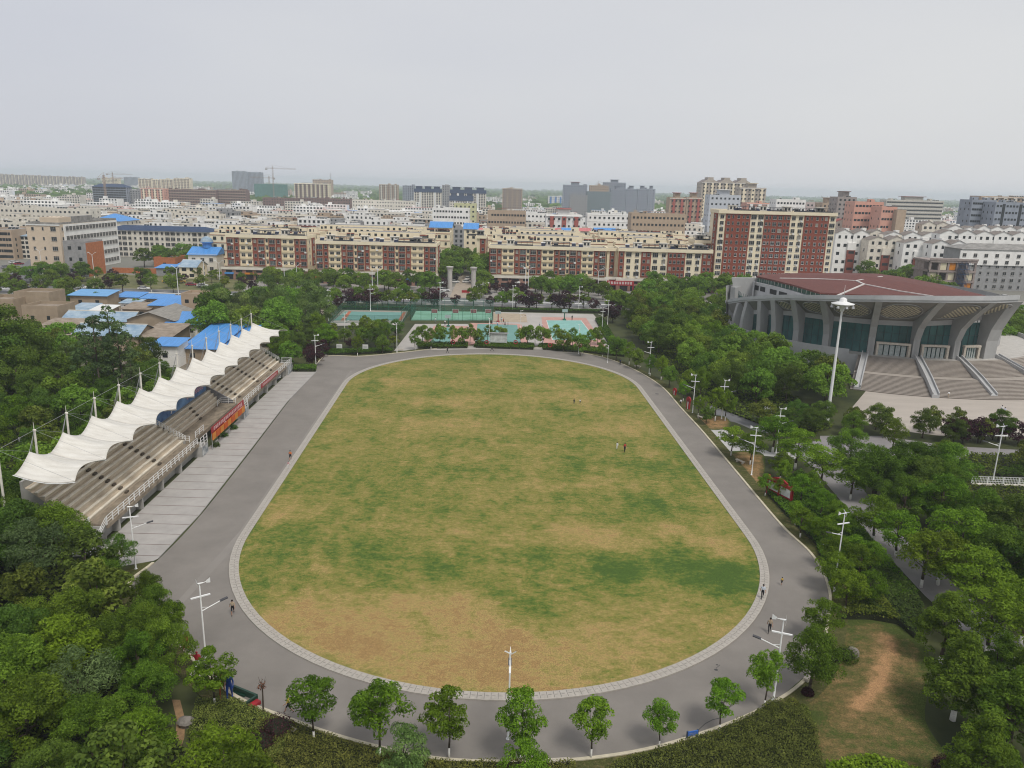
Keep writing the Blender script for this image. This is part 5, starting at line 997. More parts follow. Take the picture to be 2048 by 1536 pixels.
# the dense low town: rows of individual blocks
def clash(x0, x1, y0, y1): return any(x0 < f[1] and x1 > f[0] and y0 < f[3] and y1 > f[2] for f in FOOT)
rt = random.Random(99); rows = [(478, 11, 20), (498, 11, 20), (519, 11, 22), (541, 12, 24), (565, 12, 24), (590, 12, 26), (617, 13, 28), (646, 13, 30), (678, 14, 32), (712, 14, 34)]
TW = [(WHITE, 'white'), (WHITE, 'white'), (WHITE, 'white'), (PALE, 'pale'), (PALE, 'pale'), (mat('offwhite_warm', (.68, .63, .54), var=.1, scale=.3), 'cream'), (GREYW, 'grey'), (TAN, 'tan')]
nb = 0
for ri, (Y, d0, w0) in enumerate(rows):
    x = -.72 * Y; xe = .74 * Y; kk = 0
    while x < xe and nb < 295:
        w = rt.uniform(.55, 1.35) * w0; y = Y + rt.uniform(-3, 3); d = d0 * rt.uniform(.8, 1.1); fl = rt.choice((3, 3, 4, 4, 5)) if Y > 560 else rt.choice((3, 4, 4)); h = fl * 3.1 + .8; x1 = x + w
        if rt.random() < .07 or clash(x, x1, y, y + d): x += 6 if clash(x, x1, y, y + d) else rt.uniform(8, 18); continue
        if -60 < x + w / 2 < -15 and Y < 520: x = x1; continue
        if Y < 500 and x > 60: x = x1; continue
        kk += 1; nb += 1; m, nm = rt.choice(TW); q = rt.random(); rf, rm, rn = ('flat', ROOFG, 'flat-roofed') if q < .8 or w > 18 else ('gable', rt.choice((LBLUER, REDR, ROOFG, ROOFG)), 'pitched-roof') if q < .93 else ('hip', rt.choice((DBLUE, BLUER, REDR)), 'hip-roofed')
        gen('town_building', x + w / 2, y, w, d, h, fl, m, f'{nm} {NUMW[fl]}-storey {rn} building, {nth(kk)} from the left in the {nth(ri + 1)} town row', 'building', 'dense low buildings of the town', roof=rf, roofm=rm, seed=nb, dens=1.6 if Y < 800 else .8, style=rt.choice(('', '', 'hstrip', 'vstrip' if Y > 600 else '')), acc=rt.choice((WHITE, WHITE, PALE, TAN, BRICK)), trim=m if rt.random() < .6 else FRAME, ww=1.75, wh=1.75)
        x = x1 + rt.uniform(.8, 4) * (1 + Y / 900)
# beyond that the town reads as one mass
b = MB(); rf_ = random.Random(4)
for k in range(1500):
    Y = 745 + 1700 * rf_.random() ** 1.25; x = rf_.uniform(-.74, .74) * Y; 
    if -.19 * Y < x < -.03 * Y and Y > 1250 and rf_.random() < .9: continue
    if .02 * Y < x < .3 * Y and Y > 1350 and rf_.random() < .75: continue
    if clash(x - 22, x + 22, Y - 2, Y + 16): continue
    w, h = rf_.uniform(10, 40), rf_.choice((6, 9, 9, 12, 12, 15, 18)); m = rf_.choice((0, 0, 0, 0, 1, 1, 2)); b.box(x - w / 2, Y, 0, x + w / 2, Y + 14, h, m, rf_.choice((3, 3, 3, 3, 3, 4, 5, 0, 0, 0, 0))); [b.box(x + q - 1.5, Y + 4, h, x + q + 2, Y + 8, h + 2.5, m) for q in (rf_.uniform(-w * .4, w * .4),)]
    [b.quad((xx, Y - .1, f * 3 + .9), (xx + 1.9, Y - .1, f * 3 + .9), (xx + 1.9, Y - .1, f * 3 + 2.5), (xx, Y - .1, f * 3 + 2.5), 6) for f in range(int(h / 3)) for xx in np.arange(x - w / 2 + .8, x + w / 2 - 2, 3.4)]
tag(b.build('far_town', [WHITE, PALE, TAN, ROOFG, BLUER, REDR, GLASS]), 'distant low town of white blocks merging into haze', 'town', kind='stuff')

# ------------------------------------------------------------------ sheds of the yard at the left
def shed(x0, x1, py, h, d, wall, roof, rm, label, fl=1, cols=2, **k):
    a, c = at(x0, py, h), at(x1, py, h); return gen('shed', (a.x + c.x) / 2, (a.y + c.y) / 2, c.x - a.x, d, h, fl, wall, label, cat='shed', roof=roof, roofm=rm, cols=cols, ww=1.2, wh=1.1, dens=k.pop('dens', 0), trim=PALE, side=False, **k)
MUDR = mat('mud_roof', (.3, .235, .175), var=.35, scale=.5, c2=(.36, .3, .24)); ASB = mat('asbestos_roof', (.26, .245, .22), var=.25, scale=.6, stretch=(4, .5, 1)); SANDW = mat('sand_wall', (.33, .26, .185), var=.15, scale=.4)
shed(23, 101, 589, 6.5, 9, SANDW, 'flat', MUDR, 'tan flat-roofed shed behind, tallest at the back of the left yard'); shed(39, 118, 617, 6.0, 9, SANDW, 'flat', MUDR, 'tan flat-roofed shed in front of the tallest tan shed'); shed(-40, 30, 603, 5, 10, SANDW, 'flat', MUDR, 'low tan shed with pale roof at the far left edge of the yard')
shed(135, 217, 591, 4.6, 8, SANDW, 'shed', mat('sky_blue_roof', (.14, .34, .6), rough=.5, var=.12), 'tan shed with a light blue lean-to roof beside the road'); shed(119, 264, 641, 3.6, 9, PALE, 'gable', LBLUER, 'long shed with faded blue gabled roof and orange end wall'); shed(141, 278, 671, 3.6, 10, SANDW, 'gable', LBLUER, 'shed with whitish faded roof in front of the long gabled shed')
shed(277, 342, 674, 3.4, 12, SANDW, 'shed', MUDR, 'low shed with a patchy sand-coloured roof and one skylight'); shed(329, 404, 648, 4.0, 12, WHITE, 'shed', BLUER, 'white walled shed with a wide bright blue sloping roof'); shed(301, 356, 691, 5.2, 6, WHITE, 'shed', BLUER, 'small white cabin with overhanging bright blue roof', cols=1)
shed(363, 434, 697, 3.8, 20, SANDW, 'shed', BLUER, 'large bright blue roof directly behind the middle of the canopy'); shed(436, 480, 690, 3.8, 22, SANDW, 'shed', BLUER, 'second bright blue roof, partly behind the canopy masts and willows'); shed(297, 359, 611, 4, 12, SANDW, 'shed', BLUER, 'blue roof shed beside the two-storey brown and white house')
shed(360, 402, 592, 7.5, 8, TAN, 'flat', MUDR, 'two-storey house, brown above and white below, by the road', fl=2, cols=2); shed(230, 278, 594, 3.2, 7, SANDW, 'shed', BLUER, 'narrow blue roof strip close to the road, left one'); shed(280, 334, 597, 3.2, 6, SANDW, 'shed', BLUER, 'narrow blue roof strip close to the road, right one')
shed(70, 160, 656, 3.2, 9, SANDW, 'shed', MUDR, 'old mud-roofed shed with sagging edge among the trees'); shed(70, 122, 686, 3, 7, SANDW, 'shed', MUDR, 'lower mud-roofed shed behind the poplars'); shed(76, 112, 712, 3, 6, SANDW, 'shed', BLUER, 'tiny blue roof glimpsed between the poplars'); shed(262, 304, 706, 3.6, 9, WHITE, 'shed', LBLUER, 'pale blue roof next to the small white cabin')
shed(242, 300, 618, 3, 8, SANDW, 'shed', MUDR, 'untidy tan roof patched with blue sheets'); shed(240, 276, 606, 3, 5, WHITE, 'shed', LBLUER, 'short pale blue patched roof among the tan roofs'); shed(135, 176, 620, 3.2, 8, SANDW, 'shed', LBLUER, 'short blue-grey roof beside the tan flat-roofed sheds'); shed(178, 216, 622, 3.2, 7, SANDW, 'shed', FRAME, 'short white sheet roof below the light blue lean-to')
a_ = at(300, 637, 5); gen('shed', a_.x, a_.y, 13, 16, 4.6, 1, SANDW, 'shed with a grey asbestos gable facing the stand', cat='shed', roof='none', cols=1)
b = MB(); x, y = a_.x, a_.y
b.quad((x - 7.2, y - .6, 4.5), (x, y - .6, 6.8), (x, y + 17, 6.8), (x - 7.2, y + 17, 4.5)); b.quad((x, y - .6, 6.8), (x + 7.2, y - .6, 4.5), (x + 7.2, y + 17, 4.5), (x, y + 17, 6.8)); b.poly([(x - 6.4, y - .02, 4.6), (x + 6.4, y - .02, 4.6), (x, y - .02, 6.7)], 1); o = b.build('roof', [ASB, SANDW]); s_ = [q for q in bpy.data.objects if q.get('label', '').startswith('shed with a grey asbestos')][0]; o.parent = s_; o.location = (-s_.location.x, -s_.location.y, 0)

# ------------------------------------------------------------------ trees
def leafmesh(name, C, N_, size, tone, m, rs, aspect=1.6, droop=0):
    """one four-cornered leaf spray per point C, facing N_ with jitter"""
    n = len(C); N_ = N_ + rs.normal(0, .55, (n, 3)); N_ /= np.linalg.norm(N_, axis=1)[:, None] + 1e-9
    t = rs.normal(0, 1, (n, 3)); t[:, 2] -= droop; t -= (t * N_).sum(1)[:, None] * N_; t /= np.linalg.norm(t, axis=1)[:, None] + 1e-9; s = np.cross(N_, t)
    L = (size * rs.uniform(.55, 1.25, n))[:, None]; W = L / aspect
    V = np.empty((n, 4, 3)); V[:, 0] = C - t * L * .5; V[:, 1] = C + s * W * .5 + N_ * L * .08; V[:, 2] = C + t * L * .5; V[:, 3] = C - s * W * .5 + N_ * L * .08
    me = bpy.data.meshes.new(name); me.vertices.add(n * 4); me.vertices.foreach_set('co', V.reshape(-1).astype(np.float32)); me.loops.add(n * 4); me.loops.foreach_set('vertex_index', np.arange(n * 4, dtype=np.int32))
    me.polygons.add(n); me.polygons.foreach_set('loop_start', np.arange(0, n * 4, 4, dtype=np.int32)); me.polygons.foreach_set('loop_total', np.full(n, 4, dtype=np.int32))
    a = me.attributes.new('tone', 'FLOAT', 'FACE'); a.data.foreach_set('value', np.clip(tone, 0, 1).astype(np.float32)); me.materials.append(m); me.update(); me.validate(); return me
def crown(rs, R, z0, z1, nc, nl, shape='dome', rc=.34):
    """leaf positions on many overlapping clumps that fill the crown's volume unevenly"""
    Cs = []; H = z1 - z0
    while len(Cs) < nc:
        p = rs.uniform(-1, 1, 3)
        if (p ** 2).sum() > 1: continue
        z = (p[2] + 1) / 2
        if shape == 'dome': wd = math.sqrt(max(0, 1 - (max(0, z - .35) / .65) ** 2.2)) * (.7 + .3 * min(1, z / .35))
        elif shape == 'cone': wd = (1 - z) ** .8 * .95 + .12
        elif shape == 'column': wd = math.sin(math.pi * min(1, .12 + z * .85)) ** .7
        elif shape == 'vase': wd = .35 + .75 * z if z < .8 else .95 * (1 - (z - .8) * 2.2)
        else: wd = math.sqrt(max(.02, 1 - (2 * z - 1) ** 2))
        rr = math.hypot(p[0], p[1])
        if rr < rs.uniform(0, .75) and z < .8: continue
        Cs.append((p[0] * R * wd, p[1] * R * wd, z0 + z * H))
    Cs = np.array(Cs); rad = rs.uniform(.65, 1.25, nc) * rc * R; sq = rs.uniform(.75, 1.15, nc)
    k = rs.choice(nc, nl, p=rad ** 2 / (rad ** 2).sum()); d = rs.normal(0, 1, (nl, 3)); d /= np.linalg.norm(d, axis=1)[:, None]; d[:, 2] = np.where(d[:, 2] < -.3, -d[:, 2] * .6, d[:, 2])
    P = Cs[k] + d * rad[k][:, None] * np.stack([np.ones(nl), np.ones(nl), sq[k]], 1) * (rs.uniform(.55, 1.0, nl) ** .5)[:, None]
    ct = rs.uniform(.25, .75, nc); tone = ct[k] + rs.normal(0, .16, nl); d[:, 2] += .3; return P, d, tone, Cs
def trunk_mesh(name, h, r, Cs, lime, rs, nb=7, lean=.2):
    b = MB(); top = Vector((rs.uniform(-lean, lean), rs.uniform(-lean, lean), h)); q = [Vector((0, 0, -.2)), Vector((0, 0, 1.1)), top * .45 + Vector((rs.uniform(-.1, .1), rs.uniform(-.1, .1), 0)), top]
    b.bar(q[0], q[1], r * 1.15, r, 8, 1 if lime else 0); b.bar(q[1], q[2], r, r * .8, 8); b.bar(q[2], q[3], r * .8, r * .35, 7)
    for i in rs.choice(len(Cs), min(nb, len(Cs)), replace=False):
        c = Vector(Cs[i]); s = q[2].lerp(q[3], rs.uniform(0, .6)); m_ = s.lerp(c, .55) + Vector((0, 0, -.15 * (c - s).length * .5)); b.bar(s, m_, r * .42, r * .26, 5); b.bar(m_, c, r * .26, r * .09, 5)
    return b.mesh(name, [BARK, LIME], True)
PROTO = {}
def proto(key, var, m, h, R, z0, nc, nl, leaf, shape='dome', rc=.34, r=.16, lime=False, aspect=1.6, droop=0, trunk_top=None, lo=None, th=None):
    for v in range(var):
        rs = np.random.RandomState(hash_(key) + v * 17); z1 = h
        P, N_, tn, Cs = crown(rs, R, z0, z1, nc, nl, shape, rc)
        e = bpy.data.objects.new('tree', None); e.empty_display_size = .3
        ob('crown', leafmesh(key + '_crown', P, N_, leaf, tn, m, rs, aspect, droop), e, False); ob('trunk', trunk_mesh(key + '_trunk', (z0 + (z1 - z0) * (th or .6)), r, Cs, lime, rs), e, False)
        PROTO.setdefault(key, []).append(e)
def hash_(s): return sum(ord(c) * (i + 3) for i, c in enumerate(s)) % 9973
proto('broad', 4, FOLH, 8.4, 3.7, 1.6, 64, 15000, .25, 'dome', .25, .2, aspect=1.9); proto('broad_far', 3, FOLF, 8.2, 3.8, 1.3, 36, 2800, .6, 'dome', .3, .2); proto('broad_mid', 3, FOLF, 8.2, 3.8, 1.4, 36, 4200, .5, 'dome', .32, .2)
proto('dark', 3, FOLD, 8.6, 3.8, 1.4, 60, 12500, .27, 'dome', .25, .2, aspect=1.9); proto('young', 6, FOLX, 6.4, 1.85, 2.2, 44, 4600, .27, 'round', .29, .085, True, aspect=2.5, th=.6, droop=.6); proto('fresh', 4, FOLX, 7.0, 2.9, 2.0, 54, 6000, .29, 'dome', .24, .15, True, aspect=2.3, droop=.4)
proto('plum', 3, FOLP, 4.8, 2.5, .9, 26, 2600, .34, 'round', .34, .12); proto('poplar', 3, FOLB, 14, 2.3, 2.0, 40, 3000, .42, 'column', .3, .17, th=.85); proto('willow', 3, FOLW, 11.5, 3.6, 1.2, 34, 5600, .5, 'column', .34, .22, aspect=3.2, droop=2.2)
proto('round', 2, FOLY, 6.0, 2.5, 1.6, 26, 2000, .5, 'round', .32, .15); proto('feathery', 2, FOLB, 7.5, 3.2, 1.4, 34, 6500, .3, 'dome', .32, .15, aspect=3.2); proto('cone', 3, FOLH, 8.8, 3.2, 1.4, 80, 15000, .24, 'cone', .2, .2, True, aspect=2.0); proto('town', 2, FOLD, 9, 4.5, 1.0, 20, 700, 1.3, 'dome', .36, .25); proto('olive', 3, FOLO, 7.6, 3.0, 1.4, 30, 3600, .4, 'dome', .32, .16)
proto('poplar_sparse', 3, FOLB, 15, 3.0, 3, 70, 4200, .34, 'round', .2, .15, th=.9)
TREES = []; TP = []; KNAME = dict(plum='plum_tree', willow='willow_tree', poplar='poplar_tree', poplar_sparse='poplar_tree', round='round_tree', young='young_tree', broad_far='street_tree', town='town_tree', feathery='feathery_tree', cone='conical_tree')
def tree(key, x, y, h=None, label=None, group=None, cat='tree', sxy=None, name='tree', v=None):
    pr = PROTO[key]; e = pr[rnd.randrange(len(pr))] if v is None else pr[v % len(pr)]; h0 = max(q.co.z for q in KIDS[e][0].data.vertices) if 'h' not in e else e['h']; e['h'] = h0
    s = (h or h0) / h0; w_ = s * (sxy or rnd.uniform(.92, 1.12)); o = clone(e, (x, y, 0), rnd.uniform(0, 6.28), (w_, w_, s)); o.name = KNAME.get(key, 'broadleaf_tree') if name == 'tree' else name; del o['h']; tag(o, label, cat, group); TREES.append(o); TP.append((x, y, w_ * 3)); return o
def wood(poly, step, keys, hr, zone, group, mind=.62, what=None, keep=None, lim=400):
    """fill a ground polygon with individual trees, then label each by its rank from a landmark"""
    xs, ys = [p[0] for p in poly], [p[1] for p in poly]; L = []; ok = 0
    for _ in range(2500):
        x, y = rnd.uniform(min(xs), max(xs)), rnd.uniform(min(ys), max(ys))
        if not inside((x, y), poly) or any((x - a) ** 2 + (y - c) ** 2 < step ** 2 for a, c, s in L): continue
        if keep and not keep(x, y): continue
        L.append((x, y, 1))
        if len(L) >= lim: break
    lm_, lmname = zone; L.sort(key=lambda q: (q[0] - lm_[0]) ** 2 + (q[1] - lm_[1]) ** 2)
    names = {'broad': 'broad green', 'broad_mid': 'broad green', 'broad_far': 'rounded dark green', 'dark': 'dark green', 'willow': 'pale willowy', 'poplar': 'slender poplar-like', 'poplar_sparse': 'thin sparse poplar-like', 'plum': 'dark purple', 'round': 'yellow-green', 'feathery': 'feathery bluish', 'fresh': 'fresh green', 'cone': 'dense conical', 'young': 'young', 'town': 'dark green', 'olive': 'olive green'}
    for i, (x, y, _) in enumerate(L):
        k = rnd.choice(keys); tree(k, x, y, rnd.uniform(*hr) * (.62 if k in ('plum',) else .8 if k == 'round' else 1), f'{names[k]} tree, {nth(i + 1)} nearest to {lmname}', group)
G2 = lambda *p: [tuple(at(*q))[:2] for q in p]
NEARC = ((-50, 84), 'the near stairs of the grandstand')
# the wood at the lower left
wood([(-15, 41), (-22, 47), (-29, 55), (-36, 64), (-43, 73), (-48, 79), (-56, 79), (-66, 84), (-66, 60), (-48, 40), (-36, 34), (-20, 36)], 4.4, ['broad', 'broad', 'broad', 'fresh', 'dark', 'feathery', 'olive'], (5.5, 9.0), NEARC, 'trees of the wood at the lower left', keep=lambda x, y: not (math.hypot(x + 20.2, y - 51.5) < 3.2))
for x, y, h, k in ((-58.5, 79.5, 9.6, 'dark'), (-54, 76.5, 8.8, 'dark'), (-61, 84, 9.4, 'dark'), (-56.5, 74.5, 9.4, 'dark')): tree(k, x, y, h, f'tall dense tree crowding the near end of the grandstand, {nth([-61, -58.5, -56.5, -54].index(x) + 1)} from the left', 'trees crowding the near end of the grandstand')
wood([(-60, 80), (-66, 84), (-80, 108), (-100, 140), (-66, 150), (-62, 120), (-60, 100)], 6.0, ['dark', 'broad_mid', 'broad_mid', 'dark', 'olive', 'fresh'], (6.5, 9.0), ((-61, 84), 'the near back corner of the grandstand'), 'trees behind the grandstand')
wood([(-72, 150), (-100, 140), (-126, 180), (-112, 184), (-95, 165), (-80, 168)], 6.5, ['broad_mid', 'dark', 'olive'], (7, 9.5), ((-60, 170), 'the far rear corner of the grandstand'), 'trees between the yard and the grandstand')
for px, py, h, k in ((205, 815, 18, 'poplar_sparse'), (232, 800, 19, 'poplar_sparse'), (180, 800, 14, 'poplar_sparse'), (250, 812, 16, 'poplar_sparse'), (140, 775, 10, 'poplar'), (270, 830, 11, 'poplar')):
    p = at(px, py); tree(k, p.x, p.y, h, f'slender pale poplar before the yard roofs, {nth([205, 232, 180, 250, 140, 270].index(px) + 1)} of the six poplars' , 'poplars before the yard roofs')
for px, py, h in ((18, 790, 19), (-15, 800, 18), (50, 785, 15), (40, 810, 12)): p = at(px, py); tree('dark', p.x, p.y, h, f'huge dark tree at the left edge before the tan sheds, about {h} metres tall', 'dark trees at the left edge', sxy=1.0)
# willows and mixed trees beyond the far end of the grandstand
wood(G2((425, 690), (640, 685), (650, 630), (560, 618), (430, 640)), 6.6, ['willow', 'willow', 'willow', 'broad_mid'], (10, 14.5), ((-55, 175), 'the far end of the grandstand'), 'willows beyond the grandstand')
wood(G2((565, 735), (628, 735), (660, 700), (650, 680), (540, 690)), 5.0, ['broad_mid', 'dark', 'fresh', 'plum'], (5.5, 8.5), ((-48, 176), 'the far end of the paved apron'), 'trees at the far end of the apron')
wood(G2((640, 700), (790, 698), (800, 662), (655, 665)), 4.6, ['broad_mid', 'plum', 'round', 'dark', 'fresh'], (3.6, 6), ((-35, 205), 'the two white signs by the track'), 'small trees in front of the fenced court')
# hedgerow between the courts and the road
wood([(-62, 268), (-36, 270), (-34, 277), (38, 277), (38, 272), (60, 268), (60, 281), (-90, 281), (-90, 262)], 5.0, ['plum', 'broad_far', 'broad_far', 'round', 'plum', 'broad_far'], (5.6, 7.6), ((-8, 270), 'the mint court rear corner'), 'trees between the courts and the road')
for px, py, s in ((868, 615, 1.7), (1058, 620, 1.9), (1128, 620, 2.2), (700, 616, 1.7), (740, 616, 1.6), (1225, 645, 1.5)): p = at(px, py); tree('plum', p.x, p.y, 7.2, f'large dark purple tree behind the courts, {nth([700, 740, 868, 1058, 1128, 1225].index(px) + 1)} from the left', 'large purple trees behind the courts', sxy=s * .72)
wood([(-105, 303), (-30, 303), (-30, 327), (-105, 329)], 7.6, ['broad_far', 'broad_far', 'plum'], (7.5, 10), ((-27, 318), 'the left gate pillar'), 'street trees left of the gate')
wood([(-14, 303), (36, 303), (36, 327), (-14, 327)], 7.4, ['broad_far', 'broad_far', 'broad_far', 'plum'], (7, 10), ((-17, 318), 'the right gate pillar'), 'street trees right of the gate')
wood([(52, 303), (100, 303), (110, 330), (56, 327)], 7.6, ['broad_far', 'broad_far'], (8, 11), ((46, 320), 'the red shop sign'), 'street trees right of the shop sign')
wood([(-36, 345), (-26.5, 345), (-26, 420), (-40, 420)], 6, ['broad_far'], (10, 13), ((-27, 340), 'the gate drive, left side'), 'trees lining the gate drive')
wood([(-18, 345), (-11.5, 340), (-11, 420), (-18, 420)], 6, ['broad_far'], (10, 13.5), ((-17, 340), 'the gate drive, right side'), 'trees lining the gate drive')
# left: road side and vacant lot
wood([(-225, 262), (-150, 268), (-150, 281), (-240, 281)], 7, ['broad_far', 'broad_far', 'plum', 'broad_mid'], (6, 9), ((-150, 262), 'the tan flat-roofed sheds'), 'trees along the road at the left')
wood([(-215, 305), (-178, 305), (-176, 330), (-200, 335)], 6.5, ['broad_far', 'fresh', 'plum', 'broad_mid'], (6, 9), ((-205, 345), 'the foot of the tan end-on office block'), 'trees before the tan end-on block')
wood([(-186, 372), (-112, 372), (-108, 405), (-186, 405)], 8.5, ['broad_far'], (9, 12), ((-150, 424), 'the middle of the white school block'), 'trees before the white school block')
wood([(-176, 306), (-112, 306), (-112, 340), (-176, 340)], 10, ['round', 'broad_mid', 'plum', 'round'], (5, 7.5), ((-112, 338), 'the yellow gatehouse'), 'scattered trees in the vacant lot')
for px, py, h, k in ((246, 586, 7.5, 'round'), (303, 585, 8, 'fresh'), (347, 586, 5.5, 'round'), (220, 578, 5, 'plum')): p = at(px, py); tree(k, p.x, p.y, h, {'round': 'round yellow-green tree on the median, ', 'fresh': 'loose green tree on the median, ', 'plum': 'small purple tree on the median, '}[k] + f'about {h:g} metres tall', 'trees on the road median')
for px, py, h in ((140, 612, 5.5), (197, 615, 5.5), (180, 640, 3.5), (382, 676, 5.5), (88, 640, 3.5), (275, 620, 4), (400, 668, 3)): p = at(px, py); tree('broad_mid', p.x, p.y, h, f'small dense tree between the yard sheds, {nth([88, 140, 180, 197, 275, 382, 400].index(px) + 1)} from the left', 'trees among the yard sheds')
wood([(-240, 415), (-222, 415), (-250, 560), (-330, 560), (-300, 420)], 13, ['broad_far'], (9, 13), ((-216, 400), 'the rear of the tan end-on office block'), 'trees behind the left offices')
# right: the wood between the track and the gymnasium
GYC = ((87, 182), 'the left gymnasium stair wall')
wood([(41, 190), (44, 165), (48, 152), (60, 156), (66, 152), (70, 168), (66, 190), (61, 205), (60, 262), (40, 268), (36, 225)], 5.7, ['broad_mid', 'broad_mid', 'fresh', 'dark', 'broad_far', 'broad_mid', 'olive'], (7.5, 10.5), GYC, 'trees between the track and the gymnasium')
wood([(34, 268), (60, 262), (66, 282), (34, 282)], 6, ['broad_far', 'broad_mid'], (6.5, 9.5), ((50, 285), 'the road beyond the gymnasium wood'), 'trees at the road end of the gymnasium wood')
wood([(60, 235), (68, 240), (82, 262), (108, 268), (140, 262), (150, 282), (60, 282)], 8.5, ['broad_far'], (7, 9.5), ((68, 236), 'the rear wing wall of the gymnasium'), 'trees behind the gymnasium')
wood([(46, 139), (57, 141), (61, 139), (72, 139), (84, 138), (90, 134), (84, 131), (50, 134)], 4.6, ['dark', 'dark', 'broad', 'olive'], (4.8, 6.4), ((62.3, 144.6), 'the foot of the tall mast light'), 'shrubby trees along the plaza front')
for px, py, s in ((1895, 882, 1.1), (1925, 886, 1.2), (1955, 885, 1.2), (1985, 880, 1.0), (2035, 890, 1.1), (2060, 885, 1.1)): p = at(px, py); tree('plum', p.x, p.y, 4.2 * s, f'purple-leaved plum tree on the plaza edge, {nth([1895, 1925, 1955, 1985, 2035, 2060].index(px) + 1)} from the left', 'purple plum trees on the plaza edge', sxy=1)
p = at(2060, 945); tree('olive', p.x, p.y, 6.4, 'thin spreading olive tree at the right edge above the white railing', sxy=1.0)
p = at(2010, 880); tree('dark', p.x, p.y, 4.4, 'small round dark green tree between the purple plum trees')
wood([(142, 215), (175, 225), (185, 275), (150, 262)], 7, ['broad_far', 'broad_mid'], (6, 8.5), ((130, 205), 'the right end wall of the gymnasium'), 'trees right of the gymnasium')
wood([(150, 300), (170, 302), (203, 372), (172, 385), (168, 345)], 9, ['broad_far'], (9, 13), ((140, 352), 'the right edge of the tall brick tower'), 'trees right of the tall brick tower')
wood([(213, 303), (240, 303), (250, 325), (222, 322)], 9, ['broad_far'], (7, 10), ((205, 330), 'the gutted building'), 'street trees near the gutted building')
# right foreground woods
KEEP1 = G2((1915, 962), (2120, 962), (2120, 1125), (1940, 1125)); KEEP2 = G2((1830, 880), (2120, 880), (2120, 975), (1905, 975)); KEEP3 = G2((1690, 850), (2120, 850), (2120, 905), (1690, 905))
wood([(58, 124), (66, 127), (74, 128), (88, 122), (96, 128), (96, 112), (84, 106), (78, 96), (68, 84), (60, 88), (55, 100), (52, 112)], 7.5, ['broad', 'fresh', 'broad', 'broad', 'dark'], (6, 8), ((75.5, 112.6), 'the plaza lamp post at the right edge'), 'trees right of the garden path', keep=lambda x, y: not inside((x, y), KEEP1) and not inside((x, y), KEEP2) and not inside((x, y), KEEP3))
wood([(69, 84), (78, 95), (78, 78), (66, 64), (62, 68)], 7.0, ['dark', 'broad'], (6.5, 8.5), ((78, 98), 'the white railing'), 'trees at the right edge', keep=lambda x, y: not inside((x, y), KEEP1))
for i, (px, py, h, s, k) in enumerate(((1745, 1000, 8.5, 1.2, 'broad'), (1815, 985, 8.5, 1.2, 'broad'), (1890, 985, 8, 1.15, 'broad'), (1875, 1065, 8.5, 1.15, 'fresh'), (1800, 1055, 7.5, 1.0, 'broad'), (1955, 1090, 8, 1.1, 'broad'), (2020, 1115, 8.5, 1.2, 'dark'), (1915, 1150, 8.5, 1.2, 'fresh'), (1990, 1185, 8.5, 1.1, 'broad'), (2050, 1205, 8.5, 1.15, 'dark'), (1850, 1010, 7.5, 1.0, 'dark'), (2040, 1290, 7.5, 1.1, 'fresh'))): p = at(px, py); tree(k, p.x, p.y, h, f'large leafy tree between garden path and white railing, {nth(i + 1)} in turn from the plaza', 'large trees between garden path and white railing', sxy=s)
for i, (px, py, h, k, s) in enumerate(((1462, 912, 4.6, 'young', 1.3), (1500, 930, 5.2, 'fresh', .8), (1545, 905, 6, 'fresh', 1), (1590, 938, 6.2, 'fresh', 1), (1640, 975, 6, 'fresh', .95), (1700, 1000, 5.6, 'fresh', .9), (1745, 1085, 5.8, 'fresh', .9), (1790, 1115, 5.6, 'fresh', .9), (1842, 1175, 6.2, 'fresh', .9), (1875, 1170, 6, 'fresh', 1), (1935, 1215, 6.5, 'fresh', 1), (1972, 1310, 6.2, 'fresh', 1), (2060, 1380, 5, 'fresh', .9), (1560, 960, 4.2, 'fresh', .8), (1600, 1010, 4.2, 'fresh', .8))):
    p = at(px, py); tree(k, p.x, p.y, h * 1.15, f'fresh green tree beside the garden path, {nth(i + 1)} counting from the paved pad', 'trees lining the garden path', sxy=s * 1.3)
for i, (px, py, h, s) in enumerate(((1690, 1225, 5.0, 1.1), (1672, 1140, 4.6, 1.15), (1668, 1185, 4.8, 1.15), (1640, 1282, 4.8, 1.1), (1715, 1160, 4.6, 1.1), (1645, 1095, 4.4, 1.0), (1735, 1215, 4.6, 1.0))): p = at(px, py); tree('fresh', p.x, p.y, h, f'low spreading tree on the outer bend of the track, {nth(i + 1)} nearest the bulletin board', 'trees on the right bend', sxy=s)
for i, (px, py, h, s) in enumerate(((1880, 1330, 7.8, 1.15), (1905, 1440, 8.4, 1.2), (2010, 1530, 8.8, 1.3), (1950, 1610, 8, 1.1), (2070, 1440, 8.0, 1.2), (1985, 1400, 7.0, 1.0))): p = at(px, py); tree('cone', p.x, p.y, h, f'dense conical green tree beside the bare lawn, {nth(i + 1)} from the top of the lawn', 'conical trees beside the bare lawn', sxy=s)
p = at(1618, 1385); tree('broad', p.x, p.y, 6.8, 'full green tree with whitewashed trunk by the stone bench near the bare lawn', sxy=.95)
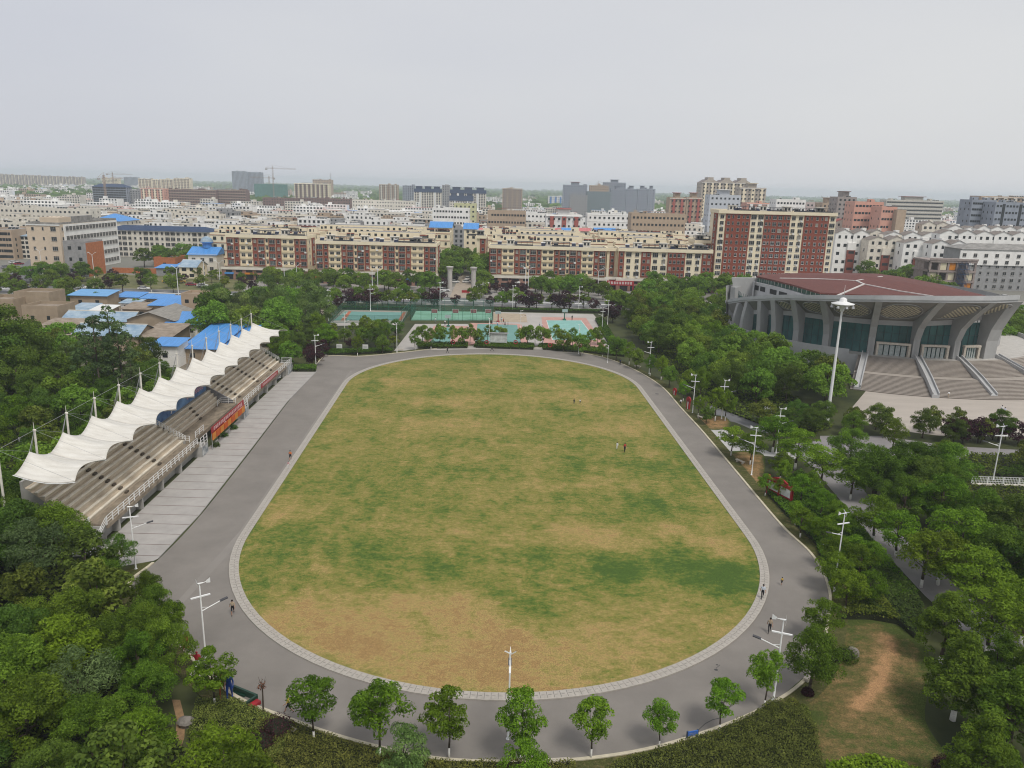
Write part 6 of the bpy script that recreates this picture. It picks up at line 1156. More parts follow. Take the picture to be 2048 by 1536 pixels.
# young trees with whitewashed trunks along the near edge of the track
YT = [(628, 1483, 5.6, 1.3), (760, 1520, 6.6, 1.35), (898, 1518, 6.2, 1.3), (1040, 1528, 6.6, 1.1), (1182, 1517, 5.4, 1.25), (1318, 1497, 4.4, 1.2), (1438, 1467, 5.0, 1.2), (1528, 1420, 5.6, 1.1), (430, 1415, 5.6, 1.5)]
for i, (px, py, h, s) in enumerate(YT): p = at(px, py); tree('young', p.x, p.y, h * 1.04, f'young tree with whitewashed trunk on the near bend, {nth(i + 1)} from the left' if i < 8 else 'bushy young tree beside the painted sports sculptures', 'young trees along the near bend' if i < 8 else None, sxy=s * .82, v=i)
for i, (px, py, h) in enumerate(((300, 1335, 6.8), (338, 1372, 6.6), (318, 1285, 6.2), (285, 1400, 6.6), (300, 1240, 5.6))): p = at(px, py); tree('broad', p.x, p.y, h, f'full green tree at the wood edge on the near left bend, {nth(i + 1)} in turn', 'trees at the wood edge on the near left bend', sxy=.8)
p = at(806, 1560); tree('willow', p.x, p.y, 4.6, 'pale feathery willow sapling between two young trees at the bottom', sxy=1.25); p = at(1045, 1600); tree('fresh', p.x, p.y, 5.2, 'bushy bright tree at the bottom edge under the centre lamp post', sxy=.9)
p = at(300, 1235); tree('young', p.x, p.y, 4.6, 'thin young tree at the left edge of the track below the paved apron', sxy=.9); p = at(345, 1290); tree('fresh', p.x, p.y, 4.6, 'spreading fresh green tree leaning over the left bend of the track', sxy=.9); p = at(240, 1150); tree('dark', p.x, p.y, 5.0, 'dense round tree beside the near end of the paved apron', sxy=.95)
# trees beyond the far bend and along the right straight
FB = [(880, 690, 5), (940, 688, 4.8), (975, 689, 4.6), (1000, 688, 4.2), (1085, 694, 4.8), (1145, 698, 5), (1180, 700, 4.8), (862, 700, 5), (830, 700, 4.6), (905, 694, 5), (955, 693, 4.2), (845, 684, 4), (1040, 692, 4.2), (1055, 691, 4.8), (1110, 693, 5.2), (1127, 703, 5), (1160, 712, 5), (1195, 690, 4.2), (1205, 715, 4), (1232, 722, 5.4), (1258, 730, 5), (925, 692, 4.4), (1070, 690, 4), (715, 712, 4.4), (765, 708, 4.2)]
for i, (px, py, h) in enumerate(sorted(FB)): p = at(px, py); tree(('fresh', 'broad_mid')[i % 2], p.x, p.y, h * 1.25, f'small green tree with pale trunk behind the far bend, {nth(i + 1)} from the left', 'small trees behind the far bend', sxy=.75)
RS_ = [(1272, 738, 5.5), (1300, 752, 5.5), (1322, 760, 6), (1338, 775, 5), (1366, 803, 4.6), (1396, 832, 4.4), (1412, 848, 3.8), (1430, 842, 7), (1450, 842, 6.5), (1378, 790, 6), (1400, 800, 7.5)]
for i, (px, py, h) in enumerate(RS_): p = at(px, py); tree('fresh' if i % 3 else 'broad_mid', p.x, p.y, h, f'green tree close beside the right straight of the track, {nth(i + 1)} from the far bend', 'trees beside the right straight', sxy=.8)
for i, (px, py, h) in enumerate(((1600, 1075, 4.2), (1640, 1035, 4.4), (1680, 1080, 4.4), (1700, 1140, 4.6), (1740, 1150, 4.4), (1620, 1000, 4.4), (1665, 1055, 4))): p = at(px, py); tree('fresh', p.x, p.y, h, f'bright small tree standing in the long planted bed, {nth(i + 1)} counted along it', 'small trees in the long planted bed', sxy=1.1)
for i, (px, py, h) in enumerate(((1530, 992, 3.6), (1560, 1000, 3.4), (1590, 1050, 3.6), (1630, 1082, 3.4), (1565, 970, 4.2))): p = at(px, py); tree('fresh', p.x, p.y, h, f'small shrubby tree around the red bulletin board, {nth(i + 1)} along the track', 'shrubby trees near the bulletin board', sxy=.9)
# trees inside the town
rt2 = random.Random(3); nt_ = 0
for _ in range(900):
    Y = rt2.uniform(455, 1150); x = rt2.uniform(-.7, .7) * Y
    if clash(x - 3, x + 3, Y - 3, Y + 3) or nt_ >= 60: continue
    nt_ += 1; tree('town', x, Y, rt2.uniform(8, 13), 'dark green tree crown rising between the town roofs', 'trees among the town blocks', sxy=rt2.uniform(.9, 1.5))
# far woods as one mass
rs = np.random.RandomState(5); n = 26000; Y = 1250 + 6500 * rs.uniform(0, 1, n) ** 1.6; Xf = rs.uniform(-.74, .74, n) * Y
cl = np.array([mnoise.noise((x * .0016, y * .0012, 2)) for x, y in zip(Xf, Y)]); keep = (cl > -.05) | (Y > 3400) | ((Xf / Y > .02) & (Xf / Y < .3)) | ((Xf / Y > -.2) & (Xf / Y < -.04)); Xf, Y = Xf[keep], Y[keep]; n = len(Y)
P = np.stack([Xf, Y, rs.uniform(1, 10, n) + 3 * rs.uniform(0, 1, n)], 1); N_ = np.tile(np.array([[0, -.5, 1.0]]), (n, 1))
me = leafmesh('far_woods', P, N_, 12 + Y * .004, rs.uniform(.1, .8, n), FOLD, rs, 1.5); tag(ob('far_woods', me), 'distant woods fading into haze below the skyline', 'woods', kind='stuff')
# hedges and low planting
def hedge(name, poly, h, dens, m, label, cat='hedge', leaf=.16, seed=1, group=None, z=0):
    rs = np.random.RandomState(seed); xs, ys = [p[0] for p in poly], [p[1] for p in poly]; ar = (max(xs) - min(xs)) * (max(ys) - min(ys)); n = int(ar * dens); X_, Y_ = rs.uniform(min(xs), max(xs), n), rs.uniform(min(ys), max(ys), n); ok = np.array([inside((x, y), poly) for x, y in zip(X_, Y_)]); X_, Y_ = X_[ok], Y_[ok]; n = len(X_)
    hh = np.array([h * (.82 + .3 * mnoise.noise((x * .7, y * .7, seed))) for x, y in zip(X_, Y_)]); zz = hh * (1 - .5 * rs.uniform(0, 1, n) ** 2.2); zz[: n // 5] = hh[: n // 5] * rs.uniform(.1, .8, n // 5)
    tn = .45 + .3 * np.array([mnoise.noise((x * 1.3, y * 1.3, 8)) for x, y in zip(X_, Y_)]) + rs.normal(0, .2, n); o = ob(name, leafmesh(name, np.stack([X_, Y_, zz], 1), np.tile(np.array([[0, 0, 1.]]), (n, 1)), leaf, tn, m, rs, 1.5)); tag(o, label, cat, group)
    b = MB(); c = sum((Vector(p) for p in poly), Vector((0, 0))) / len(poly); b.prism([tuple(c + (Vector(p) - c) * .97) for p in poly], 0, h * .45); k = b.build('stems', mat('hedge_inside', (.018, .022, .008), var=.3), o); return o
FOLHG = leafmat('leaf_hedge', (.035, .05, .01), (.27, .3, .065)); FOLGC = leafmat('leaf_groundcover', (.025, .045, .01), (.13, .18, .04))
hedge('hedge', G2((1240, 1530), (1330, 1505), (1420, 1478), (1500, 1440), (1545, 1408), (1600, 1425), (1630, 1460), (1645, 1540), (1640, 1600), (1150, 1600)), .95, 300, FOLHG, 'wide clipped hedge bed below the track at the bottom right', leaf=.15, seed=1)
hedge('hedge', G2((590, 1455), (700, 1495), (850, 1530), (1150, 1535), (1150, 1610), (480, 1610), (470, 1500), (520, 1450)), .9, 260, FOLHG, 'clipped hedge bed along the track at the bottom centre', leaf=.15, seed=2)
hedge('hedge', G2((395, 1405), (480, 1410), (585, 1460), (560, 1530), (420, 1560), (375, 1480)), .9, 280, FOLHG, 'clipped hedge bed at the bottom left near the sculptures', leaf=.15, seed=3)
hedge('hedge', G2((1530, 985), (1600, 945), (1688, 1018), (1753, 1098), (1838, 1195), (1790, 1205), (1740, 1130), (1660, 1180), (1630, 1090), (1560, 1020)), .9, 130, FOLH, 'long planted bed between the track and the garden path', cat='planting bed', leaf=.24, seed=4)
hedge('hedge', G2((1700, 1190), (1740, 1120), (1830, 1190), (1850, 1235), (1830, 1280), (1790, 1245), (1700, 1235)), 1.1, 170, FOLGC, 'dark clipped hedge bed above the bare lawn', leaf=.2, seed=5)
hedge('hedge', G2((1680, 1240), (1700, 1190), (1760, 1200), (1800, 1250), (1740, 1240)), 1.2, 160, FOLO, 'brownish hedge clump at the top edge of the bare lawn', leaf=.22, seed=6)
hedge('hedge', G2((1650, 1540), (1740, 1520), (1860, 1560), (1860, 1640), (1640, 1640)), 1.0, 130, FOLX, 'bright leafy bushes along the bottom edge of the bare lawn', cat='bushes', leaf=.3, seed=7)
hedge('hedge', G2((585, 744), (632, 744), (634, 736), (590, 735)), 1.2, 90, FOLH, 'low clipped hedge closing the far end of the paved apron', leaf=.3, seed=8)
hedge('hedge', G2((648, 712), (785, 706), (786, 700), (650, 703)), 1.0, 60, FOLH, 'clipped hedge behind the far left bend with two white signs', leaf=.34, seed=9)
for k, (a, c) in enumerate(((835, 936), (950, 1068), (1085, 1160), (1160, 1250))): q = (lambda x: 694 + .00009 * (x - 940) ** 2 * 2); hedge('hedge', G2((a, q(a) + 2), (c, q(c) + 3), (c, q(c) - 6), (a, q(a) - 7)), 1.0, 70, FOLH, f'clipped hedge strip behind the far bend, {nth(k + 1)} from the left', leaf=.34, seed=10 + k, group='hedge strips behind the far bend')
hedge('hedge', [(-60, 264.5), (-37, 267), (-37, 269), (-60, 266.5)], 1.2, 40, FOLH, 'hedge line behind the fenced court', leaf=.45, seed=20); hedge('hedge', [(-7, 268.5), (34, 270.5), (34, 272.5), (-7, 270.5)], 1.4, 40, FOLD, 'dark hedge line behind the open courts', leaf=.45, seed=21)
hedge('hedge', G2((1190, 640), (1206, 640), (1240, 700), (1222, 700)), 1.2, 50, FOLD, 'hedge line down the right side of the turquoise court', leaf=.4, seed=22)
hedge('hedge', G2((1985, 722), (2030, 738), (2060, 760), (2020, 762), (1995, 745)), .9, 40, FOLD, 'clipped planting bed beside the right gymnasium stair', cat='planting bed', leaf=.4, seed=23); hedge('hedge', G2((1990, 955), (2060, 930), (2080, 945), (2080, 962), (2000, 962)), 1.6, 60, FOLD, 'dark rounded bushes behind the white railing', cat='bushes', leaf=.3, seed=24)
hedge('undergrowth', [(-14, 38), (-22, 47), (-29, 55), (-36, 64), (-43, 73), (-48, 79), (-60, 80), (-66, 86), (-110, 150), (-70, 150), (-66, 90), (-66, 55), (-40, 33)], .7, 14, FOLO, None, leaf=.5, seed=30)['kind'] = 'stuff'
hedge('undergrowth', [(40, 268), (37, 180), (42, 150), (52, 130), (62, 140), (60, 205), (62, 268)], .7, 7, FOLO, None, leaf=.6, seed=31)['kind'] = 'stuff'
hedge('undergrowth', [(60, 112), (80, 126), (96, 126), (80, 98), (66, 78), (58, 80)], .6, 14, FOLO, None, leaf=.45, seed=32)['kind'] = 'stuff'
def bush(px, py, r, m, label, leaf=.16, n=900, name='bush', group=None):
    p = at(px, py); rs = np.random.RandomState(int(px)); d = rs.normal(0, 1, (n, 3)); d /= np.linalg.norm(d, axis=1)[:, None]; d[:, 2] = np.abs(d[:, 2]); P = d * (r * rs.uniform(.75, 1.06, n))[:, None]; P[:, 2] *= 1.15
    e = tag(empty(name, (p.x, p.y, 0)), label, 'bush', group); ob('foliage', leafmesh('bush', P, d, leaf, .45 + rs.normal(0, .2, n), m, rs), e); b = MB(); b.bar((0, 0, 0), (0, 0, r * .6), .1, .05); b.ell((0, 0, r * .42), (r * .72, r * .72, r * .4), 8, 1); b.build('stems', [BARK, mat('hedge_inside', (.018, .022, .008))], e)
for q in ((1640, 1345, .75, FOLHG, 'round clipped bush nearest the stone bench by the bare lawn'), (1615, 1388, .55, FOLP, 'small reddish round bush left of the bare lawn'), (1660, 1320, 1.2, FOLD, 'tall dark bush beside the grey boulder'), (1690, 1318, 1.2, FOLD, 'second dark bush touching the grey boulder'), (1585, 1412, .6, FOLHG, 'small round bush at the corner of the bottom right hedge'), (1605, 1425, .6, FOLHG, 'clipped ball bush next to the hedge corner'), (555, 1470, 1.5, FOLP, 'wide dark purple bush beside the dead sapling'), (520, 1500, 1.5, FOLP, 'lower purple bush at the bottom left'), (1890, 1540, 1.0, FOLP, 'small red-brown bush at the bottom of the bare lawn')): bush(*q)
for i, px in enumerate((918, 955, 1062, 1083, 840)): bush(px, 694 - (4 if px == 840 else 0), 1.1, FOLD, f'clipped dark ball bush on the court plaza edge, {nth(i + 1)} listed from the centre', .35, 260, group='ball bushes on the court plaza edge')

# ------------------------------------------------------------------ lamp posts
def lamp_proto():
    e = bpy.data.objects.new('street_lamp', None); e.empty_display_size = .3
    b = MB(); b.lathe([(.18, 0), (.18, .05), (.09, .06), (.085, 1.2), (.06, 7.7), (.05, 7.75)], 10); b.build('pole', WHITEP, e, True, link=False)
    b = MB(); b.beam((-.85, 0, 6.7), (.85, 0, 6.7), .16, .1); b.bar((0, 0, 6.5), (0, 0, 6.72), .1); b.build('solar_panel', [WHITEP], e, link=False)
    b = MB(); b.bar((0, 0, 5.2), (1.7, 0, 5.75), .05, .045); b.bar((0, 0, 5.6), (.6, 0, 5.42), .025); a = b.build('lamp_arm', WHITEP, e, link=False)
    b = MB(); b.beam((1.65, 0, 5.75), (2.35, 0, 5.9), .28, .1); b.build('lamp_head', [DGREY], a, link=False)
    b = MB(); b.bar((0, 0, 7.7), (0, 0, 8.0), .05); b.bar((-.2, 0, 8.0), (.3, 0, 8.0), .1, .05); b.bar((.3, 0, 8.0), (.7, 0, 8.05), .03); b.poly([(.6, 0, 7.9), (.95, 0, 7.85), (.95, 0, 8.35), (.6, 0, 8.15)]); b.poly([(.6, .02, 8.15), (.95, .02, 8.35), (.95, .02, 7.85), (.6, .02, 7.9)]); t = b.build('wind_turbine', WHITEP, e, link=False)
    for k in range(3): a_ = k * 2.094 + .4; b = MB(); b.poly([(-.22, .05 * math.cos(a_), 8 + .05 * math.sin(a_)), (-.22, .55 * math.cos(a_ + .05), 8 + .55 * math.sin(a_ + .05)), (-.2, .5 * math.cos(a_ + .25), 8 + .5 * math.sin(a_ + .25)), (-.2, .12 * math.cos(a_ + .9), 8 + .12 * math.sin(a_ + .9))]); b.build('blade', WHITEP, t, link=False)
    return e
LP = lamp_proto()
for px, py, h, face, lab in ((1547, 1400, 7.9, 160, 'white lamp post with solar panel beside the bare lawn on the near right bend'), (412, 1322, 7.9, 35, 'white lamp post behind the bushy tree on the near left bend'), (1016, 1478, 7.9, 90, 'white lamp post at the bottom centre in front of the grass'), (1503, 950, 7.8, 170, 'white lamp post by the stone bench on the right straight'), (1385, 826, 7.8, 170, 'white lamp post beside the red pillar sign on the right straight'), (1298, 748, 7.8, 190, 'white lamp post on the right straight near the far bend'), (632, 735, 7.8, 20, 'white lamp post at the far end of the paved apron'), (794, 706, 7.8, -80, 'white lamp post on the far bend left of the court plaza'), (978, 693, 7.8, -90, 'white lamp post beside the notice board on the far bend'), (1157, 708, 7.8, -90, 'white lamp post on the far bend in front of the turquoise court'), (1215, 726, 4.5, -90, 'short white lamp post where the far bend meets the right straight'), (1672, 1150, 7.8, 200, 'white lamp post above the trees at the right bend'), (272, 1138, 7.6, 20, 'white lamp post at the near corner of the paved apron'), (1443, 838, 7.8, 0, 'white lamp post half hidden by trees near the service road'), (1552, 905, 7.8, 0, 'white lamp post behind the paved pad trees'), (1985, 965, 9.2, 180, 'tall white lamp post on the plaza walk at the right edge'), (690, 675, 7, 0, 'white lamp post in front of the fenced court'), (657, 642, 8, 0, 'white lamp post at the left corner of the fenced court'), (741, 622, 9, 0, 'white lamp post behind the fenced court'), (880, 622, 10, 0, 'white lamp post behind the mint court'), (1025, 622, 9, 0, 'white lamp post left of the large purple trees'), (1157, 624, 9, 0, 'white lamp post behind the turquoise court'), (1215, 650, 8, 180, 'white lamp post at the right side of the turquoise court'), (1204, 660, 7, 180, 'white lamp post on the right edge strip of the turquoise court'), (1041, 656, 5.5, 0, 'white lamp post between the two basketball courts')):
    p = at(px, py); o = clone(LP, (p.x, p.y, 0), R_(face), h / 8.0, lab, 'lamp post', 'white solar lamp posts'); o.name = 'street_lamp'
def road_lamp():
    e = bpy.data.objects.new('road_lamp', None); b = MB(); b.lathe([(.16, 0), (.1, 10), (.08, 10)], 8); b.build('pole', WHITEP, e, link=False)
    for s in (-1, 1): b = MB(); b.bar((0, 0, 9.8), (s * 1.3, 0, 10.9), .06); a = b.build('lamp_arm', WHITEP, e, link=False); b = MB(); b.beam((s * 1.2, 0, 10.85), (s * 1.9, 0, 11.05), .35, .15); b.build('lamp_head', FRAME, a, link=False)
    return e
RL = road_lamp()
for i, (px, py) in enumerate(((410, 572), (441, 575), (595, 582), (570, 580), (745, 592), (756, 588), (1050, 584), (1056, 588), (1195, 590), (1212, 586), (1338, 572), (1364, 575), (1680, 540), (1735, 552), (1797, 558), (189, 556), (85, 548), (357, 590))):
    p = at(px, py); o = clone(RL, (p.x, p.y, 0), rnd.uniform(-.2, .2), 1, f'twin-armed road lamp along the main road, {nth(sorted([410, 441, 595, 570, 745, 756, 1050, 1056, 1195, 1212, 1338, 1364, 1680, 1735, 1797, 189, 85, 357]).index(px) + 1)} from the left', 'lamp post', 'twin-armed road lamps'); o.name = 'road_lamp'
# gate pillars
for s, x, lab in ((0, -26.9, 'round pale gate pillar left of the drive with a flared slotted top'), (1, -17.1, 'round pale gate pillar right of the drive with a flared slotted top')):
    e = tag(empty('gate_pillar', (x, 318, 0)), lab, 'pillar'); b = MB(); b.lathe([(1.0, 0), (1.0, 8.6), (1.05, 8.9)], 18); b.build('shaft', LCONC, e, True); b = MB(); b.lathe([(1.05, 8.9), (1.1, 9.3), (1.45, 9.9), (1.5, 10.3), (.05, 10.35)], 18)
    for k in range(9): t = k * .7; b.beam((1.1 * math.cos(t), 1.1 * math.sin(t), 8.6), (1.3 * math.cos(t), 1.3 * math.sin(t), 9.9), .12, .2)
    b.build('flared_cap', LCONC, e)
e = tag(empty('gatehouse', (-30.5, 320, 0)), 'gatehouse with curved grey roof left of the left gate pillar', 'gatehouse'); b = MB(); b.box(-2.6, 0, 0, 2.4, 4, 3); b.quad((-1.6, -.03, .1), (-.2, -.03, .1), (-.2, -.03, 2.4), (-1.6, -.03, 2.4), 1); b.build('wall', [PALE, RED], e); b = MB(); [b.quad((-3.4, -1.2 + k * .9, 3 + 1.5 * math.sin(k * .5)), (2.6, -1.2 + k * .9, 3 + 1.5 * math.sin(k * .5)), (2.6, -1.2 + (k + 1) * .9, 3 + 1.5 * math.sin((k + 1) * .5)), (-3.4, -1.2 + (k + 1) * .9, 3 + 1.5 * math.sin((k + 1) * .5))) for k in range(6)]; b.build('roof', CONC, e)
e = tag(empty('guard_booth', (-13.4, 320, 0)), 'white guard booth with a dark window right of the right gate pillar', 'booth'); b = MB(); b.box(-2.2, 0, 0, 2.4, 3.6, 3.4); b.box(-2.5, -.3, 3.4, 2.7, 3.9, 3.6); b.build('wall', WHITE, e); b = MB(); b.quad((-1.8, -.03, .9), (.9, -.03, .9), (.9, -.03, 2.6), (-1.8, -.03, 2.6)); b.build('window', GLASS, e)
e = tag(empty('barrier_board', (-20, 313, 0)), 'low red barrier board across the gate drive', 'barrier'); b = MB(); b.box(-1.6, 0, .3, 1.6, .12, 1.3); [b.box(x - .06, -.2, 0, x + .06, .3, .3) for x in (-1.4, 1.4)]; b.build('panel', RED, e)
for px0, px1, py, z, colr, lab in ((1213, 1268, 566, 4.2, RED, 'long red shop fascia sign with pale lettering right of centre'), (662, 686, 556, 5, mat('sign_blue', (.02, .03, .25)), 'deep blue shop sign with white lettering left of centre')):
    a, c = atY(px0, py, 330.5), atY(px1, py, 330.5); e = tag(empty('shop_board', (a.x, 330.5, 0)), lab, 'sign'); w_ = c.x - a.x; b = MB(); b.box(0, 0, a.z - .9, w_, .3, a.z + 1.1); [b.box(x - .2, .05, 0, x + .2, .35, a.z - .9) for x in (.3, w_ - .3)]; b.build('board', [colr], e); b = MB(); glyphs(b, .6, w_ - .6, -.05, a.z - .4, a.z + .7, n=9 if w_ > 8 else 3, seed=4); b.build('lettering', FRAME, e)
# fences and court equipment
FG = mat('fence_green', (.02, .13, .085), rough=.5); NET = netmat('fence_net', (.02, .11, .08), .72)
def fence(pts, h, label, step=3.0, see=NET, name='court_fence', m=FG):
    e = tag(empty(name, (pts[0].x, pts[0].y, 0)), label, 'fence'); o = pts[0]; b = MB(); c = MB()
    for a, d in zip(pts, pts[1:]):
        a, d = a - o, d - o; L_ = (d - a).length; n = max(1, round(L_ / step))
        for k in range(n + 1): p = a + (d - a) * k / n; b.bar(p, p + Vector((0, 0, h)), .05, n=5)
        for z in (h, h * .5, .15): b.bar(a + Vector((0, 0, z)), d + Vector((0, 0, z)), .035, n=4)
        c.quad(a + Vector((0, 0, .1)), d + Vector((0, 0, .1)), d + Vector((0, 0, h)), a + Vector((0, 0, h)))
    b.build('posts_and_rails', m, e); c.build('net', see, e); return e
fence([at(986, 641), at(821, 641), at(831, 622), at(986, 624), at(986, 641)], 4.2, 'tall green mesh fence around the mint green court', 3.2)
fence([at(657, 652), at(690, 620), at(820, 622)], 3.0, 'green mesh fence along the left and back of the teal court', 4); fence([at(666, 646), at(803, 646)], 2.4, 'low green mesh fence along the front of the teal court', 4)
fence([at(803, 648), at(826, 622)], 4.2, 'green mesh fence between the teal court and the mint court', 4)
for i, px in enumerate((869, 911, 947, 976)): p = at(px, 640.5); e = tag(empty('fence_banner', (p.x, p.y - .12, 0)), f'red banner with a white border tied to the mint court fence, {nth(i + 1)} from the left', 'banner', 'red banners on the mint court fence'); b = MB(); b.box(-1.0, 0, 2.4, 1.0, .05, 3.7, 1); b.box(-.85, -.03, 2.55, .85, 0, 3.55, 0); b.build('cloth', [RED, FRAME], e); b = MB(); glyphs(b, -.7, .7, -.05, 2.8, 3.3, n=4, seed=i); b.build('lettering', mat('banner_pink', (.8, .6, .6)), e); b = MB(); [b.bar((s, .1, 0), (s, .1, 3.6), .04, n=4) for s in (-.9, .9)]; b.build('posts', FG, e)
def hoop(px, py, rz, m, label):
    p = at(px, py); e = tag(empty('basketball_hoop', (p.x, p.y, 0), rz), label, 'basketball hoop', 'basketball hoops'); b = MB(); b.box(-.5, 0, 0, .5, 1.8, .35); b.beam((0, 1.2, .3), (0, .6, 2.6), .3, .3); b.beam((0, .6, 2.6), (0, -.8, 3.2), .2, .2); b.build('stand', m, e)
    b = MB(); b.box(-.9, -.9, 2.9, .9, -.84, 3.95); b.build('backboard', mat('board_clear', (.35, .42, .42), rough=.2), e); b = MB(); [b.bar((.23 * math.cos(t), -1.2 + .23 * math.sin(t), 3.05), (.23 * math.cos(t + .52), -1.2 + .23 * math.sin(t + .52), 3.05), .02, n=4) for t in np.arange(0, 6.28, .52)]; b.build('rim', ORANGE, e)
hoop(1129, 641, R_(180) * 0, FG, 'green basketball hoop at the back of the turquoise court'); hoop(996, 645, 0, RED, 'red basketball hoop behind the players on the teal basketball court'); hoop(896, 654, 0, FG, 'green basketball hoop in front of the mint court fence')
def board(px, py, w, h, z, m1, m2, label, name='notice_board', rz=0, roof=False, cat='sign', lines=0):
    p = at(px, py); e = tag(empty(name, (p.x, p.y, 0), rz), label, cat); b = MB(); [b.box(x - .06, -.06, 0, x + .06, .06, z + h) for x in (-w / 2, w / 2)]; roof and b.box(-w / 2 - .4, -.5, z + h, w / 2 + .4, .5, z + h + .12); b.build('posts', m1, e)
    b = MB(); b.box(-w / 2, -.09, z, w / 2, -.03, z + h); b.build('panel', m2, e)
    if lines: b = MB(); [b.box(-w * .4, -.1, z + h * (.2 + .6 * k / lines), w * (.4 - .1 * (k % 2)), -.095, z + h * (.2 + .6 * k / lines) + h * .06) for k in range(lines)]; b.build('printed_lines', METAL, e)
    return e
board(997, 692, 4.6, 2.6, 1.0, METAL, mat('poster_pale', (.5, .52, .5), var=.35, scale=.8), 'large roofed notice board with pale poster beside the far bend', roof=True, cat='notice board')
board(679, 703, 1.4, 1.1, .9, METAL, FRAME, 'small white information sign on the far left hedge, left one', lines=4); board(731, 704, 1.4, 1.1, .9, METAL, FRAME, 'small white information sign on the far left hedge, right one', lines=4)
board(1535, 830, 1.4, 1.0, 1.2, METAL, FRAME, 'small white sign standing by the service road', lines=3, name='road_sign')
e = board(1384, 1477, .9, .42, .35, DBLUE, mat('sign_bright_blue', (.05, .15, .5)), 'small blue sign on legs between young trees at the bottom right kerb', lines=2, name='lawn_sign', rz=R_(15))
# red bulletin board and pillar signs along the right straight
p = at(1557, 998); e = tag(empty('bulletin_board', (p.x, p.y, 0), R_(-66)), 'red framed bulletin board with two white panels and arched top beside the track', 'notice board'); b = MB(); [b.box(x - .16, -.16, 0, x + .16, .16, 2.9) for x in (-2.4, 0, 2.4)]; b.box(-2.6, -.2, 2.2, 2.6, .2, 2.5); b.box(-2.4, -.1, .7, 2.4, .1, .9); b.prism([(-2.6, -.16), (2.6, -.16), (2.6, .16), (-2.6, .16)], 2.5, 2.6); [b.beam((-1.4 + k * .7, 0, 2.7 + .35 * math.sin(math.pi * (k + .0) / 4)), (-.7 + k * .7, 0, 2.7 + .35 * math.sin(math.pi * (k + 1) / 4)), .22, .35) for k in range(4)]; b.build('frame', RED, e)
for s in (-1.2, 1.2): b = MB(); b.box(s - 1.02, -.12, .95, s + 1.02, -.04, 2.15); b.build('panel', mat('panel_white', (.62, .63, .62), var=.2, scale=1.5), e)
def pillar(px, py, h, label, rz=-66, w=1.1): p = at(px, py); e = tag(empty('pillar_sign', (p.x, p.y, 0), R_(rz)), label, 'sign'); b = MB(); b.bar((0, -.12, h - .55 * w), (0, .12, h - .55 * w), .55 * w, n=18); b.box(-w * .4, -.12, 0, w * .4, .12, h - .7); b.build('board', RED, e); b = MB(); b.box(-.12, -.16, 0, .12, -.13, h * .6); b.build('stripe', FRAME, e)
pillar(1376, 818, 2.6, 'red heart-topped pillar sign beside the second lamp post of the right straight', w=1.2); pillar(1349, 790, 1.6, 'short red sign at the kerb near the far right bend'); pillar(372, 1298, 1.5, 'round red sign half hidden in the left trees', rz=30, w=.7)
for i, px in enumerate((906, 973, 1031, 1100, 1161)): p = at(px, 694 if px < 1100 else 700); e = tag(empty('ring_sign', (p.x, p.y, 0)), f'round red ring sign on a post behind the far bend, {nth(i + 1)} from the left', 'sign', 'round red signs behind the far bend'); b = MB(); [b.bar((.5 * math.cos(t), 0, 1.35 + .5 * math.sin(t)), (.5 * math.cos(t + .45), 0, 1.35 + .5 * math.sin(t + .45)), .13, n=5) for t in np.arange(0, 6.28, .449)]; b.build('ring', RED, e); b = MB(); b.bar((0, 0, 0), (0, 0, .9), .06); b.build('post', METAL, e)
# stone benches and boulders
_b = MB(); _b.box(-.9, -.22, .36, .9, .22, .48); BS = _b.mesh('bench_seat', STONE); _b = MB(); _b.box(-.12, -.18, 0, .12, .18, .36); BLG_ = _b.mesh('bench_leg', STONE)
for i, (px, py, rz) in enumerate(((1275, 735, -40), (1402, 838, -55), (1480, 926, -60), (1619, 1358, 45), (575, 1462, -30), (800, 702, 5), (914, 694, 0), (1110, 700, -8), (1116, 1530, 6))):
    p = at(px, py); t = tag(empty('stone_bench', (p.x, p.y, 0), R_(rz)), ('pale stone bench under trees where the right straight begins', 'pale stone bench on the bare patch above the paved pad', 'pale stone bench on the bare patch below the paved pad', 'pale stone bench beside the full tree near the bare lawn', 'pale stone bench behind the purple bush at the bottom left', 'pale stone bench beside the far left lamp post', 'pale stone bench on the far bend left of the notice board', 'pale stone bench on the far bend right of the notice board', 'white stone bench at the bottom edge near the bushy bright tree')[i], 'bench', 'stone benches around the track'); put('seat', BS, t, (0, 0, 0)); put('leg', BLG_, t, (-.6, 0, 0)); put('leg', BLG_, t, (.6, 0, 0))
def boulder(px, py, r, label, s=1): p = at(px, py); b = MB(); rs = random.Random(s); n = 9; b.lathe([(r * max(.02, math.sin(math.pi * (k + 1.2) / 9)) * rs.uniform(.85, 1.1), r * .9 * (1 - math.cos(math.pi * k / 8)) * .75) for k in range(9)], n); b.v = [(x + r * .15 * mnoise.noise((x * 2, y * 2, z * 2 + s)), y * .8, z + r * .12 * mnoise.noise((x * 3, y, s))) for x, y, z in b.v]; o = b.build('boulder', mat('boulder_grey', (.2, .18, .16), var=.3, scale=3, bump=.3)); o.location = (p.x, p.y, -.05); tag(o, label, 'boulder')
boulder(1703, 1312, .75, 'grey boulder behind dark bushes on the bare lawn', 1); boulder(372, 1452, .7, 'grey boulder beside the dirt trail at the bottom left', 2); boulder(645, 722, .55, 'pale rock at the kerb near the far end of the apron', 3); boulder(652, 714, .5, 'smaller pale rock beyond the first kerb rock', 4)
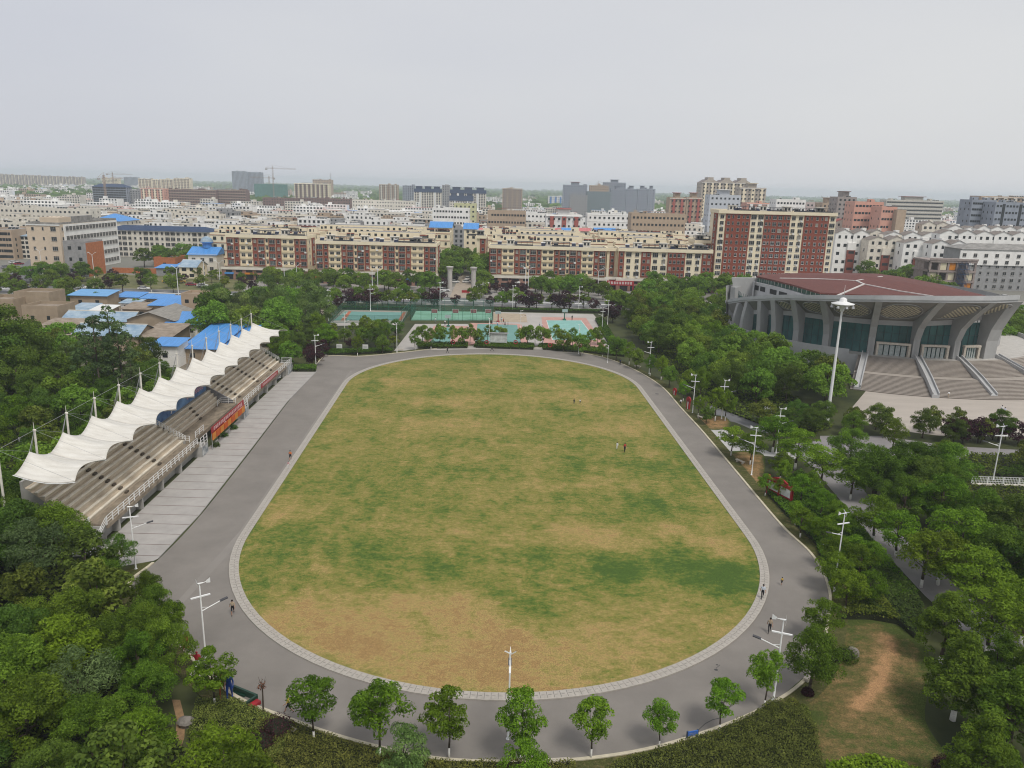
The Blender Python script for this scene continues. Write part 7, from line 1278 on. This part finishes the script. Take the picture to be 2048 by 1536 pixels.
# dead sapling
p = at(527, 1428); e = tag(empty('dead_tree', (p.x, p.y, 0)), 'bare dead sapling with a rusty brown top beside the purple bush', 'tree'); b = MB(); b.bar((0, 0, 0), (.05, 0, 2.6), .09, .06); [b.bar((.05, 0, 2.4), (.05 + .35 * math.cos(t), .35 * math.sin(t), 3.3 + .2 * math.sin(t * 3)), .03, .01, 4) for t in (0, .9, 1.9, 2.8, 3.9, 5)]; b.build('trunk', BARK, e); rs = np.random.RandomState(2); P = np.stack([rs.normal(0, .16, 120), rs.normal(0, .16, 120), rs.uniform(2.4, 3.0, 120)], 1); ob('dry_leaves', leafmesh('dry', P, P * 0 + [0, 0, 1.], .14, rs.uniform(0, 1, 120), leafmat('leaf_rust', (.06, .02, .01), (.22, .08, .04)), rs), e)
# railing of the lower walk and wall at the right edge
pa, pc = at(1942, 972), at(2130, 978); o = railing([tuple(pa + Vector((0, 0, .5))), tuple(pc + Vector((0, 0, .5)))], 1.1, 2.4, 'white_railing'); tag(o, 'white railing on a low stone wall at the right edge', 'railing'); b = MB(); b.beam(pa + Vector((0, 0, .22)), pc + Vector((0, 0, .22)), .5, .5); n = 60; [b.bar(pa.lerp(pc, k / n) + Vector((0, 0, .5)), pa.lerp(pc, k / n) + Vector((0, 0, 1.6)), .03, n=4, m=1) for k in range(n)]; w_ = b.build('base_wall', [PALE, WHITEP], o)
sheet('white_forecourt', [tuple(at(*q))[:2] for q in ((1960, 992), (2130, 985), (2130, 1040), (2040, 1018))], .05, mat('forecourt_white', (.6, .6, .6), var=.1))
# ------------------------------------------------------------------ figures
SKIN = mat('skin', (.36, .2, .13), var=.06, rough=.6); HAIR = mat('hair_black', (.012, .01, .01), var=.2)
CL = {n: mat('cloth_' + n, c, var=.1, rough=.9) for n, c in dict(white=(.7, .7, .7), black=(.015, .015, .018), yellow=(.5, .33, .06), red=(.4, .03, .03), orange=(.5, .15, .05), grey=(.22, .25, .28), blue=(.1, .18, .4), tan=(.35, .28, .2), pink=(.5, .25, .27), navy=(.02, .03, .07), pale=(.5, .55, .62)).items()}
def figure(px, py, rz, label, top='white', low='black', stride=.3, shorts=False, h=1.7, dark=True, lean=0, armup=0, hair=True, mats=None, name='person', cat='person', z=0, sleeves=False):
    """one skinned body: pelvis root, spine, head, arms with five-finger hands, legs"""
    V, E, Rr, B = [], [], [], []
    def v(p, r, par=None, bone='skin'):
        V.append(Vector(p)); Rr.append(r); i = len(V) - 1
        if par is not None: E.append((par, i)); B.append((par, i, bone))
        return i
    s = stride; up = 'top'
    pel = v((0, 0, .93), .12); wa = v((0, .01, 1.08), .115, pel, 'low'); ch = v((0, .02 + lean, 1.32), .135, wa, up); nk = v((0, .02 + lean * 1.2, 1.47), .05, ch, up); ja = v((0, .035 + lean * 1.3, 1.53), .062, nk, 'skin'); hd = v((0, .04 + lean * 1.35, 1.63), .085, ja, 'skin'); v((0, .035 + lean * 1.35, 1.69), .06, hd, 'skin')
    for sd_ in (-1, 1):
        f = s * sd_; sh = v((sd_ * .17, .02 + lean, 1.40), .06, ch, up); a_ = -f * 1.1
        if armup and sd_ > 0: el = v((sd_ * .3, .12, 1.5), .042, sh, up); wr = v((sd_ * .34, .3, 1.62), .03, el, 'skin')
        else: el = v((sd_ * .24, a_ * .35, 1.14), .043, sh, up); wr = v((sd_ * .25, a_ * .8 + .06, .93 + abs(a_) * .25), .03, el, 'top' if sleeves else 'skin')
        pl_ = v(tuple(V[wr] + Vector((0, .03, -.07))), .033, wr, 'skin')
        for q in range(5): o_ = Vector(((-.028 + .018 * q) if q else -sd_ * .035, .02 if q else .035, -.03 if q else .0)); k1 = v(tuple(V[pl_] + o_), .011, pl_, 'skin'); v(tuple(V[k1] + Vector((0, .02, -.045 + .006 * abs(q - 2)))), .008, k1, 'skin')
        hp = v((sd_ * .095, 0, .88), .1, pel, 'low'); kn = v((sd_ * .1, f * .55 + .03, .49 + abs(f) * .05), .062, hp, 'low'); an = v((sd_ * .1, f * 1.0 - max(0, -f) * .25, .1 + max(0, -f) * .25), .04, kn, 'skin' if shorts else 'low'); v((sd_ * .11, f * 1.0 - max(0, -f) * .25 + .14, .045 + max(0, -f) * .2), .04, an, 'shoe')
    me = bpy.data.meshes.new('skel'); me.from_pydata([tuple(p) for p in V], E, []); o = bpy.data.objects.new('skel', me); col.objects.link(o); m = o.modifiers.new('s', 'SKIN'); m.use_smooth_shade = True
    for i, d in enumerate(me.skin_vertices[0].data): d.radius = (Rr[i], Rr[i]); d.use_root = (i == 0)
    o.modifiers.new('d', 'SUBSURF').levels = 1; dg = bpy.context.evaluated_depsgraph_get(); ev = bpy.data.meshes.new_from_object(o.evaluated_get(dg)); bpy.data.objects.remove(o)
    M_ = mats or [SKIN, CL[top], CL[low], HAIR if dark else CL['white']]; ev.materials.clear(); [ev.materials.append(x) for x in M_]; ix = {'skin': 0, 'top': 1, 'low': 2, 'shoe': 3}; vv = ev.vertices
    for p in ev.polygons:
        c = p.center; bd, bk = 9, 'skin'
        for i, j_, k in B:
            a, d = V[i], V[j_]; t = max(0, min(1, (c - a).dot(d - a) / max(1e-6, (d - a).length_squared))); q = (c - a - (d - a) * t).length - .5 * (Rr[i] + (Rr[j_] - Rr[i]) * t)
            if q < bd: bd, bk = q, k
        p.material_index = ix[bk]
    # face: nose, eyes, mouth, ears as part of the same body mesh
    b = MB(); hc = V[hd]; b.bar(hc + Vector((0, .07, .0)), hc + Vector((0, .115, -.025)), .012, .014); [b.ell(hc + Vector((x, .078, .015)), (.01, .01, .008), 6, 3) for x in (-.03, .03)]; b.ell(hc + Vector((0, .075, -.055)), (.025, .012, .006), 6, 0); [b.ell(hc + Vector((x, 0, -.005)), (.012, .02, .03), 6, 0) for x in (-.09, .09)]
    n0 = len(ev.vertices); bm_v = [tuple(q.co) for q in ev.vertices] + b.v; bm_f = [tuple(p.vertices) for p in ev.polygons] + [tuple(i + n0 for i in f) for f in b.f]; mi = [p.material_index for p in ev.polygons] + b.m
    me2 = bpy.data.meshes.new('body'); me2.from_pydata(bm_v, [], bm_f); [me2.materials.append(x) for x in M_]; me2.polygons.foreach_set('material_index', mi); me2.polygons.foreach_set('use_smooth', [True] * len(mi)); me2.update(); bpy.data.meshes.remove(ev); bpy.data.meshes.remove(me)
    p = at(px, py); t = ob(name, me2); t.location = (p.x, p.y, .05 + z); t.rotation_euler = (0, 0, R_(rz)); sc_ = h / 1.74; t.scale = (sc_,) * 3; tag(t, label, cat)
    if hair: b = MB(); b.lathe([(.098, -.035), (.1, .02), (.085, .07), (.05, .1), (.005, .108)], 12, 0, tuple(hc + Vector((0, -.012, .01)))); b.build('hair', HAIR, t, True)
    return t
PPL = [(1524, 1198, 170, 'person in a pale shirt and black trousers walking along the infield kerb', 'pale', 'black', .22, False, 1.75), (1563, 1171, 10, 'small child in a yellow top and dark shorts on the track', 'yellow', 'black', .15, True, 1.0), (1538, 1266, 165, 'person in a light shirt and dark trousers walking past the lamp head', 'tan', 'black', .25, False, 1.7), (578, 1427, 100, 'jogger in a yellow shirt and black shorts beside a young tree', 'yellow', 'black', .35, True, 1.68), (466, 1230, 200, 'shirt-baring runner in black shorts on the left bend', 'tan', 'black', .3, True, 1.7),
 (581, 921, 10, 'runner in a red-orange top and black shorts on the left straight', 'orange', 'black', .3, True, 1.65), (577, 937, 10, 'child in a pink top close to the red-topped runner', 'pink', 'white', .2, False, 1.1), (1249, 905, 200, 'person in a red top and black trousers standing on the grass', 'red', 'black', .1, False, 1.7), (1234, 899, 160, 'small figure in white standing on the grass', 'white', 'white', .1, False, 1.3), (1148, 809, 30, 'person in dark clothes crouching far out on the grass', 'black', 'navy', .1, False, 1.2), (1160, 808, 200, 'child in a white top far out on the grass', 'white', 'navy', .1, False, 1.0), (895, 707, 90, 'person all in black walking on the far bend', 'black', 'black', .3, False, 1.75), (984, 703, 90, 'person all in black striding on the far bend before the notice board', 'black', 'black', .4, False, 1.75), (1240, 731, 20, 'person in dark clothes standing under the right far bend trees', 'navy', 'black', .1, False, 1.7), (1361, 812, 150, 'person in a white shirt sitting at the kerb of the right straight', 'white', 'black', .15, False, 1.5),
 (1896, 797, 20, 'person in white at the foot of the gymnasium stairs', 'white', 'tan', .1, False, 1.7), (2002, 827, 150, 'taller of two white-clad people walking on the plaza', 'white', 'grey', .2, False, 1.75), (2008, 830, 150, 'shorter of two white-clad people walking on the plaza', 'pale', 'grey', .2, False, 1.65), (1706, 1048, 180, 'person in a grey shirt walking on the garden path', 'grey', 'black', .15, False, 1.75), (1144, 641, 180, 'person in black standing at the back of the turquoise court', 'black', 'black', .1, False, 1.75), (983, 651, 90, 'basketball player in black, leftmost of the group', 'black', 'black', .3, True, 1.75), (995, 654, 180, 'basketball player in white and blue under the red hoop', 'white', 'blue', .2, True, 1.75), (1003, 645, 210, 'basketball player in pale clothes behind the red hoop', 'pale', 'grey', .2, True, 1.75), (1007, 648, 150, 'basketball player in dark red', 'red', 'black', .2, True, 1.75), (1010, 654, 120, 'basketball player in black stepping right of the group', 'black', 'black', .35, True, 1.75), (1016, 653, 90, 'bystander in grey right of the basketball group', 'grey', 'grey', .1, False, 1.6), (871, 646, 90, 'player in white beside the mint court fence', 'white', 'grey', .2, False, 1.75), (890, 651, 180, 'player in white beside the green hoop', 'white', 'black', .2, False, 1.75), (1079, 654, 180, 'person sitting on the walkway edge between two courts, in pale clothes', 'pale', 'navy', .1, False, 1.3), (1084, 656, 180, 'person in white seated next to another between two courts', 'white', 'navy', .1, False, 1.3),
 (452, 857, 60, 'person in white standing below the orange banner skirt', 'white', 'white', .1, False, 1.6), (463, 852, 40, 'person in black below the red banner', 'black', 'black', .1, False, 1.6), (438, 880, 40, 'person in dark red below the left end of the red banner', 'red', 'black', .1, False, 1.5)]
for q in PPL: figure(q[0], q[1], q[2], q[3], q[4], q[5], q[6], q[7], q[8], sleeves=q[4] in ('black', 'white') and not q[7])
# painted sports sculptures on the near left bend
p = at(455, 1398); sc1 = tag(empty('sports_sculpture', (p.x, p.y, 0), R_(25)), 'painted sculpture of an orange figure and a blue figure with a leaning green frame', 'sculpture')
OR_ = mat('sculpture_orange', (.3, .085, .02), rough=.4, var=.25); BL_ = mat('sculpture_blue', (.015, .06, .3), rough=.4, var=.25); GR_ = mat('sculpture_green', (.012, .045, .03), rough=.4)
for (x, y, rz, m_, h_, st) in ((445, 1390, 200, OR_, 2.6, .35), (460, 1398, 190, BL_, 2.7, .15)):
    f_ = figure(x, y, rz, 'x', stride=st, h=h_, hair=False, mats=[m_] * 4, name='painted_figure', armup=1, lean=.05); f_.parent = sc1; f_.matrix_parent_inverse = Matrix(); L_ = Vector((f_.location.x - p.x, f_.location.y - p.y, 0)); L_.rotate(Matrix.Rotation(-R_(25), 3, 'Z')); f_.location = L_; f_.rotation_euler[2] -= R_(25); del f_['label']; del f_['category']
b = MB(); b.beam((.6, .9, .3), (2.3, -1.2, .3), .18, .55); b.beam((2.3, -1.2, .3), (1.1, -2.0, .3), .18, .55); b.beam((.6, .9, 0), (1.5, -.2, .1), .5, .2); b.build('leaning_frame', GR_, sc1); b = MB(); b.beam((1.6, -2.1, .2), (2.4, -1.6, .2), .5, .3); b.build('foot_block', RED, sc1)
b = MB(); b.beam((-.9, -.6, .12), (0, -1.7, .12), .35, .2); b.build('orange_plank', OR_, sc1)
p = at(397, 1348); e = tag(empty('sports_sculpture', (p.x, p.y, 0), .5), 'smaller red and white painted sculpture half hidden behind the bushy tree', 'sculpture'); f_ = figure(397, 1348, 160, 'x', stride=.3, h=2.4, hair=False, mats=[RED, RED, CL['white'], RED], name='painted_figure', armup=1); f_.parent = e; f_.location = (0, 0, 0); del f_['label']; del f_['category']; b = MB(); b.box(-.7, -.7, 0, .7, .7, .12); b.build('base_slab', STONE, e)
# ------------------------------------------------------------------ vehicles
CARP = objmat('car_paint')
def car_proto():
    e = bpy.data.objects.new('car', None)
    pr = [(-2.1, .35), (-2.15, .75), (-2.05, .95), (-1.2, 1.0), (1.0, .95), (1.9, .85), (2.15, .65), (2.15, .35)]
    b = MB(); W_ = .86
    for s_ in (-1, 1): b.poly([(x, s_ * W_, z) for x, z in pr][::s_ * -1])
    for q in range(len(pr)): a, c = pr[q], pr[(q + 1) % len(pr)]; b.quad((a[0], -W_, a[1]), (c[0], -W_, c[1]), (c[0], W_, c[1]), (a[0], W_, a[1]))
    b.box(-1.35, -.62, 1.42, .35, .62, 1.47); b.build('body', CARP, e, link=False)
    b = MB(); lo_ = [(-1.75, -.8, .97), (1.05, -.8, .95), (1.05, .8, .95), (-1.75, .8, .97)]; hi = [(-1.3, -.6, 1.43), (.3, -.6, 1.43), (.3, .6, 1.43), (-1.3, .6, 1.43)]
    for q in range(4): b.quad(lo_[q], lo_[(q + 1) % 4], hi[(q + 1) % 4], hi[q])
    b.build('cabin_glass', GLASS, e, link=False)
    for x in (-1.3, 1.3):
        for y in (-.8, .8): b = MB(); b.bar((x, y - .1, .32), (x, y + .1, .32), .32, n=12); wl = b.build('wheel', BLACK, e, link=False); b = MB(); b.bar((x, y - .11, .32), (x, y + .11, .32), .18, n=8); b.build('rim', METAL, wl, link=False)
    for y in (-.62, .62): b = MB(); b.box(2.1, y - .18, .62, 2.17, y + .18, .76); b.build('headlight', FRAME, e, link=False); b = MB(); b.box(-2.16, y - .18, .72, -2.1, y + .18, .86); b.build('taillight', RED, e, link=False)
    return e
CP_ = car_proto()
def car(px, py, rz, c, label, s=1.0):
    p = at(px, py); o = clone(CP_, (p.x, p.y, .08), R_(rz), s, label, 'car'); o.name = 'parked_car'
    for k in o.children:
        if k.name.startswith('body'): k.color = (*c, 1)
W1, K1, G1, R1 = (.7, .7, .7), (.02, .02, .025), (.25, .26, .28), (.25, .02, .04)
for q in ((664, 584, 5, W1, 'white car on the main road below the blue shop sign'), (165, 578, 0, W1, 'white car on the main road above the light blue shed roof'), (288, 580, 3, W1, 'pale car on the main road left of the yellow median tree'), (383, 572, 8, R1, 'dark red car on the main road near the yellow gatehouse'), (405, 574, 4, W1, 'white car behind the dark red car'), (909, 566, 20, W1, 'white car just inside the gate on the left'), (934, 566, 5, W1, 'white car crossing just inside the gate'), (936, 560, 75, W1, 'white van-like car behind the crossing white car', 1.1), (911, 559, 80, K1, 'black car parked in the gate drive, nearer one'), (914, 553, 30, K1, 'black car parked in the gate drive, farther one'), (962, 584, -15, G1, 'silver car parked by the guard booth', 1.1), (975, 588, -30, K1, 'dark car in front of the silver car'), (955, 578, 0, K1, 'dark car tucked behind the guard booth corner'), (1008, 582, 0, W1, 'white car under the street trees right of the gate'), (338, 566, 10, (.5, .3, .05), 'orange truck-like car at the edge of the vacant lot', 1.2), (360, 566, 20, (.5, .3, .05), 'second orange vehicle beside the yellow gatehouse', 1.1), (20, 545, 60, W1, 'white car in the left junction road, nearer'), (28, 527, 60, W1, 'white car in the left junction road, middle'), (12, 537, 60, G1, 'grey car at the left edge of the junction road'), (38, 530, 70, R1, 'red car in the left junction road'), (1945, 575, 0, W1, 'white car parked by the gutted building'), (2010, 596, 5, W1, 'white car on the road beyond the gymnasium tip'), (890, 583, 5, W1, 'white car at the kerb before the left gate pillar')): car(*q)
# small three-wheelers under the stand
for px, py, lab in ((515, 797, 'parked motor tricycle under the far half of the grandstand'), (561, 759, 'second parked motor tricycle close to the far end of the grandstand')):
    p = at(px, py); e = tag(empty('tricycle', (p.x - .4, p.y, 0), R_(80)), lab, 'tricycle'); b = MB(); b.box(-1.3, -.5, .5, .2, .5, .62); b.box(-1.3, -.5, .62, -1.2, .5, .95); b.beam((.2, 0, .55), (1.0, 0, .8), .15, .15); b.bar((.95, -.35, 1.05), (.95, .35, 1.05), .03); b.bar((1.0, 0, .35), (.95, 0, 1.05), .04); b.box(.1, -.2, .62, .6, .2, .8); b.build('frame', FRAME, e)
    for x, y in ((-.9, -.5), (-.9, .5), (1.05, 0)): b = MB(); b.bar((x, y - .06, .3), (x, y + .06, .3), .3, n=12); b.build('wheel', BLACK, e)
for px, py, lab in ((449, 873, 'dark green potted shrub under the middle of the red banner'), (468, 858, 'dark potted shrub under the right half of the red banner'), (432, 893, 'low weedy shrub at the foot of the banner stair wall')): bush(px, py, .75, FOLD, lab, .18, 320)

# ------------------------------------------------------------------ haze: one closed box of even, pale air
hz = MB(); hz.box(-9600, -900, -1, 9600, 9400, 80); hz = hz.build('haze', []); tag(hz, 'pale even haze filling the air over the town', 'haze', kind='stuff')
hm = bpy.data.materials.new('haze'); hm.use_nodes = True; t = hm.node_tree; t.nodes.remove(t.nodes['Principled BSDF']); pv = t.nodes.new('ShaderNodeVolumePrincipled'); pv.inputs['Color'].default_value = (.84, .92, 1, 1); pv.inputs['Density'].default_value = HAZE_D; pv.inputs['Anisotropy'].default_value = .0
t.links.new(pv.outputs[0], t.nodes['Material Output'].inputs['Volume']); hz.data.materials.append(hm)
